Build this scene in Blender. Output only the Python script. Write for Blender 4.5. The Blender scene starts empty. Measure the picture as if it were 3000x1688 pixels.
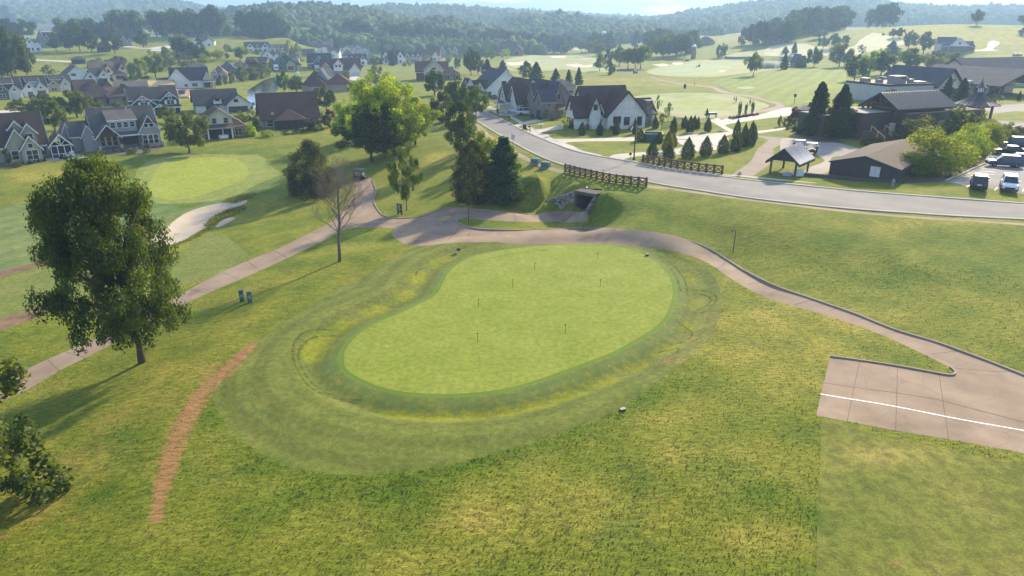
import bpy, bmesh, math, random
import numpy as np
from mathutils import Vector, Matrix
from mathutils.geometry import delaunay_2d_cdt
rnd = random.Random(7)
SC = bpy.context.scene
COL = SC.collection
R = math.radians
PITCH = R(21.2); FOC = 2000.0; CAMZ = 25.0
cp, sp = math.cos(PITCH), math.sin(PITCH)
# survey frames: origin and scale of the map sheets the points below were read from
FR = {'W': (0, 0, 1.16505), 'A': (0, 0, .345), 'B': (500, 0, .345), 'C': (1000, 0, .345), 'D': (1500, 0, .345),
      'E': (2250, 0, .345), 'F': (0, 300, .345), 'G': (750, 300, .345), 'H': (1350, 250, .345), 'I': (1800, 250, .276),
      'J': (2300, 250, .3223), 'P': (0, 0, 1.0), 'K': (900, 650, .4604)}
def px(f, x, y):
    o = FR[f]
    return o[0] + x * o[2], o[1] + y * o[2]
def rays(uv):
    uv = np.asarray(uv, float)
    X = (uv[:, 0] - 1500) / FOC; Y = (844 - uv[:, 1]) / FOC
    return np.stack([X, cp + Y * sp, -sp + Y * cp], 1)
def on_plane(f, x, y, z):
    d = rays([px(f, x, y)])[0]
    t = (z - CAMZ) / d[2]
    return d[0] * t, d[1] * t
def at_dist(u, y, z):                       # bearing of column u, y metres ahead
    zc = y * cp + (CAMZ - z) * sp
    return zc * (u - 1500) / FOC, y
# ------------------------------------------------------------------ terrain
CTRL = []
def ctl(f, s):
    for tok in s.split():
        a = [float(q) for q in tok.split(',')]
        if f in 'WDIJCE' and a[2] > 0: a[2] *= .79
        if f == 'R': x, y = at_dist(a[0], a[1], a[2])
        elif f == 'X': x, y = a[0], a[1]
        else: x, y = on_plane(f, a[0], a[1], a[2])
        CTRL.append((x, y, a[2]))
ctl('W', '1250,800,0 1000,900,0 1500,700,.2 1300,620,0 1000,1180,0 1300,1448,-.8 600,1448,-.6 2000,1448,0 2500,1448,.3 0,1448,-1.8 '
 '2300,1000,.3 2575,1100,.3 2575,945,.4 2400,900,.3 2100,760,.2 1800,640,.2 1500,580,0 1200,585,-.3 1000,590,-.7 1475,545,.3 1300,540,0 '
 '900,500,-1 910,452,-.8 850,560,-1.1 650,680,-1.7 400,800,-2.1 150,920,-2.5 20,1000,-2.7 300,1050,-1.2 355,910,-1.4 560,880,-.2 700,790,-.2 '
 '620,750,-.9 850,660,-.5 400,1300,-.8 200,1200,-1.6 100,800,-3 0,700,-3.2 300,600,-2.8 520,550,-3 700,560,-2 600,620,-2.2 750,480,-1.6 '
 '500,430,-1.4 680,430,-1.5 300,470,-1.8 100,480,-1.5 0,540,-2.5 200,400,-.2 370,385,0 470,387,-.4 560,350,0 730,330,0 850,380,-.6 '
 '1210,290,4.8 1300,330,5 1400,385,5 1500,405,5 1500,432,5 1700,455,5 2000,480,5 2000,510,5 2300,515,5 2575,530,5.2 2800,560,5.3 '
 '1300,380,4.9 1350,395,4.9 1640,468,4.9 1900,505,4.9 2200,532,4.9 2575,562,4.9'
 '1700,530,2.6 1950,545,4.2 2200,600,3.4 2400,620,3.2 2100,650,1.7 '
 '2300,720,1.2 2575,700,2.2 2575,850,.9 2000,650,1.3 2450,560,4.7 2050,590,3.3 '
 '1100,350,3.6 1050,400,2.3 1000,470,.4 1130,300,4.4 1150,440,2.3 1200,500,.6 1260,505,.8 1350,470,3 1230,430,3.6 1290,440,3.2')
# the bank round the tunnel mouth, measured from the portal
TP = [on_plane('H', 978, 1070, .2), on_plane('H', 1066, 1088, .2)]
TUN_W = math.hypot(TP[1][0] - TP[0][0], TP[1][1] - TP[0][1]); TUN_YAW = math.atan2(TP[1][1] - TP[0][1], TP[1][0] - TP[0][0])
print('tunnel', TP, TUN_W, math.degrees(TUN_YAW))
TUN_W = max(TUN_W, 2.9)
def tun(x, y): c, s = math.cos(TUN_YAW), math.sin(TUN_YAW); return TP[0][0] + c * x - s * y, TP[0][1] + s * x + c * y
for x, y, z in ((-.5, -.6, .2), (1.4, -.6, .2), (1.4, -2.5, .2), (TUN_W - .2, -3, .2), (-2.5, -.5, .2), (-5, -.5, .25), (-7, -.6, .3), (1.4, 2.6, 3.25), (-1, 2.2, 3.2), (TUN_W + .6, 2.2, 3.3), (1.4, 4.5, 3.6), (-3, 1.6, 2.0), (-5.5, 1.2, 1.0), (-3.5, 3.6, 3.0), (TUN_W + .9, .3, 2.6), (TUN_W + .9, -1.6, 1.6), (TUN_W + .9, -3.4, .5), (TUN_W + 3, -1, 2.2), (TUN_W + 3, 2, 3.4), (-7, 3, 2.0)):
    CTRL.append((*tun(x, y), z))
ctl('A', '300,890,0 900,900,0 60,740,.5 600,700,.8 1100,660,.8 1700,740,-.5 1500,840,0 150,450,4 400,450,4 700,540,2.5 1200,400,7 1700,430,7.5 1800,380,9 '
 '1400,285,11 600,250,12 1050,395,8 300,600,2 1300,600,1 1900,700,-.8 2000,480,3')
ctl('B', '720,450,5 650,900,-1.2 900,690,-1.6 1100,620,-1.5 1000,780,-1 1200,1000,0 1350,850,.5 1500,700,.5 1250,500,-1 1000,520,0 1400,440,-2')
ctl('C', '300,560,-2 400,430,-4 900,500,-3.5 1150,480,-3 1400,460,-2.5 1000,400,-6 1600,380,-3 500,700,1.5 900,700,2.5 950,640,1 1150,900,4.6 1350,850,4.4 1350,760,4')
ctl('D', '900,1100,5 600,1150,5 1300,1180,5 1700,1200,5.2 2000,1100,5 1700,1000,4.8 1500,880,2.2 2000,900,3.2 1100,850,2.7 1300,960,4 1500,750,.8 '
 '1200,650,.3 1750,700,.8 1400,560,0 700,560,-1 300,480,-1.5 1000,600,-.6 1540,500,0 400,700,1.5 100,800,3.5 2100,560,.5 900,940,4.8')
ctl('I', '1500,900,5 1700,700,5.2 2000,600,5.4 600,900,5 1000,800,5.3')
ctl('J', '300,700,4.6 300,500,5.4 1000,895,5.3 600,860,5.1 600,700,4.2 1000,750,4.6 1200,700,5 1700,890,5.9 1900,800,5.9 2100,650,6 1500,895,5.8 1000,930,5.2 2100,1000,5.4 1400,600,5.6 700,500,5.6')
ctl('E', '400,600,3.5 300,750,4.5 0,650,2 0,850,3.6 700,800,5 1400,900,5.5 1900,1000,6 2100,800,6 100,530,-.5 800,520,2 1400,520,3')
ctl('R', '1000,620,-3 850,563,13 600,474,9 720,457,7 2630,620,22 2760,467,6.5 2800,600,24 2950,600,23.5 3100,600,23 2450,660,18 2400,560,9 2500,420,3.5 2980,450,8 '
 '2700,520,12 2900,400,5.5 2000,800,12 2150,800,11 1880,800,0 2066,655,4 1600,700,-5 1300,700,-8 1150,700,-4 2250,900,15 300,560,13 100,600,13 -100,500,10 700,640,14 '
 '500,640,14 -200,300,3 1100,560,-3.5 0,1000,5 500,1000,4 1000,1000,0 1500,1000,-3 2000,1000,4 2500,1000,14 3000,1000,16')
ctl('X', '-60,-40,-1 60,-40,0 0,-60,-.5 -150,0,-2 150,0,2 -300,100,0 300,60,5 -700,300,6 700,300,10 -700,1000,5 1000,1000,12 -3000,3000,0 0,3000,0 3000,3000,0 0,8000,0')
CT = np.array(CTRL)
def logpol(x, y):
    r = np.hypot(x, y) + 14.0
    return np.stack([np.arctan2(x, y + 14.0), np.log(r)], -1)
_Q = logpol(CT[:, 0], CT[:, 1])
_K = -np.sqrt(((_Q[:, None] - _Q[None]) ** 2).sum(-1) + .008 ** 2)
_n = len(CT)
_A = np.zeros((_n + 1, _n + 1)); _A[:_n, :_n] = _K - np.eye(_n) * .003; _A[:_n, _n] = 1; _A[_n, :_n] = 1
_S = np.linalg.solve(_A, np.append(CT[:, 2], 0))
# wooded ridges: (distance, radial half-width, [(column, row of the skyline)...])
RIDGES = [
 (1950, 420, [(-500, 20), (0, 12), (150, 10), (300, 6), (480, 0), (520, 9), (570, 19), (620, 28), (800, 50), (1000, 66), (1200, 75)]),
 (1050, 260, [(560, 75), (640, 52), (690, 31), (740, 27), (800, 18), (850, 17), (930, 20), (1000, 24), (1100, 33), (1200, 62), (1300, 76)]),
 (1650, 320, [(980, 60), (1050, 36), (1140, 26), (1240, 30), (1310, 26), (1400, 32), (1480, 38), (1560, 45), (1620, 53), (1700, 60), (1850, 70)]),
 (880, 130, [(1060, 80), (1150, 74), (1240, 66), (1290, 58), (1350, 72), (1410, 88), (1500, 95)]),
 (1180, 200, [(1400, 88), (1480, 66), (1540, 55), (1610, 50), (1680, 58), (1740, 66), (1800, 78), (1840, 76), (1910, 84), (2000, 92), (2150, 90)]),
 (2200, 300, [(1300, 60), (1500, 38), (1600, 46), (1700, 52), (1800, 58), (1900, 60), (2000, 60), (2200, 62), (2600, 66)]),
 (1800, 400, [(1850, 72), (1960, 57), (2010, 46), (2080, 40), (2150, 25), (2250, 15), (2390, 6), (2490, 2), (2545, 9), (2600, 22), (2630, 27), (2700, 29), (2770, 33), (2820, 30), (2900, 26), (3000, 32), (3200, 25), (3600, 30)]),
]
def T(x, y):
    x = np.atleast_1d(np.asarray(x, float)); y = np.atleast_1d(np.asarray(y, float))
    z = np.empty_like(x)
    for i in range(0, len(x), 20000):
        q = logpol(x[i:i + 20000], y[i:i + 20000])
        k = -np.sqrt(((q[:, None] - _Q[None]) ** 2).sum(-1) + .008 ** 2)
        z[i:i + 20000] = k @ _S[:_n] + _S[_n]
    r = np.hypot(x, y)
    amp = np.clip((r - 15) / 60, 0, 1) * .035 + .02
    z += amp * (np.sin(x * .9 + 1.3 * np.sin(y * .31)) * np.sin(y * .8 + x * .13) + .6 * np.sin(x * .37 + y * .43 + 1))
    uu = 1500 + FOC * x / np.maximum(y * cp + CAMZ * sp, 1)
    far = y > 500
    if far.any():
        xf, yf, uf = x[far], y[far], uu[far]
        base = z[far]; best = base.copy()
        for D, w, prof in RIDGES:
            P = np.array(prof, float)
            v = np.interp(uf, P[:, 0], P[:, 1])
            ztop = CAMZ + D * (-sp + (844 - v) / FOC * cp) / (cp + (844 - v) / FOC * sp) - 9
            b = np.exp(-((yf - D) / w) ** 2)
            b = b * np.clip((uf - P[0, 0] + 130) / 130, 0, 1) * np.clip((P[-1, 0] + 130 - uf) / 130, 0, 1)
            best = np.maximum(best, base * (1 - b) + ztop * b)
        wgt = np.clip((yf - 620) / 150, 0, 1)
        z[far] = base * (1 - wgt) + best * wgt
    return z
def Tz(x, y): return float(T([x], [y])[0])
def unproj(uv):
    d = rays(uv); n = len(d)
    ts = 12 * 1.03 ** np.arange(0, 190)
    lo = np.zeros(n); hi = np.full(n, 4000.); done = np.zeros(n, bool)
    prev = np.full(n, 5.)
    for t in ts:
        idx = np.where(~done)[0]
        if not len(idx): break
        p = d[idx] * t; p[:, 2] += CAMZ
        below = p[:, 2] < T(p[:, 0], p[:, 1])
        h = idx[below]; lo[h] = prev[h]; hi[h] = t; done[h] = True
        prev[idx] = t
    for _ in range(22):
        m = (lo + hi) / 2
        p = d * m[:, None]; p[:, 2] += CAMZ
        b = p[:, 2] < T(p[:, 0], p[:, 1])
        hi = np.where(b, m, hi); lo = np.where(b, lo, m)
    p = d * hi[:, None]; p[:, 2] += CAMZ
    return p
def at(f, x, y):
    p = unproj([px(f, x, y)])[0]
    return Vector((p[0], p[1], Tz(p[0], p[1])))
def catmull(P, closed=True, sub=5):
    P = np.asarray(P, float); n = len(P); out = []
    rng = range(n) if closed else range(n - 1)
    for i in rng:
        if closed: a, b, c, d = P[(i - 1) % n], P[i], P[(i + 1) % n], P[(i + 2) % n]
        else: a, b, c, d = P[max(i - 1, 0)], P[i], P[i + 1], P[min(i + 2, n - 1)]
        for k in range(sub):
            t = k / sub
            out.append(.5 * (2 * b + (c - a) * t + (2 * a - 5 * b + 4 * c - d) * t * t + (3 * b - a - 3 * c + d) * t ** 3))
    if not closed: out.append(P[-1])
    return np.array(out)
def pts(s):
    """'W 10,20 30,40 E 5,6' -> list of columns and rows"""
    f = 'W'; out = []
    for tok in s.split():
        if tok in FR: f = tok
        else:
            a, b = tok.split(','); out.append(px(f, float(a), float(b)))
    return out
# ------------------------------------------------------------------ objects
def tag(o, label=None, cat=None, group=None, kind=None):
    if label: o['label'] = label
    if cat: o['category'] = cat
    if group: o['group'] = group
    if kind: o['kind'] = kind
    return o
def empty(name, loc=(0, 0, 0), rz=0, label=None, cat=None, group=None):
    o = bpy.data.objects.new(name, None); COL.objects.link(o)
    o.location = loc; o.rotation_euler = (0, 0, rz); o.empty_display_size = .3
    return tag(o, label, cat, group)
def link(name, me, parent=None):
    o = bpy.data.objects.new(name, me); COL.objects.link(o)
    if parent is not None: o.parent = parent
    return o
def copy_tree(o, parent=None):
    c = o.copy(); COL.objects.link(c)
    if parent is not None: c.parent = parent
    for ch in list(o.children): copy_tree(ch, c)
    return c
class MB:
    """collects boxes, bars, tubes, prisms; build() links them as ONE mesh object"""
    def __init__(s): s.v = []; s.f = []; s.m = []
    def add(s, v, f, mi=0):
        o = len(s.v); s.v += [tuple(q) for q in v]; s.f += [tuple(i + o for i in q) for q in f]; s.m += [mi] * len(f); return s
    def box(s, x0, x1, y0, y1, z0, z1, mi=0):
        return s.add([(x0, y0, z0), (x1, y0, z0), (x1, y1, z0), (x0, y1, z0), (x0, y0, z1), (x1, y0, z1), (x1, y1, z1), (x0, y1, z1)],
                     [(3, 2, 1, 0), (4, 5, 6, 7), (0, 1, 5, 4), (1, 2, 6, 5), (2, 3, 7, 6), (3, 0, 4, 7)], mi)
    def bar(s, a, b, w, h=None, mi=0, up=(0, 0, 1)):
        a, b = Vector(a), Vector(b); h = h or w; d = (b - a).normalized()
        u = Vector(up)
        if abs(d.dot(u)) > .99: u = Vector((1, 0, 0))
        r = d.cross(u).normalized() * w / 2; t = r.cross(d).normalized() * h / 2
        v = [p + q for p in (a, b) for q in (-r - t, r - t, r + t, -r + t)]
        return s.add(v, [(0, 1, 2, 3), (7, 6, 5, 4), (0, 4, 5, 1), (1, 5, 6, 2), (2, 6, 7, 3), (3, 7, 4, 0)], mi)
    def tube(s, P, rad, n=8, mi=0, cap=True):
        P = [Vector(p) for p in P]
        if not hasattr(rad, '__len__'): rad = [rad] * len(P)
        v = []; u = None
        for i, p in enumerate(P):
            d = (P[min(i + 1, len(P) - 1)] - P[max(i - 1, 0)]).normalized()
            if u is None: u = d.orthogonal().normalized()
            u = (u - d * u.dot(d)).normalized(); w = d.cross(u)
            v += [p + (u * math.cos(k * 2 * math.pi / n) + w * math.sin(k * 2 * math.pi / n)) * rad[i] for k in range(n)]
        f = [(i * n + k, i * n + (k + 1) % n, (i + 1) * n + (k + 1) % n, (i + 1) * n + k) for i in range(len(P) - 1) for k in range(n)]
        if cap: f += [tuple(range(n))[::-1], tuple((len(P) - 1) * n + k for k in range(n))]
        return s.add(v, f, mi)
    def lathe(s, prof, n=16, c=(0, 0), mi=0):
        v = [(c[0] + r * math.cos(k * 2 * math.pi / n), c[1] + r * math.sin(k * 2 * math.pi / n), z) for r, z in prof for k in range(n)]
        f = [(i * n + k, i * n + (k + 1) % n, (i + 1) * n + (k + 1) % n, (i + 1) * n + k) for i in range(len(prof) - 1) for k in range(n)]
        f += [tuple(range(n))[::-1], tuple((len(prof) - 1) * n + k for k in range(n))]
        return s.add(v, f, mi)
    def prism(s, poly, axis, a, b, mi=0):
        """poly of (p,z) in the plane across axis 'x' or 'y', from a to b along it"""
        n = len(poly)
        mk = (lambda p, t: (t, p[0], p[1])) if axis == 'x' else (lambda p, t: (p[0], t, p[1]))
        v = [mk(p, a) for p in poly] + [mk(p, b) for p in poly]
        f = [tuple(range(n)), tuple(range(2 * n - 1, n - 1, -1))] + [(i, i + n, (i + 1) % n + n, (i + 1) % n) for i in range(n)]
        return s.add(v, f, mi)
    def mesh(s, name, mats, smooth=False, bevel=0):
        me = bpy.data.meshes.new(name); me.from_pydata(s.v, [], s.f)
        for m in (mats if isinstance(mats, (list, tuple)) else [mats]): me.materials.append(m)
        if any(s.m): me.polygons.foreach_set('material_index', s.m)
        bm = bmesh.new(); bm.from_mesh(me); bmesh.ops.recalc_face_normals(bm, faces=bm.faces)
        if bevel: bmesh.ops.bevel(bm, geom=[e for e in bm.edges if len(e.link_faces) == 2 and e.calc_face_angle(0) > .5], offset=bevel, segments=2, affect='EDGES', profile=.5)
        bm.to_mesh(me); bm.free()
        if smooth: me.polygons.foreach_set('use_smooth', [True] * len(me.polygons))
        return me
    def build(s, name, mats, parent=None, smooth=False, bevel=0):
        return link(name, s.mesh(name, mats, smooth, bevel), parent)
# ------------------------------------------------------------------ materials
class NT:
    def __init__(s, nt): s.nt = nt
    def n(s, t, **k):
        nd = s.nt.nodes.new(t)
        for a, b in k.items():
            if a.startswith('i_'):
                key = a[2:]; key = int(key) if key.isdigit() else key.replace('_', ' ')
                if hasattr(b, 'is_output') or isinstance(b, bpy.types.NodeSocket): s.nt.links.new(b, nd.inputs[key])
                else: nd.inputs[key].default_value = b
            else: setattr(nd, a, b)
        return nd
    def l(s, a, b): s.nt.links.new(a, b)
    def pos(s, sx=1, sy=1, sz=1):
        g = s.n('ShaderNodeTexCoord')
        return s.n('ShaderNodeMapping', i_0=g.outputs['Object'], i_Scale=(sx, sy, sz)).outputs[0]
    def noise(s, v, sc, det=4, rough=.6):
        return s.n('ShaderNodeTexNoise', i_Vector=v, i_Scale=sc, i_Detail=det, i_Roughness=rough).outputs[0]
    def ramp(s, fac, stops):
        r = s.n('ShaderNodeValToRGB', i_0=fac); e = r.color_ramp.elements
        while len(e) < len(stops): e.new(.5)
        for q, (p, c) in zip(e, stops):
            q.position = p; q.color = (*c, 1) if len(c) == 3 else c
        return r.outputs[0]
    def mix(s, f, a, b, mode='MIX'):
        m = s.n('ShaderNodeMix', data_type='RGBA', blend_type=mode)
        for k, q in ((0, f), (6, a), (7, b)):
            if isinstance(q, bpy.types.NodeSocket): s.l(q, m.inputs[k])
            else: m.inputs[k].default_value = (*q, 1) if isinstance(q, tuple) and len(q) == 3 else q
        return m.outputs[2]
    def math(s, op, a, b=0., c=0.):
        m = s.n('ShaderNodeMath', operation=op)
        for k, q in enumerate((a, b, c)):
            if isinstance(q, bpy.types.NodeSocket): s.l(q, m.inputs[k])
            else: m.inputs[k].default_value = q
        return m.outputs[0]
    def sstep(s, v, a, b, o0=0., o1=1.):
        return s.n('ShaderNodeMapRange', interpolation_type='SMOOTHSTEP', i_0=v, i_1=a, i_2=b, i_3=o0, i_4=o1).outputs[0]
def newmat(name):
    m = bpy.data.materials.new(name); m.use_nodes = True
    m.node_tree.nodes.clear(); t = NT(m.node_tree)
    out = t.n('ShaderNodeOutputMaterial'); b = t.n('ShaderNodeBsdfPrincipled')
    t.l(b.outputs[0], out.inputs[0])
    return m, t, b, out
def setb(b, rough=.8, spec=.3, metal=0):
    b.inputs['Roughness'].default_value = rough; b.inputs['Specular IOR Level'].default_value = spec; b.inputs['Metallic'].default_value = metal
_mats = {}
def plain(name, col, rough=.7, spec=.3, metal=0, var=.12, sc=3., bump=0, bsc=20):
    """one colour with a little wear in it"""
    if name in _mats: return _mats[name]
    m, t, b, _ = newmat(name); setb(b, rough, spec, metal)
    v = t.pos(); n = t.noise(v, sc, 5)
    lo = tuple(c * (1 - var) for c in col); hi = tuple(min(1, c * (1 + var)) for c in col)
    t.l(t.ramp(n, [(.3, lo), (.7, hi)]), b.inputs[0])
    if bump:
        bp = t.n('ShaderNodeBump', i_Strength=bump, i_Distance=.02, i_Height=t.noise(v, bsc, 3)); t.l(bp.outputs[0], b.inputs['Normal'])
    _mats[name] = m
    return m
# ------------------------------------------------------------------ ground regions (outline on the map sheets), later ones lie over earlier ones
REG = []
def reg(name, mat, s, smooth=True, sub=5):
    P = pts(s)
    REG.append((name, mat, catmull(P, True, sub) if smooth else np.array(P, float)))
GREEN = 'W 865,905 868,880 893,848 940,815 1000,790 1050,766 1095,741 1112,715 1125,690 1150,665 1190,645 1260,630 1340,620 1430,615 1500,615 1560,622 1610,637 1650,660 1680,690 1690,715 1690,750 1675,790 1650,820 1600,852 1540,885 1470,912 1380,945 1280,975 1180,988 1100,990 1020,985 950,970 895,945 870,925'
GREENL = 'F 1258,720 1290,650 1330,570 1420,510 1600,475 1800,465 1980,480 2070,520 2110,580 2090,640 2000,690 1850,740 1700,790 1550,820 1420,825 1330,800 1280,760'
# mown and bare ground
reg('fairway', 'fair', 'W -90,540 0,522 120,505 300,500 430,515 470,525 560,496 640,474 700,446 690,464 630,494 560,520 480,548 440,570 420,620 300,640 110,660 0,690 -90,720')
reg('fairway', 'fair2', 'W -90,722 0,700 110,672 300,650 445,640 500,600 560,592 610,630 620,645 545,690 430,722 160,768 0,800 -90,820')
reg('apron', 'apronl', 'F 1130,690 1180,560 1300,490 1500,455 1800,440 2000,445 2174,452 G 80,478 130,540 215,605 100,660 0,700 F 2050,770 1850,830 1500,860 1300,850 1180,790')
reg('putting_green', 'greenl', GREENL)
reg('dirt', 'dirt', 'W -40,695 0,682 60,668 105,660 112,667 60,682 0,698 -40,712')
reg('dirt', 'dirt', 'W -40,815 0,800 60,782 120,765 165,757 160,770 100,795 50,815 0,832 -40,850')
reg('bunker', 'sand', 'F 1440,1040 1500,990 1600,930 1750,880 1900,850 2050,830 2100,835 2060,870 1950,910 1850,950 1780,1000 1740,1060 1640,1120 1560,1170 1480,1200 1400,1230 1300,1240 1230,1230 1300,1150')
reg('bunker', 'sand', 'F 1830,1060 1880,1010 1950,980 2000,985 1960,1010 1880,1050')
reg('fringe', 'fringe', 'W 535,1000 545,960 580,910 650,850 750,785 830,735 920,690 1000,645 1045,619 1150,612 1300,604 1450,602 1560,607 1650,622 1730,652 1780,682 1805,715 1815,760 1810,800 1790,840 1760,880 1700,930 1620,990 1540,1040 1440,1080 1320,1120 1180,1155 1050,1178 930,1190 830,1188 740,1175 660,1140 600,1095 560,1050')
reg('putting_green', 'green', GREEN)
reg('mown_lawn', 'teeing', 'W 2066,1050 2100,1056 2250,1107 2390,1130 2480,1150 2575,1170 2700,1210 2750,1500 2300,1520 2050,1500 2056,1300', False)
reg('path', 'conc', 'W -20,1010 45,945 95,915 230,855 380,783 500,715 600,665 700,625 790,580 830,560 855,535 885,500 892,480 890,458 905,444 925,444 936,452 945,480 940,505 948,525 965,543 1000,550 1060,545 1100,530 1150,524 1250,532 1330,540 1370,534 1410,531 1472,534 1478,552 1455,557 1380,558 1300,557 1200,552 1165,548 1148,556 1165,568 1205,576 1300,580 1400,577 1500,575 1600,582 1700,597 1780,625 1830,655 1870,680 1950,720 2050,755 2150,790 2250,830 2350,860 2420,885 2500,915 2575,945 2700,1000 2720,1180 2575,1140 2480,1122 2390,1105 2250,1082 2150,1063 2053,1045 2053,1045 2053,1045 2059,1015 2065,990 2076,945 2087,898 2087,898 2087,898 2150,906 2250,922 2330,936 2388,946 2402,938 2390,925 2300,880 2200,835 2100,800 2000,770 1900,735 1830,700 1790,672 1740,647 1650,617 1550,605 1400,603 1200,611 1045,617 1005,606 985,590 990,575 930,572 870,577 780,622 640,687 500,748 380,810 250,882 150,932 60,985', True, 4)
# far course
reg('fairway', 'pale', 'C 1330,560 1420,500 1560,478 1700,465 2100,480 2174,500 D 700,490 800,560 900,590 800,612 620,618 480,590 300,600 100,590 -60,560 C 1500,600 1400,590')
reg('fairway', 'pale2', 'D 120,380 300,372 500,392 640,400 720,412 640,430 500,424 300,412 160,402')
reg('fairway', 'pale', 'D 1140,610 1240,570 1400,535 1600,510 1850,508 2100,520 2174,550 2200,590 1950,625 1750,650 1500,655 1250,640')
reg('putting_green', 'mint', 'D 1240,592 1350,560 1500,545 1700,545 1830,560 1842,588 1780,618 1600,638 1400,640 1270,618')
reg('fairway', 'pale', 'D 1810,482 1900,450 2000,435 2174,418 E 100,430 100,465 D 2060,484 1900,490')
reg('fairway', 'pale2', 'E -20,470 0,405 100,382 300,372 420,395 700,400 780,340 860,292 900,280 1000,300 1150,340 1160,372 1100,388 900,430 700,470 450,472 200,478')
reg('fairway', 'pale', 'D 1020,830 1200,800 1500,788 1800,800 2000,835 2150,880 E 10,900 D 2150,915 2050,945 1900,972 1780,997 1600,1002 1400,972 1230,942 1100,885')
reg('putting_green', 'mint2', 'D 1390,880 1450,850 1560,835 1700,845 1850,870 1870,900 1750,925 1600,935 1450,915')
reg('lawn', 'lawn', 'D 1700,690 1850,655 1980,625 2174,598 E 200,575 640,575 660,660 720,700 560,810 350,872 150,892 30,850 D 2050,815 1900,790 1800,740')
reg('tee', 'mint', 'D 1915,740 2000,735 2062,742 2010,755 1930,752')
for s in ('D 1185,545 1230,548 1280,540 1330,550 1310,560 1250,563', 'D 1360,535 1400,530 1440,530 1455,542 1420,549 1380,548', 'D 450,550 500,547 550,540 620,555 680,550 670,570 600,572 540,570 490,562',
          'D 565,485 620,484 670,480 680,495 640,502 600,500', 'D 330,478 400,474 460,474 450,490 400,492 350,490', 'C 1410,530 1480,528 1560,520 1612,530 1560,545 1500,556 1430,552',
          'D 1755,608 1790,596 1820,600 1780,612'):
    reg('bunker', 'sandf', s)
reg('pond', 'water', 'B 650,800 655,760 690,735 760,700 850,668 930,655 950,680 915,730 880,790 770,865 700,925 670,930 655,880')
reg('pond', 'water', 'E -60,500 0,490 120,487 225,490 235,545 200,565 100,575 0,582 D 2100,575 2130,520')
reg('path', 'pathf', 'D 1180,650 1230,665 1290,682 1500,715 1640,730 1720,738 1790,765 1900,795 2050,815 2174,850 E 70,862 130,890 142,920 60,945 E 0,950 D 2100,955 1950,985 1790,1008 1690,1020 1600,1012 1400,990 1230,950 1220,940 1400,972 1600,1003 1790,992 1900,968 2060,940 E 30,915 70,890 20,872 D 2060,835 1900,810 1770,785 1700,752 1620,738 1480,722 1280,690 1180,660')
# street, drives, lots
reg('path', 'pathf', 'I 1505,700 1540,660 1610,605 1630,580 1520,538 1800,560 2000,575 2174,590 2174,640 1900,600 1700,665 1690,730 1650,830 1560,900 1470,962 1380,966 1250,952 1350,880 1450,800')
reg('car_park', 'lot', 'J -40,500 0,478 150,490 300,520 450,520 560,545 720,600 540,640 420,662 395,790 170,800 215,750 360,685 240,620 100,560 0,610 -40,600')
reg('driveway', 'concl', 'I 1020,372 1090,345 1140,368 1200,350 1500,318 1700,268 1850,233 1900,260 1870,300 1850,322 1600,352 1300,397 1180,422 1210,448 1265,470 1500,485 1800,450 1812,470 1520,512 1500,540 1380,535 1250,520 1180,545 1215,575 1200,625 1090,682 950,692 700,732 480,748 250,752 90,790 215,812 130,852 0,818 -60,790 0,735 350,708 560,688 722,655 700,620 650,600 655,575 770,578 770,570 660,565 650,540 830,525 1200,497 1195,485 1060,402', True, 4)
reg('driveway', 'concl', 'D 300,1140 330,1170 360,1180 700,1176 1040,1164 1115,1172 1045,1196 700,1200 460,1210 520,1240 600,1280 760,1318 680,1322 520,1280 440,1245 360,1232 320,1225 230,1195 150,1170 190,1135')
reg('driveway', 'concl', 'D 80,1140 140,1110 250,1098 430,1058 475,1075 440,1092 300,1115 240,1125 160,1150', False)
reg('driveway', 'concl', 'D -30,1078 60,1048 200,1015 300,1000 320,1012 200,1040 80,1065 0,1095', False)
reg('driveway', 'concl', 'C 1270,945 1330,940 1420,965 1500,960 1540,968 1440,985 1340,980', False)
reg('driveway', 'concl', 'A -60,945 0,940 200,930 300,935 300,950 100,962 -60,980', False)
reg('driveway', 'concl', 'A 1050,400 1110,393 1180,402 1260,408 1400,388 1470,390 1380,432 1275,430 1290,415 1150,412')
reg('driveway', 'concl', 'A 280,502 600,518 600,530 280,514', False)
reg('driveway', 'concl', 'B 1300,660 1580,650 1600,690 1400,700 W 640,290 620,300 B 1120,1010 1370,1020 1380,1060 1120,1060')
reg('driveway', 'concl', 'E 1700,425 1840,415 1880,352 1950,352 1965,372 1910,415 1950,430 1700,436')
reg('road', 'asph', 'E 1560,905 1800,905 1990,893 2174,880 2300,880 2300,1090 2174,1088 2040,1070 1890,1010 1940,1020 2174,1040 2250,1030 2174,950 2040,950 1910,962 1850,938 1700,940')
reg('bare_soil', 'soil', 'A 2000,285 2080,280 B 620,277 760,278 850,292 830,306 720,312 640,325 600,318')
reg('bare_soil', 'soil', 'A 1500,755 1560,748 1660,760 1640,795 1580,815 1520,800')
reg('car_park', 'asph2', 'J 1475,880 1640,803 1830,722 1845,640 1990,560 1960,480 2172,455 2400,450 2400,1030 2172,990 2000,958 1850,938 1660,920 1560,895', False)
reg('mulch_bed', 'mulch', 'J 1040,892 1200,800 1500,750 1740,640 1842,655 1822,712 1640,792 1462,872 1300,884 1150,890')
reg('mulch_bed', 'mulch', 'I 1205,350 1300,330 1450,300 1535,300 1500,318 1350,345 1250,358')
reg('mulch_bed', 'mulch', 'D 890,590 950,582 1060,584 1135,596 1080,606 960,608 900,602')
reg('mulch_bed', 'mulch', 'J 60,400 200,400 500,500 560,520 450,520 300,512 200,480 80,440')
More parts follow.
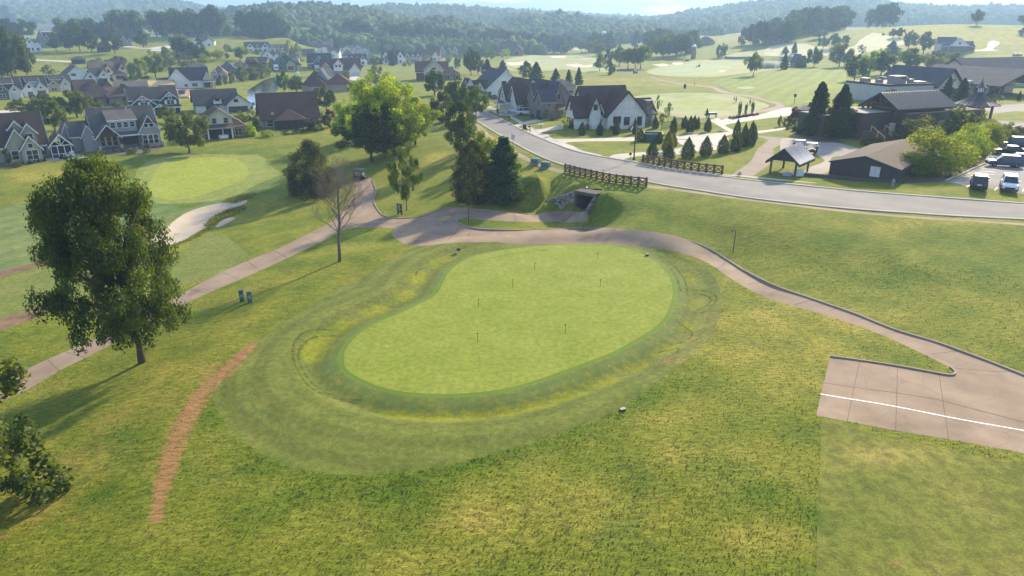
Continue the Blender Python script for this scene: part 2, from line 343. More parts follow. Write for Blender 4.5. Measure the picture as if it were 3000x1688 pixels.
reg('mulch_bed', 'mulch', 'H 560,650 640,640 780,695 690,718 650,700')
for s in ('A 1565,1308 1610,1294 1655,1302 1620,1314', 'F 870,428 880,410 1000,400 1160,390 1250,380 1360,350 1365,395 1290,420 1160,440 1050,450 930,445', 'F 0,520 60,540 200,520 390,490 380,505 200,545 60,565 -30,560',
          'F 870,428 870,428 880,410'):
    if len(pts(s)) > 3: reg('mulch_bed', 'mulch2', s)
reg('patio', 'patio', 'A 385,1345 560,1300 700,1315 740,1335 600,1352 400,1372', False)
reg('walkway', 'tan', 'W 1202,312 1240,345 1290,376 1340,402 1400,424 1425,430 1422,436 1395,432 1335,410 1285,384 1235,354 1200,325')
reg('walkway', 'tan', 'W 1632,466 1700,474 1900,502 2100,526 2300,544 2575,562 2720,576 2720,581 2575,567 2300,549 2100,531 1900,507 1700,480 1630,473')
reg('walkway', 'concl2', 'I 0,830 200,818 300,852 600,900 900,935 1130,952 1400,975 1700,1008 2174,1058 J 672,940 1600,1003 2172,1040 2400,1058 2400,1048 2172,1025 1600,986 700,928 0,880 0,870 I 2174,1040 1700,990 1400,960 1130,942 900,918 600,880 300,832 200,812')
# sidewalk on the house side
reg('walkway', 'concl2', 'C 1230,915 1310,945 1400,985 1500,1040 1600,1100 1700,1150 1800,1200 1850,1235 1870,1225 1830,1190 1720,1140 1620,1085 1520,1025 1420,970 1330,928 1250,900')
reg('road', 'asph', 'W 1130,235 1165,256 1200,272 1228,285 1270,305 1320,330 1370,352 1440,378 1500,392 1560,402 1620,412 1700,428 1800,442 1900,455 2000,465 2150,480 2300,492 2450,503 2575,512 2720,520 2720,562 2575,552 2450,546 2300,537 2200,530 2100,522 1900,500 1750,478 1650,462 1550,440 1450,423 1400,410 1340,385 1290,358 1240,330 1200,305 1170,285 1130,262')
_u = np.concatenate([r[2] for r in REG]); _p = unproj(_u)
REGW = []; _i = 0
for r in REG:
    REGW.append(_p[_i:_i + len(r[2]), :2]); _i += len(r[2])
def to_q(xy): return np.stack([np.degrees(np.arctan2(xy[:, 0], xy[:, 1])), np.log(np.hypot(xy[:, 0], xy[:, 1])) * 57.3], 1)
def from_q(q):
    r = np.exp(q[:, 1] / 57.3); a = np.radians(q[:, 0]); return np.stack([r * np.sin(a), r * np.cos(a)], 1)
_ng = np.random.default_rng(3)
_ang = np.concatenate([np.arange(-179, -47, 6.), np.arange(-47, 47.01, .6), np.arange(53, 181, 6.)])
_rad = [4.]
while _rad[-1] < 2480: _rad.append(_rad[-1] * (1.0115 if 18 < _rad[-1] < 800 else 1.035))
_gx, _gy = np.meshgrid(_ang, np.log(_rad) * 57.3)
_q = np.stack([_gx.ravel(), _gy.ravel()], 1) + _ng.uniform(-.12, .12, (_gx.size, 2))
verts = [Vector(q) for q in _q]; faces = []
for w in REGW:
    q = to_q(w); f = []
    if np.sum(q[:, 0] * np.roll(q[:, 1], -1) - q[:, 1] * np.roll(q[:, 0], -1)) < 0: q = q[::-1]
    for c in q:
        f.append(len(verts)); verts.append(Vector(c))
    faces.append(f)
cv, _, cf, _, _, cof = delaunay_2d_cdt(verts, [], faces, 0, 1e-4)
GV = from_q(np.array([(v.x, v.y) for v in cv])); GZ = T(GV[:, 0], GV[:, 1])
GF = np.array(cf); GR = np.array([max(o) if o else -1 for o in cof])
_c = GV[GF].mean(1) - np.array(TP[0]); _cx = _c[:, 0] * math.cos(TUN_YAW) + _c[:, 1] * math.sin(TUN_YAW); _cy = -_c[:, 0] * math.sin(TUN_YAW) + _c[:, 1] * math.cos(TUN_YAW)
_k = ~((_cx > -.2) & (_cx < TUN_W + .2) & (_cy > .1) & (_cy < 2.3)); GF, GR = GF[_k], GR[_k]
# sunk bunkers and ponds
def poly_dist(P, xy, closed=True):
    """signed distance (negative inside) and arc length of the nearest outline point"""
    A = P; B = np.roll(P, -1, 0); E = B - A; L = np.hypot(E[:, 0], E[:, 1]); S = np.concatenate([[0], np.cumsum(L)[:-1]])
    d = np.full(len(xy), 1e9); s = np.zeros(len(xy)); ins = np.zeros(len(xy), bool)
    for a, b, e, l, s0 in zip(A, B, E, L, S):
        if l < 1e-6: continue
        t = np.clip(((xy - a) @ e) / l ** 2, 0, 1); q = np.hypot(*(xy - a - t[:, None] * e).T)
        m = q < d; d[m] = q[m]; s[m] = s0 + t[m] * l
        c = ((a[1] > xy[:, 1]) != (b[1] > xy[:, 1])); den = (b[1] - a[1]) or 1e-9
        ins ^= c & (xy[:, 0] < a[0] + (xy[:, 1] - a[1]) / den * e[0])
    return np.where(ins, -d, d), s
def near_mask(P, pad):
    lo, hi = P.min(0) - pad, P.max(0) + pad
    return np.where(((GV > lo) & (GV < hi)).all(1))[0]
dg = np.full(len(GV), 50.); sg = np.zeros(len(GV)); soil = np.zeros(len(GV)); lush_shade = np.zeros(len(GV)); dry = np.zeros(len(GV)); swath = np.zeros(len(GV))
for (nm, mt, _), w in zip(REG, REGW):
    if nm in ('bunker', 'pond'):
        i = near_mask(w, 3); d, _s = poly_dist(w, GV[i])
        if nm == 'bunker': GZ[i] -= np.clip(-d / 1.5, 0, 1) * .45
        else: GZ[i[d <= 0.001]] = np.median(GZ[i[d <= 0.001]]) - .3
    if nm == 'putting_green' and mt == 'green':
        i = near_mask(w, 16); d, s_ = poly_dist(w, GV[i]); m = d < dg[i]; dg[i[m]] = d[m]; sg[i[m]] = s_[m]
# shallow swale round the practice green, with a low rim beyond it
_m = dg < 14; _d = np.clip(dg[_m], 0, 14); GZ[_m] += -.55 * np.exp(-((_d - 2.3) / 1.25) ** 2) + .2 * np.exp(-((_d - 5.6) / 1.6) ** 2) - .12 * np.exp(-((_d - 9.5) / 1.8) ** 2)
def densify0(w):
    return np.concatenate([a + (b - a) * np.linspace(0, 1, 8)[:-1, None] for a, b in zip(w[:-1], w[1:])])
def blob(arr, s, amp):
    for tok in s.split():
        f, x, y, rx, ry = tok.split(','); p = at(f, float(x), float(y))
        d = ((GV[:, 0] - p.x) / float(rx)) ** 2 + ((GV[:, 1] - p.y) / float(ry)) ** 2
        arr[:] = np.maximum(arr, amp * np.exp(-d))
_dl = densify0(unproj(catmull(np.array(pts('W 640,862 605,893 570,925 535,955 505,990 475,1040 455,1085 435,1130 425,1175 412,1215 402,1260 394,1310')), False))[:, :2])
_i = near_mask(_dl, 4); _dd = np.sqrt(((GV[_i][:, None] - _dl[None]) ** 2).sum(-1)); _k = _dd.argmin(1); _wd = np.interp(_k / len(_dl), [0, .15, .5, .8, 1], [.5, 1.0, .95, .7, .4])
soil[_i] = np.maximum(soil[_i], np.clip(1.0 - _dd.min(1) / _wd * .62, 0, .82))
blob(soil, 'W,520,705,1.2,1.2 W,1690,905,2,1.5 W,1780,790,.9,1.3 W,1740,850,1.1,.9 W,1100,1320,.8,.5 W,2250,1420,.6,.5 W,1650,1250,.6,.5 W,180,1310,.5,.6 W,20,1350,.6,.5 I,1340,760,2.5,2 W,855,660,.9,.8', .55)
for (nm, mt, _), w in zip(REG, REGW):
    if nm == 'fringe':  # rim shadow painted as darker grass just outside the fringe's near edge
        i = near_mask(w, 6); d, _s = poly_dist(w, GV[i]); lush_shade[i] = np.maximum(lush_shade[i], np.where(d > 0, np.exp(-(d / 1.7) ** 2) * np.clip((52 - GV[i][:, 1]) / 12, 0, 1), 0)); dry[i] *= np.clip(np.abs(d) / 2.0, 0, 1) ** .5
blob(soil, 'W,330,980,3,2.5 W,420,930,2.5,2 W,250,1130,2.2,2.2 W,350,1180,2,2 W,150,1250,1.6,1.6 W,480,1000,1.2,1.4 W,300,1350,1,1 W,700,680,3,1.5 W,800,640,3,1.5 W,1900,870,3,2', .36)
blob(soil, 'W,300,1050,4,3 W,200,1150,3,3 W,100,1300,2,2.5 W,420,1000,2,2 W,520,930,1.6,1.6 W,620,820,2.5,1.5 W,720,720,2.5,1.2', .43)
for (nm, mt, _), w in zip(REG, REGW):
    if mt == 'apronl':
        i = near_mask(w, 16); d, _s = poly_dist(w, GV[i]); lush_shade[i] = np.maximum(lush_shade[i], np.where(d > 0, .8 * np.exp(-(d / 9) ** 2), 0))
blob(dry, 'W,1500,1300,4,2 W,1750,1150,4,2 W,2000,950,4,3 W,2150,820,4,3 W,1150,1400,2.5,1.2 W,1900,1350,2,1.2', .9)
blob(dry, 'W,1900,830,5,4 W,2050,870,4,3 W,1850,880,4,3 W,1250,1300,3,2 W,1450,1250,3,2 W,1700,1050,3,1.2 W,700,510,6,5 W,800,330,6,5 W,250,1160,2,2 W,120,1250,2,2 W,420,950,2.5,2 W,100,440,8,5 W,560,1200,1.2,1.4 W,1000,350,4,8 W,1100,400,4,6 W,2250,1140,4,1.2 W,2400,560,8,1.5 W,1000,1420,2,1.2 W,1950,780,4,3', 1.0)
blob(dry, 'D,900,680,40,14 D,1300,720,40,10 D,250,560,30,14 C,1500,640,25,20 E,1400,250,60,40 E,1800,330,80,60 E,1900,500,60,20 D,1850,330,60,40', .8)
blob(lush_shade, 'W,640,1180,2,1 W,760,1240,3,1.6 W,1000,1240,3.5,1.4 W,1900,1240,2.5,1.5 W,1800,1180,2.5,1.5 W,300,1100,2,2 W,450,1180,1.2,1.3 W,1600,500,5,4 W,1500,500,3,3 W,1700,570,6,2.5 W,2100,600,4,3 W,2500,680,6,3 W,2250,700,5,2.5 W,900,600,3,2 W,2050,1300,.9,1.6 W,250,1250,1.5,1 W,2450,600,5,2', 1.0)
blob(swath, 'W,1715,690,1.6,2 W,1730,750,1.6,2 W,1705,800,1.8,2 W,1650,860,1.8,1.6 W,1580,905,2,1.3 W,1500,945,2,1.3 W,1420,980,2,1.2 W,1340,1005,2,1.1 W,1270,1015,1.5,1 W,1100,1035,2.2,.9 W,1000,1030,1.6,.8 W,1180,1030,1.5,.8 W,790,880,1.3,1.5 W,820,850,1.6,1.6 W,890,810,2,1.5 W,960,775,2,1.4 W,1030,735,1.7,1.5 W,1060,690,1.8,2 W,1120,655,2,2 W,1200,640,2,2', 1.0)
MATS = {}
def build_ground():
    groups = {}
    for k in range(-1, len(REG)):
        fi = np.where(GR == k)[0]
        if not len(fi): continue
        nm, mt = ('ground', 'rough') if k < 0 else REG[k][:2]
        F = GF[fi]; u, inv = np.unique(F, return_inverse=True); F = inv.reshape(F.shape)
        V = np.column_stack([GV[u], GZ[u]])
        if nm == 'pond': V[:, 2] = np.median(V[:, 2])
        me = bpy.data.meshes.new(nm)
        me.vertices.add(len(V)); me.vertices.foreach_set('co', V.ravel())
        me.loops.add(F.size); me.polygons.add(len(F))
        # bearing runs clockwise, so (bearing, range) is seen from above as it is
        me.polygons.foreach_set('loop_start', np.arange(0, F.size, 3)); me.loops.foreach_set('vertex_index', F[:, ::-1].ravel())
        me.update(); me.validate()
        me.polygons.foreach_set('use_smooth', [True] * len(F))
        for an, arr in (('dg', dg), ('sg', sg), ('soil', soil), ('lush_shade', lush_shade), ('dry', dry), ('swath', swath)):
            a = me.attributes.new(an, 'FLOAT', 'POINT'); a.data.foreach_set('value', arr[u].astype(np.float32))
        me.materials.append(MATS[mt])
        o = link(nm, me); tag(o, kind='structure')
# ------------------------------------------------------------------ ground materials
def grass_mat(key, c_lo, c_mid, c_hi, patch=.25, fine=9, bump=.5, bd=.05, c_soil=(.32, .165, .07), attr=True, stripe=0, gscale=1.0, aniso=1.0):
    m, t, b, _ = newmat(key); setb(b, .95, .15)
    v = t.pos(); va = t.pos(1, aniso, 1)
    big = t.noise(v, patch, 6, .62); med = t.noise(va, patch * 7, 5, .65); fin = t.noise(va, fine, 4, .7)
    c = t.ramp(big, [(.33, c_lo), (.5, c_mid), (.68, c_hi)])
    f1 = t.sstep(med, .35, .66, 1 - .3 * gscale, 1 + .28 * gscale); f2 = t.sstep(fin, .3, .7, 1 - .38 * gscale, 1 + .38 * gscale)
    k = t.math('MULTIPLY', f1, f2)
    c = t.mix(1., c, t.n('ShaderNodeCombineColor', i_0=k, i_1=k, i_2=k).outputs[0], 'MULTIPLY')
    if attr:
        def A(n): return t.n('ShaderNodeAttribute', attribute_name=n).outputs['Fac']
        nz = t.sstep(med, .2, .75, .25, 1.1)
        c = t.mix(t.math('MULTIPLY', A('dry'), nz), c, t.mix(1., t.mix(1., c, (1.62, 1.3, 1.6), 'MULTIPLY'), (.016, .008, .01), 'ADD'))
        c = t.mix(t.math('MULTIPLY', A('lush_shade'), .85), c, t.mix(1., c, (.58, .8, .6), 'MULTIPLY'))
        sn = t.math('ADD', A('soil'), t.math('ADD', t.math('MULTIPLY', t.math('SUBTRACT', fin, .5), 1.0), t.math('MULTIPLY', t.math('SUBTRACT', med, .5), 1.1)))
        c = t.mix(t.math('MULTIPLY', t.sstep(sn, .3, .8), .9), c, t.ramp(t.math('ADD', t.math('MULTIPLY', fin, .5), t.math('MULTIPLY', med, .5)), [(.36, tuple(q * .55 for q in c_soil)), (.62, tuple(q * 1.25 for q in c_soil))]))
    if stripe:
        w = t.n('ShaderNodeTexWave', i_Vector=t.n('ShaderNodeMapping', i_0=v, i_Rotation=(0, 0, .5)).outputs[0], i_Scale=stripe, i_Distortion=.6).outputs[1]
        s_ = t.sstep(w, .3, .7, .93, 1.07); c = t.mix(1., c, t.n('ShaderNodeCombineColor', i_0=s_, i_1=s_, i_2=s_).outputs[0], 'MULTIPLY')
    t.l(c, b.inputs[0])
    h = t.math('ADD', t.math('MULTIPLY', fin, .6), med)
    # turf blades stand upright whatever the slope, so the sward is lit more evenly than bare soil would be
    gn = t.n('ShaderNodeNewGeometry').outputs['Normal']
    up = t.n('ShaderNodeVectorMath', operation='NORMALIZE', i_0=t.n('ShaderNodeVectorMath', operation='ADD', i_0=gn, i_1=(0, 0, 1.1)).outputs[0]).outputs[0]
    bp = t.n('ShaderNodeBump', i_Strength=bump, i_Distance=bd, i_Height=h, i_Normal=up); t.l(bp.outputs[0], b.inputs['Normal'])
    return m, t, b, c
G_LO, G_MID, G_HI = (.098, .138, .012), (.156, .177, .016), (.216, .208, .03)
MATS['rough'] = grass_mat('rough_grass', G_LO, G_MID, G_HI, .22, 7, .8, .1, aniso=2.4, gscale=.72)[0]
MATS['fair'] = grass_mat('fairway_grass', (.125, .165, .05), (.15, .185, .055), (.18, .2, .06), .12, 12, .4, .03, gscale=.5, stripe=.08)[0]
MATS['fair2'] = grass_mat('lawn_grass', (.125, .155, .03), (.15, .175, .036), (.185, .19, .045), .3, 9, .5, .04, gscale=.6)[0]
MATS['teeing'] = grass_mat('tee_grass', (.11, .132, .018), (.146, .158, .024), (.186, .178, .036), .22, 9, .7, .06, gscale=.75)[0]
MATS['lawn'] = grass_mat('mown_lawn_grass', (.15, .205, .03), (.175, .22, .034), (.2, .23, .04), .08, 4, .3, .03, attr=False, gscale=.5, stripe=.05)[0]
MATS['apronl'] = grass_mat('apron_grass', (.185, .22, .042), (.208, .238, .05), (.24, .26, .066), .15, 10, .3, .02, gscale=.5)[0]
MATS['green'] = grass_mat('green_turf', (.178, .218, .026), (.2, .236, .032), (.228, .255, .042), .3, 12, .25, .015, gscale=.5, attr=False)[0]
MATS['greenl'] = grass_mat('left_green_turf', (.235, .272, .036), (.258, .29, .042), (.285, .305, .052), .2, 8, .2, .015, gscale=.4, attr=False)[0]
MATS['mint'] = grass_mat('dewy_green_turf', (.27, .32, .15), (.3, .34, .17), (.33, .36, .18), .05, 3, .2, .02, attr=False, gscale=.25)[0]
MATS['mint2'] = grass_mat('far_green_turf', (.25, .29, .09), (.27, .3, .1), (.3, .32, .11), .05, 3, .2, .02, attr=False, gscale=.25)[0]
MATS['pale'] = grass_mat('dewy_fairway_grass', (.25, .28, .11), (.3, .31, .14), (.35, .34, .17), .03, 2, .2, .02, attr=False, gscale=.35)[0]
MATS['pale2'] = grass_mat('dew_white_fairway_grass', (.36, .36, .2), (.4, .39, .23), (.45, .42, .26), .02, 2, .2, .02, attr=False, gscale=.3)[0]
def fringe_mat():
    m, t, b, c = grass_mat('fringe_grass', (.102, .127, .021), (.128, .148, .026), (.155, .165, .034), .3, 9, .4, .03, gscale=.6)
    def A(n): return t.n('ShaderNodeAttribute', attribute_name=n).outputs['Fac']
    d, s = A('dg'), A('sg'); v = t.pos()
    nz = t.noise(v, .35, 4); dn = t.math('ADD', d, t.math('MULTIPLY', t.math('SUBTRACT', nz, .5), 3.2))
    # unmown yellow swath beyond the collar, where it has been left to grow
    sw = t.math('MULTIPLY', t.sstep(d, 1.3, 2.3), t.sstep(t.math('ADD', A('swath'), t.math('MULTIPLY', t.math('SUBTRACT', nz, .5), .35)), .2, .6))
    c = t.mix(t.math('MULTIPLY', sw, .75), c, t.mix(1., c, (1.36, 1.28, .42), 'MULTIPLY'))
    # collar: brighter lip, then crossing mower turns (chevrons)
    zig = t.math('PINGPONG', t.math('ADD', s, t.math('MULTIPLY', nz, 2.)), .62)
    lim = t.math('ADD', t.math('MULTIPLY', zig, 2.0), 1.0)
    chev = t.math('MULTIPLY', t.sstep(t.math('SUBTRACT', lim, d), -.1, .12), t.sstep(d, .35, .6))
    chev = t.math('MULTIPLY', chev, t.sstep(t.noise(v, .9, 3), .3, .62))
    c = t.mix(t.math('MULTIPLY', chev, .7), c, (.085, .13, .035))
    lip = t.sstep(d, .2, .62, 1, 0)
    c = t.mix(t.math('MULTIPLY', lip, .8), c, (.125, .2, .022))
    mow = t.sstep(t.math('PINGPONG', t.math('ADD', d, t.math('MULTIPLY', nz, .55)), 1.1), .35, .75, .91, 1.08)
    c = t.mix(1., c, t.n('ShaderNodeCombineColor', i_0=mow, i_1=mow, i_2=mow).outputs[0], 'MULTIPLY')
    # rings left by mower tyres
    for r0, wd in ((7.2, .16), (7.9, .14)):
        q = t.math('ABSOLUTE', t.math('SUBTRACT', t.math('ADD', d, t.math('MULTIPLY', t.math('SUBTRACT', t.noise(v, .12, 2), .5), 7.)), r0))
        ring = t.math('MULTIPLY', t.sstep(q, 0, wd, 1, 0), t.sstep(t.noise(v, .09, 2), .5, .58))
        c = t.mix(t.math('MULTIPLY', ring, .55), c, (.075, .11, .03))
    t.l(c, b.inputs[0])
    return m
MATS['fringe'] = fringe_mat()
def mineral(key, lo, hi, sc=1.2, fine=22, bump=.25, rough=.9, crack=0, stain=None):
    m, t, b, _ = newmat(key); setb(b, rough, .25)
    v = t.pos(); big = t.noise(v, sc * .3, 6, .65); fin = t.noise(v, fine, 3, .7)
    c = t.ramp(t.math('ADD', t.math('MULTIPLY', big, .7), t.math('MULTIPLY', fin, .3)), [(.36, lo), (.64, hi)])
    if stain: c = t.mix(t.sstep(t.noise(v, .25, 5), .52, .72, 0, .6), c, stain)
    if crack:
        w = t.n('ShaderNodeTexVoronoi', feature='DISTANCE_TO_EDGE', i_Vector=t.n('ShaderNodeMapping', i_0=v, i_Scale=(1, 1, 0)).outputs[0], i_Scale=crack).outputs[0]
        c = t.mix(t.sstep(w, 0, .01, .18, 0), c, (.05, .045, .042))
    t.l(c, b.inputs[0])
    bp = t.n('ShaderNodeBump', i_Strength=bump, i_Distance=.02, i_Height=fin); t.l(bp.outputs[0], b.inputs['Normal'])
    return m
MATS['conc'] = mineral('path_concrete', (.225, .158, .108), (.33, .24, .17), 1.0, 14, .2, stain=(.155, .108, .078), crack=.22)
MATS['pathf'] = mineral('brown_path_concrete', (.22, .17, .135), (.28, .215, .175), .6, 8)
MATS['concl'] = mineral('pale_concrete', (.42, .38, .33), (.52, .47, .41), .5, 8)
MATS['concl2'] = mineral('walkway_concrete', (.36, .33, .28), (.46, .42, .36), .5, 8)
MATS['asph'] = mineral('road_asphalt', (.19, .175, .165), (.245, .225, .21), .5, 25, .2, stain=(.16, .15, .14))
MATS['asph2'] = mineral('car_park_asphalt', (.2, .19, .185), (.26, .245, .235), .5, 20)
MATS['lot'] = mineral('lot_paving', (.27, .235, .205), (.36, .31, .27), .4, 10)
MATS['sand'] = mineral('bunker_sand', (.36, .29, .215), (.5, .42, .325), .4, 5, .8)
MATS['sandf'] = mineral('far_bunker_sand', (.5, .4, .3), (.6, .5, .39), .5, 6, .3)
MATS['dirt'] = mineral('turned_dirt', (.11, .065, .035), (.25, .155, .09), 2, 5, 1.0)
MATS['soil'] = mineral('red_soil', (.3, .15, .08), (.42, .24, .14), .5, 4, .5)
MATS['mulch'] = mineral('bark_mulch', (.045, .028, .02), (.1, .062, .045), 2, 14, 1.0)
MATS['mulch2'] = mineral('stony_mulch', (.06, .045, .035), (.17, .14, .11), 2, 6, 1.0)
MATS['patio'] = mineral('patio_stone', (.38, .34, .3), (.5, .46, .41), 1, 6)
MATS['tan'] = mineral('dry_verge_walk', (.27, .2, .12), (.36, .28, .18), .8, 8, .4)
def water_mat():
    m, t, b, _ = newmat('pond_water'); setb(b, .06, .5)
    b.inputs[0].default_value = (.03, .04, .03, 1)
    bp = t.n('ShaderNodeBump', i_Strength=.06, i_Distance=.05, i_Height=t.noise(t.pos(), 1.2, 3)); t.l(bp.outputs[0], b.inputs['Normal'])
    return m
MATS['water'] = water_mat()
build_ground()
# ------------------------------------------------------------------ strips laid along lines
def line_w(s, sub=6, closed=False, smooth=True):
    P = pts(s); P = catmull(P, closed, sub) if smooth else np.array(P, float)
    w = unproj(P)[:, :2]
    return w
def densify(w, step):
    out = [w[0]]
    for a, b in zip(w[:-1], w[1:]):
        n = max(1, int(np.hypot(*(b - a)) / step))
        out += [a + (b - a) * k / n for k in range(1, n + 1)]
    return np.array(out)
def strip(mb, w, width, top, thick, step=.5, shift=0.):
    w = densify(np.asarray(w), step); d = np.gradient(w, axis=0); d /= np.hypot(d[:, 0], d[:, 1])[:, None] + 1e-9
    n = np.stack([-d[:, 1], d[:, 0]], 1)
    a = w + n * (shift - width / 2); b = w + n * (shift + width / 2)
    za, zb = T(a[:, 0], a[:, 1]) + top, T(b[:, 0], b[:, 1]) + top
    m = len(w); v = []
    for i in range(m): v += [(*a[i], za[i] - thick), (*a[i], za[i]), (*b[i], zb[i]), (*b[i], zb[i] - thick)]
    f = []
    for i in range(m - 1):
        o = i * 4; f += [(o + k, o + k + 1, o + k + 5, o + k + 4) for k in range(3)]
    f += [(0, 1, 2, 3), (4 * m - 1, 4 * m - 2, 4 * m - 3, 4 * m - 4)]
    mb.add(v, f)
K = MB()
strip(K, line_w('W 1165,548 1148,556 1165,568 1205,576 1300,580 1400,577 1500,575 1600,582 1700,597 1780,625 1830,655 1870,680 1950,720 2050,755 2150,790 2250,830 2350,860 2420,885 2500,915 2575,945 2640,975'), .16, .12, .3)
strip(K, line_w('W 2087,897 2150,905 2250,920 2330,934 2388,944 2402,937 2390,925'), .16, .11, .3)
strip(K, line_w('W 936,452 945,480 940,505 948,525 965,543 1000,550 1060,545 1100,530 1150,524 1250,532 1330,540'), .14, .1, .3)
tag(K.build('path_kerb', mineral('kerb_concrete', (.26, .2, .155), (.36, .28, .22), 1, 8)), kind='structure')
K = MB()
strip(K, line_w('W 1200,272 1228,285 1270,305 1320,330 1370,352 1440,378 1500,392 1560,402 1620,412 1700,428 1800,442 1900,455 2000,465 2150,480 2300,492 2450,503 2575,512 2700,519'), .4, .1, .3, 1)
strip(K, line_w('W 1200,305 1240,330 1290,358 1340,385 1400,410 1450,423 1550,440 1650,462 1750,478 1900,500 2100,522 2300,537 2450,546 2575,552 2700,560'), .4, .1, .3, 1)
strip(K, line_w('J 1462,872 1640,792 1822,712 1842,655', smooth=False), .3, .15, .3, 1)
tag(K.build('road_kerb', mineral('road_kerb_concrete', (.36, .32, .27), (.46, .41, .35), 1, 8)), kind='structure')
K = MB()
strip(K, line_w('W 2063,991 2320,1036 2575,1083 2660,1099', smooth=False), .1, .012, .011)
for a in ('J 1660,800 1900,812', 'J 1700,775 1920,790', 'J 1740,752 1945,768', 'J 1780,735 1970,752', 'J 1630,830 1870,840', 'J 1590,855 1840,868', 'J 1545,880 1700,892', 'J 1650,925 1690,905', 'J 1905,955 1930,930', 'J 2160,965 2172,940', 'H 700,0 701,1'):
    if not a.startswith('H'): strip(K, line_w(a, smooth=False), .1, .012, .011)
tag(K.build('road_markings', plain('marking_paint', (.78, .77, .74), .6)), kind='structure')
# sawn joints between the path slabs
K = MB()
for a in ('2162,905 2130,1062', '2257,922 2252,1083', '2362,942 2385,1104', '2070,962 2360,1005 2575,1062', '2395,925 2575,938', '2345,890 2440,878', '2245,838 2305,822', '2190,818 2245,803', '2160,806 2200,790', '2085,782 2160,757', '2000,765 2075,747', '1935,738 2005,715',
          '1880,715 1945,698', '1820,690 1865,672', '1795,670 1830,645', '1745,645 1790,622', '1690,622 1735,602', '1625,608 1655,590', '1545,603 1575,580', '1475,601 1490,577', '1400,601 1410,578', '1325,603 1335,581', '1250,606 1262,580', '1170,610 1185,575', '1120,612 1160,565', '1060,548 1000,590', '1105,532 1040,612', '1000,583 1150,592',
          '1225,529 1235,555', '1290,535 1300,557', '1350,536 1362,558', '1410,532 1420,557', '560,685 600,700', '620,655 655,680', '690,630 725,650', '760,597 800,612', '480,728 520,738', '230,856 290,862', '165,885 215,900', '120,905 150,932', '840,555 900,565', '880,510 945,520', '893,470 940,470'):
    strip(K, line_w('W ' + a, smooth=False), .035, .008, .007, .4)
tag(K.build('path_joints', plain('joint_filler', (.11, .085, .065), .9)), kind='structure')
# dark arcs left on the turf by mower tyres
def tyre_mat():
    m = bpy.data.materials.new('tyre_marks'); m.use_nodes = True; m.node_tree.nodes.clear(); t = NT(m.node_tree)
    v = t.pos(); n = t.noise(v, 2.2, 5, .7); b = t.n('ShaderNodeBsdfDiffuse', i_0=(.08, .115, .026, 1)); tr = t.n('ShaderNodeBsdfTransparent')
    mx = t.n('ShaderNodeMixShader', i_0=t.sstep(n, .38, .62, .06, .5), i_1=tr.outputs[0], i_2=b.outputs[0]); t.l(mx.outputs[0], t.n('ShaderNodeOutputMaterial').inputs[0]); return m
K = MB()
def Tg(w): return w
for a in ('830,822 770,837 742,862 737,895 750,930 780,965 835,985 900,1000', '842,830 788,845 757,872 751,897 768,934 802,964 852,985 910,994', '1045,690 1052,676 1075,668 1100,672', '1742,725 1772,735 1788,750 1778,762 1752,768', '1735,715 1765,722 1800,745 1795,765 1765,778', '1700,800 1738,820 1736,843 1700,852 1660,850',
          '1655,872 1700,868 1703,884 1672,897', '1240,648 1300,636 1380,628', '1620,632 1670,655 1700,690 1712,730', '1635,628 1685,650 1720,690 1730,735'):
    w = densify(line_w('W ' + a), .3); z = None; strip(K, w, .2, .0, .0, .4)
_kv = np.array(K.v); _q = to_q(_kv[:, :2]); 
from mathutils.bvhtree import BVHTree
_sel = near_mask(REGW[[r[0] for r in REG].index('fringe')], 3); _mk = np.zeros(len(GV), bool); _mk[_sel] = True; _f = GF[_mk[GF].all(1)]
_bv = BVHTree.FromPolygons([Vector((*a, b)) for a, b in zip(GV, GZ)], [tuple(x) for x in _f])
for i, a in enumerate(K.v):
    hit = _bv.ray_cast(Vector((a[0], a[1], 50)), Vector((0, 0, -1)))[0]
    K.v[i] = (a[0], a[1], (hit.z if hit else a[2]) + .012)
tag(K.build('tyre_marks', tyre_mat()), kind='structure')
# ------------------------------------------------------------------ sky, sun, air, camera
SUN_EL, SUN_AZ = R(27), R(33)          # azimuth measured to the right of straight ahead
w = bpy.data.worlds.new('World'); SC.world = w; w.use_nodes = True
w.node_tree.nodes.clear(); t = NT(w.node_tree)
sky = t.n('ShaderNodeTexSky', sky_type='NISHITA', sun_disc=False, sun_elevation=SUN_EL, sun_rotation=SUN_AZ, altitude=200, air_density=1.0, dust_density=1.2, ozone_density=2.0)
g = t.n('ShaderNodeTexCoord').outputs['Generated']
vv = t.n('ShaderNodeMapping', i_0=g, i_Scale=(5, 5, 40)).outputs[0]
cl = t.sstep(t.noise(vv, 1.5, 6, .55), .5, .66)
sepz = t.n('ShaderNodeSeparateXYZ', i_0=g).outputs[2]
cl = t.math('MULTIPLY', cl, t.sstep(sepz, -.01, .6, 1, .4))
low = t.mix(t.sstep(sepz, .0, .25, .92, 0), sky.outputs[0], t.mix(t.sstep(sepz, -.005, .03), (1.3, 2.1, 4.2), (.5, 1.2, 3.6)))
mx = t.mix(t.math('MULTIPLY', cl, .85), low, (4.2, 4.3, 4.5))
t.l(t.n('ShaderNodeBackground', i_0=mx, i_1=.17).outputs[0], t.n('ShaderNodeOutputWorld').inputs[0])
sd = bpy.data.lights.new('sun', 'SUN'); sd.energy = 4.4; sd.angle = R(3); sd.color = (1, .85, .58)
so = bpy.data.objects.new('sun', sd); COL.objects.link(so)
so.rotation_euler = Vector((-math.sin(SUN_AZ) * math.cos(SUN_EL), -math.cos(SUN_AZ) * math.cos(SUN_EL), -math.sin(SUN_EL))).to_track_quat('-Z', 'Y').to_euler()
cd = bpy.data.cameras.new('camera'); cam = bpy.data.objects.new('camera', cd); COL.objects.link(cam)
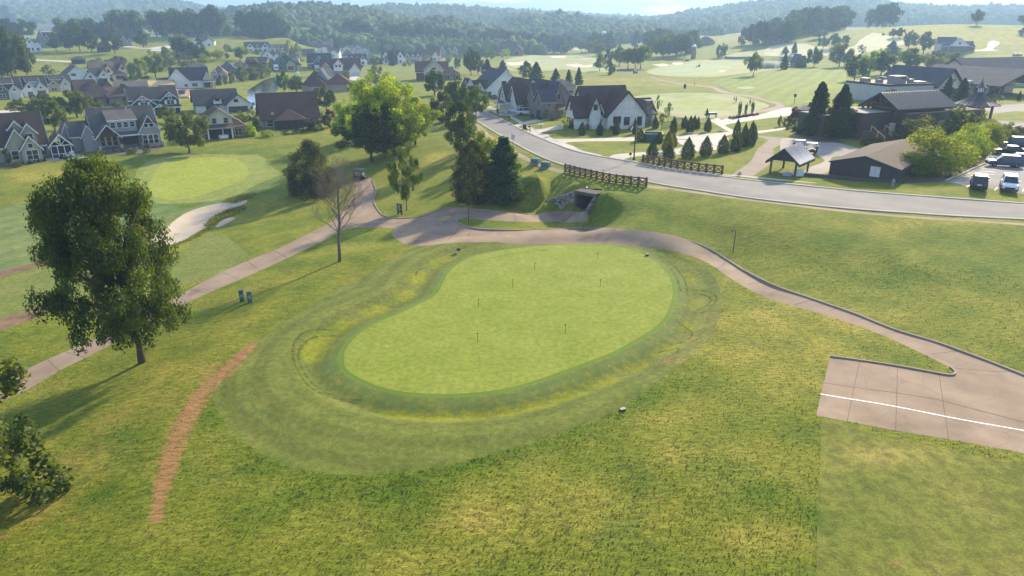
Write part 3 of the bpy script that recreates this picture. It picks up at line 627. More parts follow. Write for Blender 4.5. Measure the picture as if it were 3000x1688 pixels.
cd.sensor_width = 36; cd.lens = 24; cd.clip_end = 20000; cd.clip_start = .5
cam.location = (0, 0, CAMZ); cam.rotation_euler = (R(90) - PITCH, 0, 0)
SC.camera = cam
SC.view_settings.view_transform = 'Standard'; SC.view_settings.look = 'None'; SC.view_settings.gamma = 1; SC.view_settings.exposure = 1.0
SC.cycles.use_denoising = True
SC.cycles.max_bounces = 6; SC.cycles.diffuse_bounces = 3; SC.cycles.transparent_max_bounces = 8; SC.cycles.volume_bounces = 1
def haze():
    m = bpy.data.materials.new('haze_air'); m.use_nodes = True; m.node_tree.nodes.clear(); t = NT(m.node_tree)
    v = t.n('ShaderNodeVolumePrincipled'); v.inputs['Color'].default_value = (.46, .68, 1, 1); v.inputs['Density'].default_value = .00032; v.inputs['Anisotropy'].default_value = .25
    t.l(v.outputs[0], t.n('ShaderNodeOutputMaterial').inputs['Volume'])
    zlo = float(GZ.min()) - 1.5
    o = MB().box(-2600, 2600, -2600, 2600, zlo, 150).build('haze', m); tag(o, kind='stuff')
haze()
# ------------------------------------------------------------------ trees
def foliage_mat():
    m = bpy.data.materials.new('foliage'); m.use_nodes = True; m.node_tree.nodes.clear(); t = NT(m.node_tree)
    oi = t.n('ShaderNodeObjectInfo')
    ti = t.n('ShaderNodeAttribute', attribute_name='tint').outputs['Fac']
    warm = t.mix(1., oi.outputs['Color'], (1.5, 1.2, .8), 'MULTIPLY'); cool = t.mix(1., oi.outputs['Color'], (.55, .68, .75), 'MULTIPLY')
    c = t.mix(t.sstep(ti, .05, .95), cool, warm)
    hs = t.n('ShaderNodeHueSaturation', i_0=t.math('ADD', .49, t.math('MULTIPLY', oi.outputs['Random'], .02)), i_2=t.math('ADD', .88, t.math('MULTIPLY', oi.outputs['Random'], .24)), i_4=c)
    d = t.n('ShaderNodeBsdfDiffuse', i_0=hs.outputs[0]); tr = t.n('ShaderNodeBsdfTranslucent', i_0=t.mix(1., hs.outputs[0], (1.4, 1.3, .6), 'MULTIPLY'))
    gl = t.n('ShaderNodeBsdfGlossy', i_0=(.5, .5, .5, 1), i_Roughness=.5)
    s1 = t.n('ShaderNodeMixShader', i_0=.58, i_1=d.outputs[0], i_2=tr.outputs[0]); s2 = t.n('ShaderNodeMixShader', i_0=.03, i_1=s1.outputs[0], i_2=gl.outputs[0])
    t.l(s2.outputs[0], t.n('ShaderNodeOutputMaterial').inputs[0])
    return m
FOL = foliage_mat()
BARK = plain('bark', (.09, .07, .055), .95, .1, var=.4, sc=6, bump=.6, bsc=14)
BARKL = plain('pale_bark', (.26, .22, .18), .95, .1, var=.35, sc=6, bump=.5, bsc=14)
def leaf_mesh(name, cen, nor, size, asp, rg, tint, along=None):
    n = len(cen)
    nor = nor / (np.linalg.norm(nor, axis=1)[:, None] + 1e-9)
    ref = rg.normal(size=(n, 3)) if along is None else along
    u = np.cross(nor, ref); u /= np.linalg.norm(u, axis=1)[:, None] + 1e-9
    v = np.cross(u, nor)
    s = np.asarray(size).reshape(-1, 1) * rg.uniform(.65, 1.3, (n, 1))
    bend = nor * s * .18
    V = np.stack([cen - v * s * .5 - bend, cen + u * s * .5 * asp, cen + v * s * .5 - bend, cen - u * s * .5 * asp], 1).reshape(-1, 3)
    me = bpy.data.meshes.new(name)
    me.vertices.add(4 * n); me.vertices.foreach_set('co', V.ravel())
    me.loops.add(4 * n); me.polygons.add(n)
    me.polygons.foreach_set('loop_start', np.arange(0, 4 * n, 4)); me.loops.foreach_set('vertex_index', np.arange(4 * n))
    me.update()
    a = me.attributes.new('tint', 'FLOAT', 'FACE'); a.data.foreach_set('value', np.clip(tint, 0, 1).astype(np.float32))
    me.materials.append(FOL)
    return me
def sphere_dirs(rg, n):
    d = rg.normal(size=(n, 3)); return d / np.linalg.norm(d, axis=1)[:, None]
def clump_leaves(name, rg, C, Rr, n, size, asp=.7, flat=1., up=.25, shell=.55):
    """leaves spread through a set of clumps (centres C, radii Rr)"""
    w = Rr ** 2; k = rg.choice(len(C), n, p=w / w.sum())
    d = sphere_dirs(rg, n); d[:, 2] += up * rg.uniform(0, 1, n); d /= np.linalg.norm(d, axis=1)[:, None]
    rr = Rr[k] * (shell + (1 - shell) * rg.uniform(0, 1, n) ** .6) * rg.uniform(.85, 1.15, n)
    p = C[k] + d * rr[:, None] * np.array([1, 1, flat])
    mid = (np.percentile(p[:, 0], 99) + np.percentile(p[:, 0], 1)) / 2
    p[:, :2] *= 1 / max(np.ptp(np.percentile(p[:, 0], [.7, 99.3])), np.ptp(np.percentile(p[:, 1], [.7, 99.3])))
    zb = C[:, 2].min() * .8; p[:, 2] = zb + (p[:, 2] - zb) * (1 - zb) / (np.percentile(p[:, 2], 99.6) - zb)
    p[:, 2] = np.maximum(p[:, 2], .004)
    ct = rg.uniform(0, 1, len(C))
    tint = .45 * ct[k] + .55 * rg.uniform(0, 1, n)
    nor = d + rg.normal(size=(n, 3)) * .65 + np.array([0, 0, .35])
    return leaf_mesh(name, p, nor, np.full(n, size), asp, rg, tint)
def envelope_clumps(rg, prof, n, rad, lean=(0, 0), rough=.22, inner=.25):
    """clump centres in a crown whose radius over height is prof [(z, r)]"""
    P = np.array(prof); z = []; zs = np.linspace(P[0, 0], P[-1, 0], 200); rs = np.interp(zs, P[:, 0], P[:, 1])
    pr = (rs + .02); z = rg.choice(zs, n, p=pr / pr.sum()) + rg.uniform(-.01, .01, n)
    a = rg.uniform(0, 2 * np.pi, n); r = np.interp(z, P[:, 0], P[:, 1])
    lob = 1 + rough * np.sin(a * 3 + z * 9 + rg.uniform(0, 6)) + rough * .8 * np.sin(a * 5 - z * 14 + rg.uniform(0, 6)) + rg.uniform(-rough, rough, n)
    f = np.where(rg.uniform(0, 1, n) < inner, rg.uniform(.1, .6, n), rg.uniform(.68, .95, n))
    q = np.stack([r * f * lob * np.cos(a) + lean[0] * z, r * f * lob * np.sin(a) + lean[1] * z, z], 1)
    return q, rad * rg.uniform(.65, 1.3, n)
def trunk_mesh(name, rg, h0, r0, C, nl=7, mat=None, lean=(0, 0), bend=.02, top=.75):
    mb = MB(); k = 7
    Pt = [(lean[0] * top * i / k + bend * math.sin(i * 1.7) * (i > 0), lean[1] * top * i / k + bend * math.cos(i * 1.3) * (i > 0), top * i / k - (.03 if i == 0 else 0)) for i in range(k + 1)]
    mb.tube(Pt, [r0 * 1.5] + [r0 * (1.05 - .85 * i / k) for i in range(1, k + 1)], 8)
    if len(C):
        sel = C[rg.choice(len(C), min(nl, len(C)), replace=False)]
        for c in sel:
            zz = max(h0, min(c[2] * .62, top * .92)); i = zz / top * k; a = Vector(Pt[int(i)]).lerp(Vector(Pt[min(int(i) + 1, k)]), i - int(i))
            c = Vector(c); m = a.lerp(c, .5) + Vector((0, 0, .02))
            mb.tube([a, m, c], [r0 * .5, r0 * .33, r0 * .12], 5)
    return mb.mesh(name, mat or BARK, True)
PROTO = {}
def proto(key, trunk, crown): PROTO[key] = (trunk, crown)
ROUND = [(.22, .18), (.32, .42), (.5, .5), (.7, .46), (.86, .32), (.97, .1)]
OVAL = [(.16, .14), (.3, .4), (.48, .5), (.66, .44), (.84, .27), (.98, .06)]
EGG = [(.1, .22), (.22, .42), (.4, .5), (.6, .44), (.8, .26), (.97, .05)]
SPREAD = [(.28, .2), (.4, .45), (.58, .5), (.75, .44), (.9, .26), (.98, .1)]
COLUMN = [(.1, .3), (.25, .46), (.5, .5), (.75, .42), (.9, .25), (.98, .08)]
LOW = [(0, .4), (.2, .5), (.5, .48), (.8, .33), (.95, .12)]
def decid(key, seed, prof, ncl, rad, nleaf, size, h0=.22, r0=.022, bark=None, rough=.2, nl=8, lean=(0, 0), inner=.25, shell=.5, asp=.7):
    rg = np.random.default_rng(seed)
    C_, Rr = envelope_clumps(rg, prof, ncl, rad, lean, rough, inner)
    C_[:, 2] = np.clip(C_[:, 2], rad * .5 if prof[0][0] < .05 else prof[0][0], 1 - rad * .7)
    proto(key, trunk_mesh('trunk', rg, h0, r0, C_, nl, bark, lean), clump_leaves('crown', rg, C_, Rr, nleaf, size, asp, shell=shell))
def conifer(key, seed, nlay, per, nleaf, size, base=.06, droop=.25, r0=.02, gap=.25, wob=.2, pw=.82):
    rg = np.random.default_rng(seed); cen = []; nor = []; al = []; mb = MB()
    mb.tube([(0, 0, -.02), (0, 0, .5), (0, 0, .97)], [r0 * 1.3, r0 * .8, r0 * .1], 7)
    each = max(4, nleaf // (nlay * per))
    for i in range(nlay):
        f = i / nlay; z0 = base + (1 - base) * f ** .95
        R0 = .5 * (1 - f) ** pw * min(1, .75 + f * 2) * rg.uniform(1 - wob, 1 + wob * .6)
        for k in range(per):
            a = rg.uniform(0, 6.283); L = R0 * rg.uniform(.7, 1.12)
            if rg.uniform() < gap * .4: continue
            t = rg.uniform(.15, 1, each) ** .7
            sp_ = (1 - t * .6) * .1 + .02
            x = L * t; zz = z0 + (.06 * t - droop * t * t * .35) * (L + .1) + rg.normal(size=each) * .012
            y = rg.normal(size=each) * sp_ * L * 2.2
            cen.append(np.stack([x * np.cos(a) - y * np.sin(a), x * np.sin(a) + y * np.cos(a), zz], 1))
            o = np.array([np.cos(a), np.sin(a), .0]); al.append(np.tile(o, (each, 1)) + rg.normal(size=(each, 3)) * .4)
            nor.append(np.tile(o * .5 + np.array([0, 0, .8]), (each, 1)) + rg.normal(size=(each, 3)) * .5)
    cen = np.concatenate(cen); n = len(cen)
    cen[:, 2] = np.clip(cen[:, 2], .01, 1)
    proto(key, mb.mesh('trunk', BARK, True), leaf_mesh('crown', cen, np.concatenate(nor), np.full(n, size), .5, rg, rg.uniform(0, 1, n), np.concatenate(al)))
def thuja(key, seed, n, size, prof=((0.02, .36), (.12, .47), (.3, .5), (.55, .4), (.8, .2), (.99, .015))):
    rg = np.random.default_rng(seed); P = np.array(prof)
    zs = np.linspace(.02, .99, 300); rs = np.interp(zs, P[:, 0], P[:, 1]); z = rg.choice(zs, n, p=(rs + .03) / (rs + .03).sum())
    a = rg.uniform(0, 6.283, n); r = np.interp(z, P[:, 0], P[:, 1]) * (1 + .13 * np.sin(a * 4 + z * 23) + .1 * np.sin(a * 7 - z * 31 + 2)) * rg.uniform(.68, 1.06, n)
    o = np.stack([np.cos(a), np.sin(a), np.full(n, .35)], 1)
    cen = np.stack([r * np.cos(a), r * np.sin(a), z], 1)
    mb = MB(); mb.tube([(0, 0, -.03), (0, 0, .6)], [.03, .015], 6)
    tint = .5 + .3 * np.sin(a * 4 + z * 23) + rg.uniform(-.3, .3, n)
    proto(key, mb.mesh('trunk', BARK, True), leaf_mesh('crown', cen, o + rg.normal(size=(n, 3)) * .5, np.full(n, size), .45, rg, tint, np.tile(np.array([0, 0, 1.]), (n, 1)) + rg.normal(size=(n, 3)) * .35))
for k in range(3): decid('round%d' % k, 20 + k, ROUND, 46, .125, 5200, .05, rough=.16)
for k in range(2): decid('oval%d' % k, 30 + k, OVAL, 46, .11, 5200, .048, h0=.16, rough=.16)
for k in range(2): decid('egg%d' % k, 34 + k, EGG, 50, .11, 5200, .048, h0=.1, rough=.14)
for k in range(2): decid('spread%d' % k, 40 + k, SPREAD, 40, .13, 5000, .05, h0=.26, rough=.22)
for k in range(4): decid('far%d' % k, 50 + k, (ROUND, OVAL, SPREAD, EGG)[k], 24, .17, 1100, .1, rough=.15, nl=4)
for k in range(2): decid('young%d' % k, 60 + k, [(.2, .12), (.35, .42), (.55, .5), (.75, .38), (.97, .06)], 26, .1, 1500, .055, h0=.2, r0=.015, rough=.3)
for k in range(2): decid('shrub%d' % k, 70 + k, LOW, 30, .17, 2400, .075, h0=0, r0=.02, rough=.12, nl=3)
decid('clipped', 75, [(0, .42), (.25, .5), (.6, .48), (.85, .35), (.97, .12)], 60, .13, 4500, .045, h0=0, r0=.02, rough=.05, nl=3)
decid('column', 80, COLUMN, 40, .14, 2600, .07, h0=.05, r0=.03, rough=.1, nl=3)
decid('loose', 82, EGG, 34, .1, 2200, .05, h0=.1, rough=.3, inner=.15)
decid('cloud0', 85, [(.0, .38), (.2, .47), (.5, .5), (.75, .42), (.92, .22)], 34, .2, 9000, .035, h0=0, r0=.03, rough=.08, shell=.85)
decid('cloud1', 86, [(.0, .38), (.2, .47), (.5, .5), (.75, .42), (.92, .22)], 26, .22, 9000, .035, h0=0, r0=.03, rough=.08, shell=.85)
for k in range(2): conifer('spruce%d' % k, 90 + k, 24, 12, 15000, .05, pw=.62, wob=.25)
for k in range(2): conifer('cedar%d' % k, 95 + k, 20, 10, 5200, .075, base=.02, droop=.05, gap=.1, wob=.1)
for k in range(3): thuja('thuja%d' % k, 100 + k, 3600, .07)
# near trees, each grown for its own place
decid('big', 2, [(.17, .1), (.22, .36), (.34, .47), (.45, .43), (.58, .42), (.7, .43), (.8, .38), (.9, .24), (.98, .1)], 230, .07, 60000, .019, h0=.14, r0=.026, rough=.17, nl=30, lean=(-.13, 0), inner=.35, shell=.3, asp=.62)
decid('bush', 4, [(0, .3), (.2, .45), (.5, .5), (.8, .36), (.97, .1)], 90, .08, 15000, .03, h0=.02, r0=.02, rough=.3, nl=18, shell=.3)
for k in range(3): decid('bright%d' % k, 110 + k, [(.14, .1), (.24, .38), (.42, .5), (.6, .47), (.78, .36), (.9, .22), (.98, .08)], 110, .08, 18000, .028, h0=.12, r0=.02, rough=.2, nl=20, shell=.35)
decid('magnolia', 114, [(.01, .3), (.1, .45), (.25, .5), (.45, .45), (.65, .34), (.85, .18), (.98, .05)], 120, .1, 22000, .028, h0=.03, r0=.022, rough=.1, nl=10, shell=.4, asp=.5)
decid('sapling', 115, [(.2, .1), (.3, .36), (.48, .48), (.7, .44), (.88, .28), (.98, .1)], 60, .075, 9000, .028, h0=.14, r0=.016, bark=BARKL, rough=.24, nl=16, shell=.4)
decid('darkoval', 116, [(.1, .16), (.2, .38), (.4, .5), (.6, .47), (.8, .32), (.98, .06)], 90, .085, 14000, .03, h0=.08, r0=.02, rough=.12, nl=8)
thuja('juniper', 117, 15000, .035, ((.0, .34), (.08, .46), (.25, .5), (.5, .47), (.75, .34), (.9, .2), (.99, .05)))
conifer('bigcedar', 118, 32, 15, 22000, .042, base=.02, droop=.05, gap=.1, wob=.3, pw=.5)
def bare_tree(name):
    rg = random.Random(5); mb = MB()
    def grow(p, d, L, r, lv):
        q = [p]; n = 4 if lv < 2 else 3; dd = d.copy()
        for i in range(n):
            dd = (dd + Vector((rg.uniform(-1, 1), rg.uniform(-1, 1), rg.uniform(-.3, .6))) * (.1 if lv == 0 else .2)).normalized(); q.append(q[-1] + dd * L / n)
        e = r * (.45 if lv == 0 else .35)
        mb.tube(q, [r + (e - r) * i / n for i in range(n + 1)], 7 if lv == 0 else (5 if lv == 1 else 3), cap=lv == 0)
        if lv >= 4: return
        kids = (20, 7, 5, 4)[lv]
        for k in range(kids):
            f = rg.uniform(.3 if lv == 0 else .25, 1.); i = min(int(f * n), n - 1); b = q[i].lerp(q[i + 1], f * n - i)
            sd = Vector((rg.uniform(-1, 1), rg.uniform(-1, 1), 0)).normalized()
            nd = (dd * (.75 if lv else .6) + sd * (.85 if lv else 1.0) + Vector((0, 0, .35))).normalized()
            grow(b, nd, L * (rg.uniform(.3, .46) if lv == 0 else rg.uniform(.4, .62)) * (1.15 - .45 * f if lv == 0 else 1), max(r * (1 - f * .6) * .36, .009), lv + 1)
    grow(Vector((0, 0, -.1)), Vector((0, 0, 1)), 9.6, .2, 0)
    return mb.mesh(name, plain('dead_bark', (.17, .135, .11), .95, .1, var=.35, sc=5), True)
GRN = {  # leaf colours
 'mid': (0.098, 0.158, 0.026), 'dark': (0.044, 0.087, 0.021), 'deep': (0.034, 0.066, 0.022), 'bright': (0.244, 0.356, 0.022), 'yell': (0.244, 0.251, 0.033), 'blue': (0.051, 0.099, 0.040),
 'ced': (0.049, 0.090, 0.029), 'red': (0.091, 0.055, 0.031), 'bronze': (.07, .085, .026), 'oak': (.072, .115, .018), 'lime': (0.244, 0.343, 0.033), 'grey': (0.104, 0.145, 0.055), 'jun': (0.051, 0.066, 0.020), 'olive': (0.122, 0.158, 0.039)}
def lift(yw, f, yt, u=0):
    """height of the thing that stands yw metres ahead and whose top is in row yt"""
    v = px(f, 0, yt)[1]; Y = (844 - v) / FOC
    return CAMZ + yw * (-sp + Y * cp) / (cp + Y * sp)
def tree(kind, f, x, yb, yt, w, col, label, name='tree', group=None, cat='tree', sink=.0, base=None):
    p = base or at(f, x, yb)
    if name == 'tree' and kind[:4] in ('thuj', 'ceda', 'spru', 'juni', 'bigc'): name, cat = 'conifer', 'conifer'
    h = max(.6, lift(p.y, f, yt) - p.z); zc = p.y * cp + (CAMZ - p.z) * sp
    wd = w * FR[f][2] * zc / FOC
    tm, cm = PROTO[kind]
    r = empty(name, (p.x, p.y, p.z - sink * h), rnd.uniform(0, 6.28) if kind not in ('big', 'bush') else 0, label, cat, group)
    r.scale = (wd, wd, h)
    link('trunk', tm, r); c = link('crown', cm, r); q = rnd.uniform(.9, 1.1); g = GRN[col]; c.color = (g[0] * q, g[1] * q, g[2] * q, 1)
    return r
# wooded hills
def forest():
    rg = np.random.default_rng(12)
    bm = bmesh.new(); bmesh.ops.create_icosphere(bm, subdivisions=2, radius=1); bv = np.array([v.co[:] for v in bm.verts]); bf = np.array([[v.index for v in f.verts] for f in bm.faces]); bm.free()
    var = []
    for k in range(5):
        n = bv * (1 + .18 * np.sin(bv @ rg.normal(size=3) * 5 + k)[:, None] + .16 * np.sin(bv @ rg.normal(size=3) * 8 + 2 * k)[:, None] + rg.uniform(-.12, .12, (len(bv), 1)))
        n[:, 2] = np.where(n[:, 2] < 0, n[:, 2] * 1.4, n[:, 2]); var.append(n)
    m = bpy.data.materials.new('forest_canopy'); m.use_nodes = True; m.node_tree.nodes.clear(); t = NT(m.node_tree)
    v = t.pos(); fin = t.noise(v, .9, 4, .7)
    ti = t.n('ShaderNodeAttribute', attribute_name='tint').outputs['Fac']
    c = t.ramp(t.math('ADD', t.math('MULTIPLY', ti, .6), t.math('MULTIPLY', fin, .4)), [(.2, (.036, .066, .022)), (.5, (.068, .104, .03)), (.8, (.12, .15, .045))])
    b = t.n('ShaderNodeBsdfPrincipled', i_0=c); setb(b, .95, .1)
    bp = t.n('ShaderNodeBump', i_Strength=1., i_Distance=1.2, i_Height=t.noise(v, .5, 4, .75)); t.l(bp.outputs[0], b.inputs['Normal'])
    t.l(b.outputs[0], t.n('ShaderNodeOutputMaterial').inputs[0])
    labels = ['long hazy wooded ridge at the far left skyline', 'dark wooded hill behind the hilltop houses', 'wooded ridge running behind the middle hill', 'low wooded spur in the middle of the valley', 'broad belt of woods beyond the far golf fairways', 'faint blue wooded ridge at the far end of the valley', 'tall hazy wooded hill at the right skyline']
    spc = (12, 8.5, 11, 8, 9, 14, 12)
    for (D, w, prof), lab, s in zip(RIDGES, labels, spc):
        u0, u1 = max(prof[0][0] - 90, -250), min(prof[-1][0] + 90, 3250)
        y0, y1 = max(690, D - w * 1.5), D + w * .35
        ny = int((y1 - y0) / s); ok = []
        for j in range(ny):
            y = y0 + s * j; zc = y * cp + 9; n = int((u1 - u0) / FOC * zc / s)
            if n < 1: continue
            xx = np.linspace(at_dist(u0, y, 0)[0], at_dist(u1, y, 0)[0], n); ok.append(np.stack([xx + rg.uniform(-.4, .4, n) * s, np.full(n, y) + rg.uniform(-.4, .4, n) * s], 1))
        xy = np.concatenate(ok); z = T(xy[:, 0], xy[:, 1])
        uu = 1500 + FOC * xy[:, 0] / (xy[:, 1] * cp + (CAMZ - z) * sp)
        # keep the open course and lots free, and only the slope that rises from the valley floor
        ce = np.array(RIDGES)[:, 0] if False else None
        keep = z > (np.where(xy[:, 1] < 1300, np.interp(uu, [0, 600, 1000, 1500, 1700, 2000, 2300, 3000], [14, 14, -3, -6, -3, 2, 19, 21]), -50))
        keep &= ~((xy[:, 1] < 1000) & (uu > 1880)) & ~((xy[:, 1] < 900) & (uu < 640))
        xy, z = xy[keep], z[keep]
        n = len(xy)
        if not n: continue
        rad = s * rg.uniform(.45, .85, n); hh = rg.uniform(.85, 1.5, n)
        V = []; Fc = []; Tn = []; nv = len(bv)
        kk = rg.integers(0, 5, n); an = rg.uniform(0, 6.28, n)
        for i in range(n):
            q = var[kk[i]]; ca, sa = math.cos(an[i]), math.sin(an[i])
            V.append(np.stack([(q[:, 0] * ca - q[:, 1] * sa) * rad[i] + xy[i, 0], (q[:, 0] * sa + q[:, 1] * ca) * rad[i] + xy[i, 1], q[:, 2] * rad[i] * hh[i] + z[i] + rad[i] * .9], 1))
        V = np.concatenate(V); Fc = (bf[None] + (np.arange(n) * nv)[:, None, None]).reshape(-1, 3)
        me = bpy.data.meshes.new('forest'); me.vertices.add(len(V)); me.vertices.foreach_set('co', V.ravel())
        me.loops.add(Fc.size); me.polygons.add(len(Fc)); me.polygons.foreach_set('loop_start', np.arange(0, Fc.size, 3)); me.loops.foreach_set('vertex_index', Fc.ravel()); me.update()
        a = me.attributes.new('tint', 'FLOAT', 'FACE'); a.data.foreach_set('value', np.repeat(rg.uniform(0, 1, n), len(bf)).astype(np.float32))
        me.materials.append(m)
        tag(link('forest', me), lab, 'forest', None, 'stuff')
        print('forest', lab, n)
forest()
TR = []
def trees(s):
    for ln in s.strip().splitlines():
        a = [q.strip() for q in ln.split('|')]
        k, f, x, yb, yt, w, c = a[0].split()
        tree(k, f, float(x), float(yb), float(yt), float(w), c, a[1], a[2] if len(a) > 2 and a[2] else 'tree', a[3] if len(a) > 3 and a[3] else None, a[4] if len(a) > 4 else 'tree')
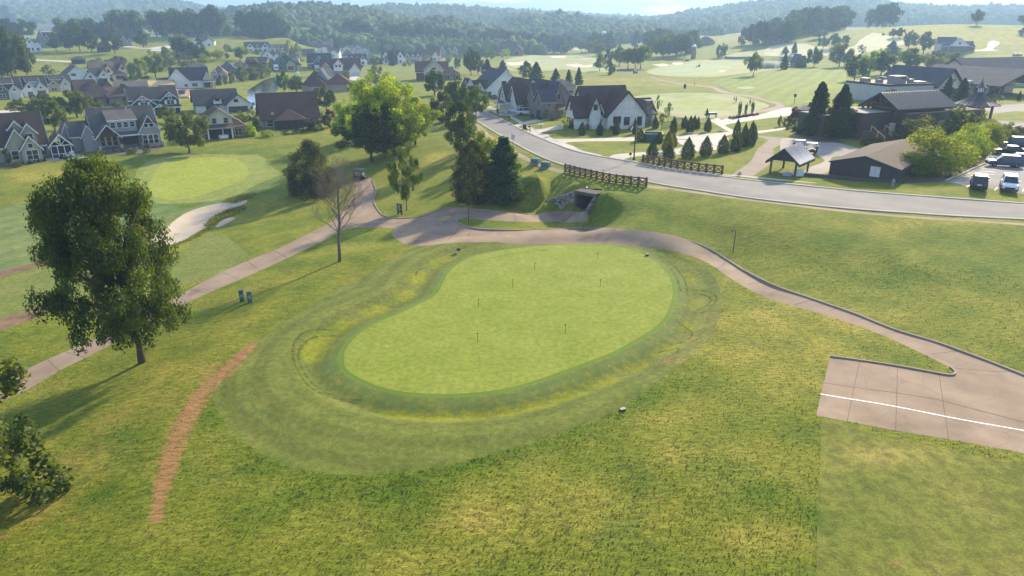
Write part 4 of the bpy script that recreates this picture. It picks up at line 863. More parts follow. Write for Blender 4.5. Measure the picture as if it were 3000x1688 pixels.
trees('''
big W 357 912 408 290 oak|large dark green maple beside the lower left path
bush W -95 1330 872 500 mid|leafy tree cut off by the left edge at the lower corner
magnolia G 480 792 330 440 bronze|bronze green magnolia behind the leafless tree by the path
bright0 G 992 505 20 560 oak|tall dark trunked shade tree nearest to the golf cart with driver
bright1 G 1120 440 -230 620 bright|tallest bright yellow green tree in the clump above the path
bright2 G 1350 360 -40 420 bright|bright yellow green tree on the right of the clump above the path
bright1 G 830 330 -20 330 bright|yellow green tree at left of the clump above the path
bright0 G 1180 420 60 420 bright|lower bright tree in front of the tallest one of the clump
sapling G 1278 915 355 320 mid|slender pale trunked young tree beside the wooden course sign
darkoval G 1740 440 -10 300 dark|dark oval tree at the edge of the meadow left of the road
round1 G 1930 520 250 240 lime|round lighter green tree behind the two dark evergreens
juniper G 1850 845 320 350 jun|dense blackish green juniper left of the twin evergreens above the path
bigcedar G 2105 840 295 400 blue|dark blue green cedar right of the twin evergreens above the path
oval0 C 1142 1010 730 230 mid|green tree with bare lower trunk standing at the near kerb of the road
round0 C 1000 960 670 200 dark|dark green tree just left of the kerb tree where the road bends
round2 C 790 810 595 220 dark|dark green round tree behind the right side of the bright clump
egg0 C 850 1040 780 210 bronze|dull reddish brown tree beneath the dark tree right of the bright clump
egg1 C 930 900 700 140 mid|slim green tree between the reddish tree and the road
round0 A 1607 1300 955 330 mid|round shade tree in a mulch ring on the lawn before the brick house
egg1 A 1440 1090 900 170 mid|light green tree between the craftsman house and the round shade tree
round1 A 470 1110 860 230 mid|front round tree behind the craftsman house's left end
round2 A 660 1000 765 280 grey|grey green tree behind the street left of the brown roofed house
oval1 A 420 960 800 190 grey|grey green tree beside the small red brick pillars
egg0 A 190 980 850 210 mid|small bright tree in front of the dark roofed row at the left edge
round0 B 1325 940 735 170 dark|dark tree at the right end of the long brown roof
egg0 B 1350 1080 930 140 red|red leaved tree by the driveway behind the bright clump
shrub0 B 680 1160 1030 110 bright|tall yellow green cone shrub at the right corner of the brick house|shrub||shrub
shrub1 B 740 1120 985 100 dark|dark shrub between the brick house and the long brown roofed house|shrub||shrub
shrub0 B 590 1040 940 120 olive|olive shrub beside the brick house roof|shrub||shrub
shrub1 B 660 1030 980 80 deep|small dark shrub behind the yellow cone shrub|shrub||shrub
clipped B 825 1158 1105 112 lime|clipped yellow mound before the long brown roofed house|shrub||shrub
shrub1 B 1170 1110 1000 100 bronze|orange tinged shrub by the dark porch|shrub||shrub
clipped B 1250 1112 1020 110 dark|dark rounded evergreen at the right corner of the long brown roofed house|shrub||shrub
loose B 720 1010 870 110 grey|loose grey green tree on the pond bank behind the long brown roof
loose B 420 950 815 110 olive|light tree in front of the white brick garage house
egg0 A 990 930 850 70 mid|small tree left of the blue house under the brown roofs
egg1 A 1075 925 855 70 mid|small pointed tree against the blue house's left corner
young0 A 80 1410 1260 120 grey|small multi stemmed tree at the beige house's corner
clipped A 145 1420 1375 60 grey|rounded shrub in the beige house bed|shrub||shrub
clipped A 1118 1310 1265 70 grey|left grey shrub in the craftsman house terrace bed|shrub||shrub
clipped A 1245 1300 1255 60 mid|right green shrub in the craftsman house terrace bed|shrub||shrub
round0 A 110 700 245 300 dark|tall dark tree in front of the wood at the left edge
round1 A 20 690 250 260 dark|darkest tall tree cut by the left edge
round2 A 230 640 330 160 bronze|brownish tree right of the tall trees at the left edge
round1 A 60 260 45 170 deep|tallest tree on the skyline at the upper left corner
round0 A 200 330 165 200 dark|broad tree below the skyline tree at the upper left
egg0 A 365 200 135 80 dark|lone round tree beside the long tan hillside house
loose A 415 640 550 130 olive|weeping olive tree on the meadow behind the white gabled house
egg0 A 930 660 650 60 lime|small bright tree right of the white gabled house
oval0 A 480 440 270 120 dark|leftmost dark tree in the row below the long tan house
oval1 A 590 430 230 130 dark|second dark tree in the row below the long tan house
oval0 A 680 440 200 170 blue|tallest blue green tree in the row below the long tan house
oval1 A 780 440 240 130 dark|rightmost dark tree in the row below the long tan house
round0 A 980 455 280 150 dark|dark tree in front of the open pavilion on the hill
round1 A 1220 405 260 150 blue|round blue green tree right of the stone gabled cottage
round2 A 1090 350 250 110 dark|dark tree left of the round blue green hillside tree
shrub0 A 835 575 490 150 dark|dark low tree behind the tan brown roofed houses
shrub1 A 1020 550 475 160 dark|dark spreading tree right of the low one behind the tan houses
egg0 A 1185 665 490 170 lime|light green rounded tree right of the tan houses
round0 A 1320 655 435 200 mid|tall mid green tree beside the light green rounded one
round1 A 1440 600 480 120 olive|olive tree left of the white house with the carport
oval0 A 1410 520 395 110 mid|tree left of the dark hipped roof by the hillside road
egg1 A 1510 490 405 70 mid|small tree touching the dark hipped roof
round2 A 1530 415 290 160 olive|broad olive tree left of the white hilltop house
loose A 1590 570 470 150 olive|loose pale tree behind the brown hipped roofs
loose A 1730 540 455 150 lime|pale green loose tree in the middle of the hillside lots
round0 A 1850 510 420 110 lime|bright rounded tree right of the pale loose tree
egg0 A 1930 500 445 35 dark|tiny dark tree on the hillside lot
round1 A 2040 510 415 90 dark|dark tree below the white farmhouse
young0 A 1915 410 370 30 mid|sapling on the bare hillside lawn
shrub0 A 2030 425 395 100 mid|low hedge of bushes left of the white farmhouse|shrub||shrub
cedar0 A 1590 300 255 70 dark|dark bush beside the brown ridge houses
egg0 A 2055 695 560 100 mid|first pond side tree
egg1 A 2140 680 565 90 mid|second pond side tree
thuja0 A 1860 725 655 50 dark|small dark conifer by the white house's carport
egg0 A 1965 710 610 70 mid|small green tree between the carport and the pond trees
egg1 A 1915 715 640 45 mid|thin young tree beside the carport
egg0 B 610 690 560 100 mid|first tree in the row along the left bank of the pond||trees along the pond bank
egg1 B 705 680 565 95 mid|second tree in the row along the left bank of the pond||trees along the pond bank
egg0 B 780 670 540 120 mid|third tree in the row along the left bank of the pond||trees along the pond bank
loose B 830 660 535 70 olive|last thin tree in the row along the left bank of the pond||trees along the pond bank
round0 B 690 570 500 90 red|brown red tree beside the brick gabled house
round1 B 965 790 600 110 mid|left of two round trees on the near bank of the pond
round2 B 1070 790 640 150 mid|right of two round trees on the near bank of the pond
loose B 1010 470 340 80 olive|tall loose tree right of the white farmhouse
loose B 1080 480 365 90 olive|tall loose tree nearer the dark barn like house
shrub0 B 1090 520 440 140 lime|bright thicket between the farmhouse and the green sheathed house|shrub||shrub
round0 B 1260 330 215 200 mid|broad tree beside the dark barn like hill house
egg0 B 1460 380 315 70 mid|round tree on the valley meadow left of the wood
round1 B 1630 360 300 40 dark|slim tree in front of the dark wood
loose B 1740 720 560 220 grey|hazy grey green tree behind the bright clump
round0 B 1750 560 480 120 mid|tree between the trimmed gabled houses and the bright clump
egg0 B 1880 560 435 100 dark|dark tree hiding the left trimmed gabled house
egg0 C 440 560 435 90 dark|dark tree before the trimmed gabled houses in the valley
column C 988 582 470 60 dark|dark pillar shaped tree on the lawn in the valley
round0 C 1100 640 410 130 dark|dark tree with two trunks on the golf course edge
round1 C 1160 630 480 110 dark|dark tree right of the two trunked one
cedar0 C 1240 640 500 140 deep|left of two black green spreading cedars behind the white barn house
cedar1 C 1370 620 510 130 deep|right of two black green spreading cedars behind the white barn house
round2 C 1250 460 360 90 mid|mid green tree behind the valley houses
round0 C 1270 510 420 100 mid|tree on the edge of the pale fairway near the valley houses
oval0 C 1195 500 420 60 dark|narrow dark tree among the valley houses
young0 C 1370 500 420 60 lime|left of two light young trees by the brown valley house
young1 C 1408 495 410 60 lime|right of two light young trees by the brown valley house
round1 C 1510 465 385 70 mid|round tree at the edge of the pale fairway right of the brown valley house
egg0 C 1570 460 370 80 dark|dark pair of trees right of the brown valley house
young0 C 930 520 460 40 lime|tiny yellow tree by the valley street
cedar1 D 205 690 525 170 dark|widest cedar behind the townhouse roofs
cedar0 D 370 710 580 120 deep|dark cedar second from the left behind the townhouse roofs
cedar1 D 480 710 590 90 blue|blue green cedar third from the left behind the townhouse roofs
cedar0 D 565 720 570 100 dark|rightmost tall cedar behind the townhouse roofs
young1 C 1360 905 740 80 mid|slim young tree on the lawn of the white barn house
thuja0 C 1490 890 820 40 deep|dark columnar evergreen by the first townhouse porch
clipped C 1300 845 805 70 dark|dark shrub at the foot of the white barn house gable|shrub||shrub
clipped C 1410 845 808 60 dark|second dark shrub at the foot of the white barn house gable|shrub||shrub
young0 C 1558 975 845 100 mid|small tree in front of the parked pickups
young1 C 1740 1020 930 70 olive|small tree by the grey townhouse porch
young0 C 1898 1130 940 80 lime|slender light tree in a mulch ring by the driveway
thuja1 D 595 1150 1030 66 ced|first small evergreen along the white brick house lawn
thuja2 D 745 1148 1030 64 ced|second small evergreen along the white brick house lawn
thuja0 D 885 1143 1000 62 ced|third small evergreen along the white brick house lawn
thuja1 D 1040 1140 1000 50 ced|evergreen behind the street lamp by the white brick house
clipped D 520 1080 1010 70 mid|rounded shrub beside the white brick house garage|shrub||shrub
clipped D 650 1095 1055 60 dark|low dark shrub under the white brick house wall|shrub||shrub
thuja0 D 715 1095 1035 26 deep|narrow evergreen at the white brick house entrance
young1 D 1325 1030 870 80 mid|loose young tree on the lawn behind the white brick house chimney
young0 D 1235 950 810 60 mid|young tree behind the white brick house gable
clipped D 1270 1035 965 40 dark|small dark bush on the lawn by the iron fence|shrub||shrub
thuja2 D 1215 1090 985 60 ced|evergreen in front of the white brick house chimney
thuja0 D 1370 1130 985 64 ced|evergreen behind the green enclosure on the fenced lawn
thuja1 D 1465 1090 980 60 dark|left evergreen of the clump inside the iron fence
thuja2 D 1510 1125 980 70 dark|front evergreen of the clump inside the iron fence
thuja0 D 1545 1095 975 56 dark|middle evergreen of the clump inside the iron fence
thuja1 D 1577 1095 985 36 dark|slim right evergreen of the clump inside the iron fence
thuja2 D 1660 1120 990 64 ced|evergreen right of the iron fence by the path fork
thuja0 D 1090 1205 1090 90 mid|leafy evergreen against the left side of the green enclosure
thuja1 D 1245 1220 1120 70 dark|dark evergreen in front of the green enclosure
thuja2 D 1320 1290 1110 100 olive|tall yellowish evergreen at the right corner of the green enclosure
thuja0 D 1370 1245 1130 70 olive|yellowish evergreen behind the tall one at the green enclosure
thuja1 D 1190 1335 1190 98 ced|leftmost evergreen of the row behind the far wooden fence
thuja2 D 1330 1355 1220 100 ced|second evergreen of the row behind the far wooden fence
thuja0 D 1490 1345 1160 118 ced|third evergreen of the row behind the far wooden fence
thuja1 D 1643 1328 1150 106 ced|fourth evergreen of the row behind the far wooden fence
thuja2 D 1790 1303 1140 100 ced|fifth evergreen of the row behind the far wooden fence
thuja0 D 1892 1285 1140 96 ced|sixth evergreen of the row behind the far wooden fence
thuja1 D 1905 1180 1005 70 ced|rear evergreen of the tight bunch at the right end of the row
thuja2 D 1965 1250 1040 80 ced|front left evergreen of the tight bunch at the right end of the row
thuja0 D 2025 1240 1020 80 ced|front right evergreen of the tight bunch at the right end of the row
thuja1 D 2050 1200 1050 60 ced|outer right evergreen of the tight bunch at the right end of the row
column D 1927 1000 855 30 mid|leftmost of the three thin columnar trees in the red bed
column D 1982 985 872 26 mid|middle one of the three thin columnar trees in the red bed
column D 2037 970 855 30 mid|rightmost of the three thin columnar trees in the red bed
egg0 E 95 1075 980 36 bronze|left small bronze tree by the clubhouse lawn
egg1 E 135 1070 1000 30 bronze|right small bronze tree by the clubhouse lawn
egg0 E 180 1060 985 40 bronze|third small bronze tree beside the red shrub by the clubhouse
spruce0 E 400 1140 690 260 dark|tall dark spruce at the left end of the clubhouse
spruce1 E 590 1170 715 290 ced|second tall spruce in front of the clubhouse terrace
shrub1 E 225 1050 910 130 red|dark red maple left of the clubhouse spruces
clipped E 175 1095 1055 60 dark|low dark shrub by the air units|shrub||shrub
loose E 1040 890 755 260 grey|grey feathery tree before the white service wing
spruce1 E 1510 850 645 110 ced|hazy spruce behind the lantern roof
spruce0 E 1630 880 660 150 ced|tall leaning spruce right before the emblem gable
loose E 1930 880 790 90 bronze|small bronze tree by the entrance canopy
shrub0 E 1290 1215 975 360 olive|olive leafy tree left before the brown metal roofed hall
shrub1 E 1590 1200 912 330 grey|grey green leafy tree under the lantern roof
loose E 1800 1080 930 100 grey|small sparse tree beside the lantern roof post
cloud0 E 1370 1470 1105 560 lime|nearest billowing bright tree in the hedge row by the car park||row of billowing bright trees by the car park
cloud1 E 1270 1480 1300 340 lime|low bright bush in front of the billowing hedge trees||row of billowing bright trees by the car park
cloud1 E 1620 1370 1110 300 lime|second billowing tree of the hedge row by the car park||row of billowing bright trees by the car park
cloud0 E 1720 1310 1050 300 lime|third billowing tree of the hedge row by the car park||row of billowing bright trees by the car park
cloud1 E 1850 1250 1030 250 lime|fourth billowing tree of the hedge row by the car park||row of billowing bright trees by the car park
cloud0 E 1930 1230 1040 160 mid|last tree of the hedge row by the parked dark van||row of billowing bright trees by the car park
shrub0 E 2040 1150 1035 140 grey|grassy shrub at the right end of the hedge row|shrub||shrub
shrub1 E 2130 1140 1070 110 olive|olive shrub at the right edge beside the round lawn|shrub||shrub
clipped E 830 1235 1180 90 dark|left rounded shrub beside the wooden steps|shrub||shrub
clipped E 920 1230 1172 110 dark|right rounded shrub beside the wooden steps|shrub||shrub
thuja0 E 2128 850 770 34 deep|narrow evergreen inside the entrance canopy
round0 E 730 690 470 200 dark|dark round tree at the left corner of the service wing
round1 E 850 640 435 150 lime|light tree left in the belt behind the clubhouse||belt of trees behind the clubhouse
round2 E 960 640 440 210 dark|dark tree in the belt behind the clubhouse||belt of trees behind the clubhouse
round0 E 940 560 415 110 lime|yellowish tree in the back of the belt behind the clubhouse||belt of trees behind the clubhouse
round1 E 1190 600 410 210 mid|widest tree in the belt behind the clubhouse||belt of trees behind the clubhouse
round2 E 1380 600 470 120 yell|yellow green tree in the belt behind the clubhouse||belt of trees behind the clubhouse
round0 E 1460 600 480 110 yell|second yellow green tree in the belt behind the clubhouse||belt of trees behind the clubhouse
shrub1 E 1430 520 430 150 dark|dark low tree in front of the brick hill house
round1 E 1575 560 450 130 mid|mid green tree at the right of the belt behind the clubhouse||belt of trees behind the clubhouse
round2 E 600 570 365 200 olive|broad olive tree by the dark house at the far pond
round0 E 390 570 400 130 dark|dark tree left of the broad olive one at the far pond
shrub0 E 270 575 490 90 dark|dark bush beside the dark house at the far pond|shrub||shrub
round1 E 690 560 440 90 grey|grey tree right of the broad olive one at the far pond
young1 E 785 470 380 80 dark|small open tree on the pale fairway
cedar0 E 135 590 445 90 dark|dark tree standing at the edge of the far pond
cedar1 E 145 450 395 80 dark|low dark cedar on the pale fairway
cedar0 E 222 450 355 66 deep|pointed dark cedar on the pale fairway
round0 E 470 410 310 100 blue|left of three round trees below the hilltop grove
round1 E 560 400 285 110 blue|middle of three round trees below the hilltop grove
round2 E 655 380 300 80 blue|right of three round trees below the hilltop grove
round0 E 430 330 240 140 blue|hazy tree at the left foot of the hilltop grove
round1 E 1060 320 245 70 blue|left of two dark trees on the open right hillside
round2 E 1115 320 235 80 blue|right of two dark trees on the open right hillside
cedar0 E 1050 450 345 160 blue|spreading blue green tree on the lower right hillside
round0 E 1190 420 260 110 blue|tall blue green tree left of the brick hill house
round1 E 1320 450 270 130 blue|broad blue green tree beside the brick hill house
young0 E 1562 205 110 50 blue|leftmost of the three lone trees on the right hilltop
young1 E 1690 205 85 100 blue|middle one of the three lone trees on the right hilltop
spread0 E 1770 215 78 110 blue|rightmost and largest of the three lone trees on the right hilltop
egg0 E 2155 300 235 70 deep|dark tree cut by the right edge on the hillside
spread1 E 2160 215 130 90 blue|hazy tree on the hilltop at the right edge
spread0 D 2050 645 445 160 mid|lone spreading tree at the edge of the striped lawn
column D 1775 490 370 90 deep|dark egg shaped tree right of the red silo
egg0 D 835 637 525 84 dark|small dark round tree before the mulch bed trees
oval0 D 745 605 450 120 mid|round tree left of the small dark tree on the course
oval1 D 810 560 420 90 deep|dark pointed tree behind the round course tree
round0 D 720 480 335 150 olive|olive tree in the far course group
spread1 D 590 450 335 110 mid|spreading tree on the far course right of the round one
round1 D 450 460 345 105 mid|round tree standing alone on the far course
egg1 D 355 452 420 34 mid|small bush on the far course
round2 D 360 390 285 90 blue|blue green tree by the white gabled far house
spread0 D 910 560 385 140 mid|left leaning tree of the mulch bed group||trees in the mulch bed on the course
spread1 D 985 585 410 170 mid|leaning front tree of the mulch bed group||trees in the mulch bed on the course
spread0 D 1045 580 400 150 mid|middle tree of the mulch bed group||trees in the mulch bed on the course
spread1 D 1090 585 385 170 mid|right tree of the mulch bed group||trees in the mulch bed on the course
egg0 C 1565 655 520 130 dark|hidden cedar behind the first townhouse
''')
GROVE = []
def grove(s, n, kinds, cols, h0, h1, w, label, group, cap=760):
    P = np.array(pts(s)); w0 = unproj(P)[:, :2]; w0 *= np.minimum(1, cap / w0[:, 1])[:, None]; w0 += np.random.default_rng(1).uniform(-12, 12, w0.shape) * (w0[:, 1:] > 400); rg = np.random.default_rng(len(label) * 7 + n)
    lo, hi = w0.min(0), w0.max(0); got = 0; tries = 0
    while got < n and tries < 4000:
        tries += 1; q = rg.uniform(lo, hi)
        if poly_dist(w0, q[None])[0][0] > 0: continue
        h = rg.uniform(h0, h1); g = np.array(GRN[cols[rg.integers(len(cols))]]) * rg.uniform(.85, 1.15)
        GROVE.append((h / q[1], (q[0], q[1], Tz(*q)), h, h * w * rg.uniform(.8, 1.2), kinds[rg.integers(len(kinds))], g, label, group)); got += 1
def plant_groves(room):
    GROVE.sort(key=lambda a: -a[0]); V = []; F = []; Tn = []; o = 0
    for i, (_, p, h, wd, k, g, label, group) in enumerate(GROVE):
        tm, cm = PROTO[k]
        if i < room:
            r = empty('tree', p, rnd.uniform(0, 6), label, 'tree', group); r.scale = (wd, wd, h)
            link('trunk', tm, r); c = link('crown', cm, r); c.color = (*g, 1)
        else:
            n = len(cm.vertices); v = np.empty(n * 3, np.float32); cm.vertices.foreach_get('co', v)
            V.append(v.reshape(-1, 3) * np.array([wd, wd, h]) + np.array(p)); F.append(np.arange(n).reshape(-1, 4) + o); o += n
            q = np.empty(n // 4, np.float32); cm.attributes['tint'].data.foreach_get('value', q); Tn.append(q)
    if V:
        V = np.concatenate(V); F = np.concatenate(F); me = bpy.data.meshes.new('distant_trees')
        me.vertices.add(len(V)); me.vertices.foreach_set('co', V.ravel()); me.loops.add(F.size); me.polygons.add(len(F))
        me.polygons.foreach_set('loop_start', np.arange(0, F.size, 4)); me.loops.foreach_set('vertex_index', F.ravel()); me.update()
        me.attributes.new('tint', 'FLOAT', 'FACE').data.foreach_set('value', np.concatenate(Tn)); me.materials.append(FOL)
        ob = tag(link('distant_trees', me), 'farthest small trees of the woods and groves across the valley', 'trees', None, 'stuff'); ob.color = (.042, .07, .028, 1)
FARK = ['far0', 'far1', 'far2', 'far3']
grove('E 215,300 330,310 500,275 700,250 900,225 1060,190 1120,172 1130,150 900,150 600,170 400,200 230,250', 46, FARK, ['blue', 'dark'], 17, 23, .75, 'tree in the dense dark grove on the right hilltop', 'dense grove on the right hilltop', 720)
grove('E -250,340 -170,330 0,385 240,340 240,310 0,330 -170,300', 20, FARK, ['blue', 'dark'], 14, 20, .75, 'dark tree in the line running left below the hilltop grove', 'tree line below the hilltop grove', 640)
grove('D 1170,515 1240,512 1330,505 1400,495 1470,470 1440,455 1300,475 1190,495', 11, ['spread0', 'spread1', 'round0'], ['mid', 'dark'], 15, 18, .62, 'tree in the thick row left of the red silo', 'row of trees left of the red silo')
grove('D 1460,460 1590,465 1600,445 1470,440', 6, FARK, ['dark', 'blue'], 15, 18, .7, 'darker tree right behind the red silo', 'trees behind the red silo')
grove('D 650,400 760,405 930,400 930,375 650,375', 9, FARK, ['dark', 'blue'], 15, 19, .85, 'dark tree below the white silo dome', 'trees below the white silo dome')
grove('D 1050,390 1180,405 1300,400 1290,380 1060,370', 8, FARK, ['mid', 'blue'], 14, 18, .85, 'hazy tree in the clump right of the far white house', 'clump right of the far white house')
grove('D 310,380 400,375 520,345 510,335 380,350', 6, FARK, ['blue', 'dark'], 15, 20, .8, 'hazy tree around the far white gabled house', 'trees around the far white gabled house')
grove('D 0,410 150,420 160,400 10,385', 6, FARK, ['dark', 'blue'], 10, 14, .8, 'dark tree at the left end of the far fairway', 'trees at the left end of the far fairway')
grove('A 900,300 1100,265 1300,275 1310,250 1650,272 1690,255 1500,215 1200,215 900,240', 44, FARK, ['dark', 'mid', 'blue'], 16, 23, .75, 'tree in the dark wood above the left hillside', 'dark wood above the left hillside', 650)
grove('A 1700,272 1800,275 1980,275 2174,255 B 900,265 920,240 780,225 640,220 500,215 A 1900,215 1720,235', 46, FARK, ['blue', 'dark'], 19, 27, .6, 'tall tree in the wood behind the hilltop houses', 'tall wood behind the hilltop houses', 660)
grove('A -100,330 200,340 300,300 500,280 700,270 900,280 900,240 500,215 0,250', 30, FARK, ['dark', 'mid', 'blue'], 12, 18, .85, 'tree among the hillside houses at the upper left', 'trees among the upper left hillside houses', 600)
grove('A -100,660 0,670 120,690 260,650 280,560 200,540 -80,560', 7, ['round0', 'round1', 'round2'], ['dark', 'bronze'], 15, 21, .7, 'dark tree in the tall thicket at the left edge', 'tall thicket at the left edge', 420)
grove('C 60,350 150,345 350,352 540,372 720,390 720,370 500,340 300,320 100,325', 40, FARK, ['dark', 'blue'], 17, 24, .62, 'tree in the dark valley wood behind the houses', 'dark valley wood')
grove('C 380,390 600,400 850,400 1000,395 1200,380 1210,355 900,365 600,370 400,365', 26, FARK, ['mid', 'blue', 'olive'], 12, 18, .85, 'lighter tree in front of the dark valley wood', 'lighter trees before the valley wood')
grove('C 1200,370 1500,360 1760,345 1760,330 1500,335 1200,345', 22, FARK, ['blue', 'mid'], 14, 20, .85, 'hazy tree on the valley floor before the wooded ridge', 'valley floor trees')
grove('A 1400,480 1560,500 1750,525 1900,520 1850,495 1650,480 1420,455', 10, ['far0', 'far3', 'loose'], ['olive', 'mid'], 7, 11, .85, 'garden tree among the middle hillside lots', 'garden trees on the hillside lots')
grove('C 560,420 700,470 830,480 1000,440 1150,400 900,410 700,400', 12, FARK, ['mid', 'dark'], 7, 11, .8, 'garden tree among the valley houses', 'garden trees among the valley houses')
def shrubs(s, n, cols, h0, h1, label, group, kinds=('shrub0', 'shrub1', 'clipped', 'egg0')):  # planting of shrubs and small trees, every one named shrub
    w0 = unproj(np.array(pts(s)))[:, :2]; rg = np.random.default_rng(n + len(label)); lo, hi = w0.min(0), w0.max(0); got = 0; tries = 0
    while got < n and tries < 3000:
        tries += 1; q = rg.uniform(lo, hi)
        if poly_dist(w0, q[None])[0][0] > 0: continue
        got += 1; h = rg.uniform(h0, h1); tm, cm = PROTO[kinds[rg.integers(len(kinds))]]; g = np.array(GRN[cols[rg.integers(len(cols))]]) * rg.uniform(.85, 1.15); wd = h * rg.uniform(.8, 1.2)
        r = empty('shrub', (q[0], q[1], Tz(*q)), rg.uniform(0, 6), label, 'shrub', group); r.scale = (wd, wd, h); link('trunk', tm, r); c = link('crown', cm, r); c.color = (*g, 1)
shrubs('A 0,900 300,880 700,930 1120,930 1130,900 700,890 300,850 0,860', 16, ['mid', 'dark', 'olive'], 1, 2.6, 'garden shrub along the street behind the craftsman house', 'plants along the left street')
shrubs('B 440,450 640,470 1100,560 1250,600 1250,560 1100,500 700,450 450,430', 30, ['mid', 'dark', 'olive', 'lime'], 2, 5, 'bushy shrub between the middle neighbourhood houses', 'plants in the middle neighbourhood')
shrubs('B 1250,640 1700,700 1900,600 1800,500 1650,470 1400,440 1300,560', 26, ['mid', 'dark', 'olive'], 1.5, 4.5, 'garden shrub around the brown roofed houses', 'plants round the brown roofed houses')
shrubs('C 340,570 700,560 1000,520 1180,480 1200,440 900,420 500,420 340,440', 34, ['mid', 'dark', 'olive', 'lime'], 1.5, 5, 'garden shrub among the valley row houses', 'plants in the valley row')
shrubs('A 650,740 1100,700 1350,760 1500,760 1300,690 1050,660 700,690', 14, ['mid', 'dark', 'lime'], 1.2, 3, 'shrub near the framing and the tan houses', 'plants near the framing')
shrubs('D 470,1100 560,1095 800,1108 1100,1108 1100,1098 800,1098 560,1080 480,1085', 12, ['dark', 'mid', 'bronze'], .6, 1.2, 'low foundation shrub at the white brick house', 'foundation shrubs', ('clipped', 'shrub0'))
shrubs('C 1590,985 1800,1010 1810,1030 1720,1030 1600,1000', 9, ['dark', 'red', 'mid'], .5, 1.2, 'low shrub in the townhouse garden bed', 'townhouse bed shrubs', ('clipped', 'shrub0'))
shrubs('E 140,1100 330,1120 520,1180 560,1200 420,1170 250,1140', 12, ['dark', 'bronze', 'olive'], .5, 1.3, 'low shrub in the bark bed below the clubhouse spruces', 'bark bed shrubs', ('clipped', 'shrub0'))
shrubs('F 20,540 180,520 380,495 600,470 700,465 640,478 380,510 180,540', 10, ['grey', 'mid', 'dark'], .5, 1.0, 'low shrub in the beige house garden bed', 'beige house bed shrubs', ('clipped', 'shrub0'))
shrubs('F 880,428 1160,425 1300,400 1350,360 1280,385 1160,410 1000,410', 9, ['grey', 'mid', 'dark'], .5, 1.0, 'low shrub in the craftsman house terrace bed', 'craftsman bed shrubs', ('clipped', 'shrub0'))
plant_groves(296 - sum(1 for o in COL.objects if o.type == 'EMPTY' and o.name.split('.')[0] == 'tree'))
p = at('G', 712, 1350)
tag(link('dead_tree', bare_tree('dead_tree')), 'leafless grey brown tree standing alone on the bank below the path fork', 'tree').location = p
# ------------------------------------------------------------------ buildings
def shingle(key, lo, hi):
    m, t, b, _ = newmat('shingle_' + key); setb(b, .92, .2)
    v = t.pos(); n = t.math('ADD', t.math('MULTIPLY', t.noise(v, 7, 2, .8), .65), t.math('MULTIPLY', t.noise(v, .35, 4), .35))
    t.l(t.ramp(n, [(.35, lo), (.65, hi)]), b.inputs[0])
    w = t.n('ShaderNodeTexWave', bands_direction='Z', i_Vector=v, i_Scale=2.2).outputs[1]
    bp = t.n('ShaderNodeBump', i_Strength=.35, i_Distance=.03, i_Height=w); t.l(bp.outputs[0], b.inputs['Normal'])
    return m
def siding(key, col, vert=False, sc=1.6):
    m, t, b, _ = newmat('siding_' + key); setb(b, .7, .25)
    v = t.pos(); n = t.noise(v, .8, 5)
    t.l(t.ramp(n, [(.3, tuple(c * .9 for c in col)), (.7, tuple(min(1, c * 1.06) for c in col))]), b.inputs[0])
    w = t.n('ShaderNodeTexWave', bands_direction='DIAGONAL' if vert else 'Z', wave_profile='SAW', i_Vector=t.pos(1, 1, 0) if vert else v, i_Scale=sc).outputs[1]
    bp = t.n('ShaderNodeBump', i_Strength=.5, i_Distance=.03, i_Height=w); t.l(bp.outputs[0], b.inputs['Normal'])
    return m
def brickm(key, c1, c2, mort, sc=2.2):
    m, t, b, _ = newmat('brick_' + key); setb(b, .9, .2)
    g = t.n('ShaderNodeTexCoord').outputs['Object']; s = t.n('ShaderNodeSeparateXYZ', i_0=g)
    v = t.n('ShaderNodeCombineXYZ', i_0=t.math('ADD', s.outputs[0], s.outputs[1]), i_1=s.outputs[2]).outputs[0]
    k = t.n('ShaderNodeTexBrick', i_Vector=v, i_Color1=(*c1, 1), i_Color2=(*c2, 1), i_Mortar=(*mort, 1), i_Scale=sc)
    t.l(t.mix(1., k.outputs[0], t.ramp(t.noise(g, .9, 5), [(.3, (.8, .8, .8)), (.7, (1.1, 1.1, 1.1))]), 'MULTIPLY'), b.inputs[0])
    return m
def stonem(key, lo, hi, sc=2.6):
    m, t, b, _ = newmat('stone_' + key); setb(b, .92, .2)
    v = t.pos(1, 1, 1.7); vo = t.n('ShaderNodeTexVoronoi', i_Vector=v, i_Scale=sc); e = t.n('ShaderNodeTexVoronoi', feature='DISTANCE_TO_EDGE', i_Vector=v, i_Scale=sc).outputs[0]
    s = t.n('ShaderNodeSeparateColor', i_0=vo.outputs['Color']).outputs[0]
    c = t.ramp(s, [(.1, lo), (.9, hi)]); t.l(t.mix(t.sstep(e, .0, .08), (.05, .045, .04), c), b.inputs[0])
    bp = t.n('ShaderNodeBump', i_Strength=.8, i_Distance=.06, i_Height=t.sstep(e, 0, .12)); t.l(bp.outputs[0], b.inputs['Normal'])
    return m
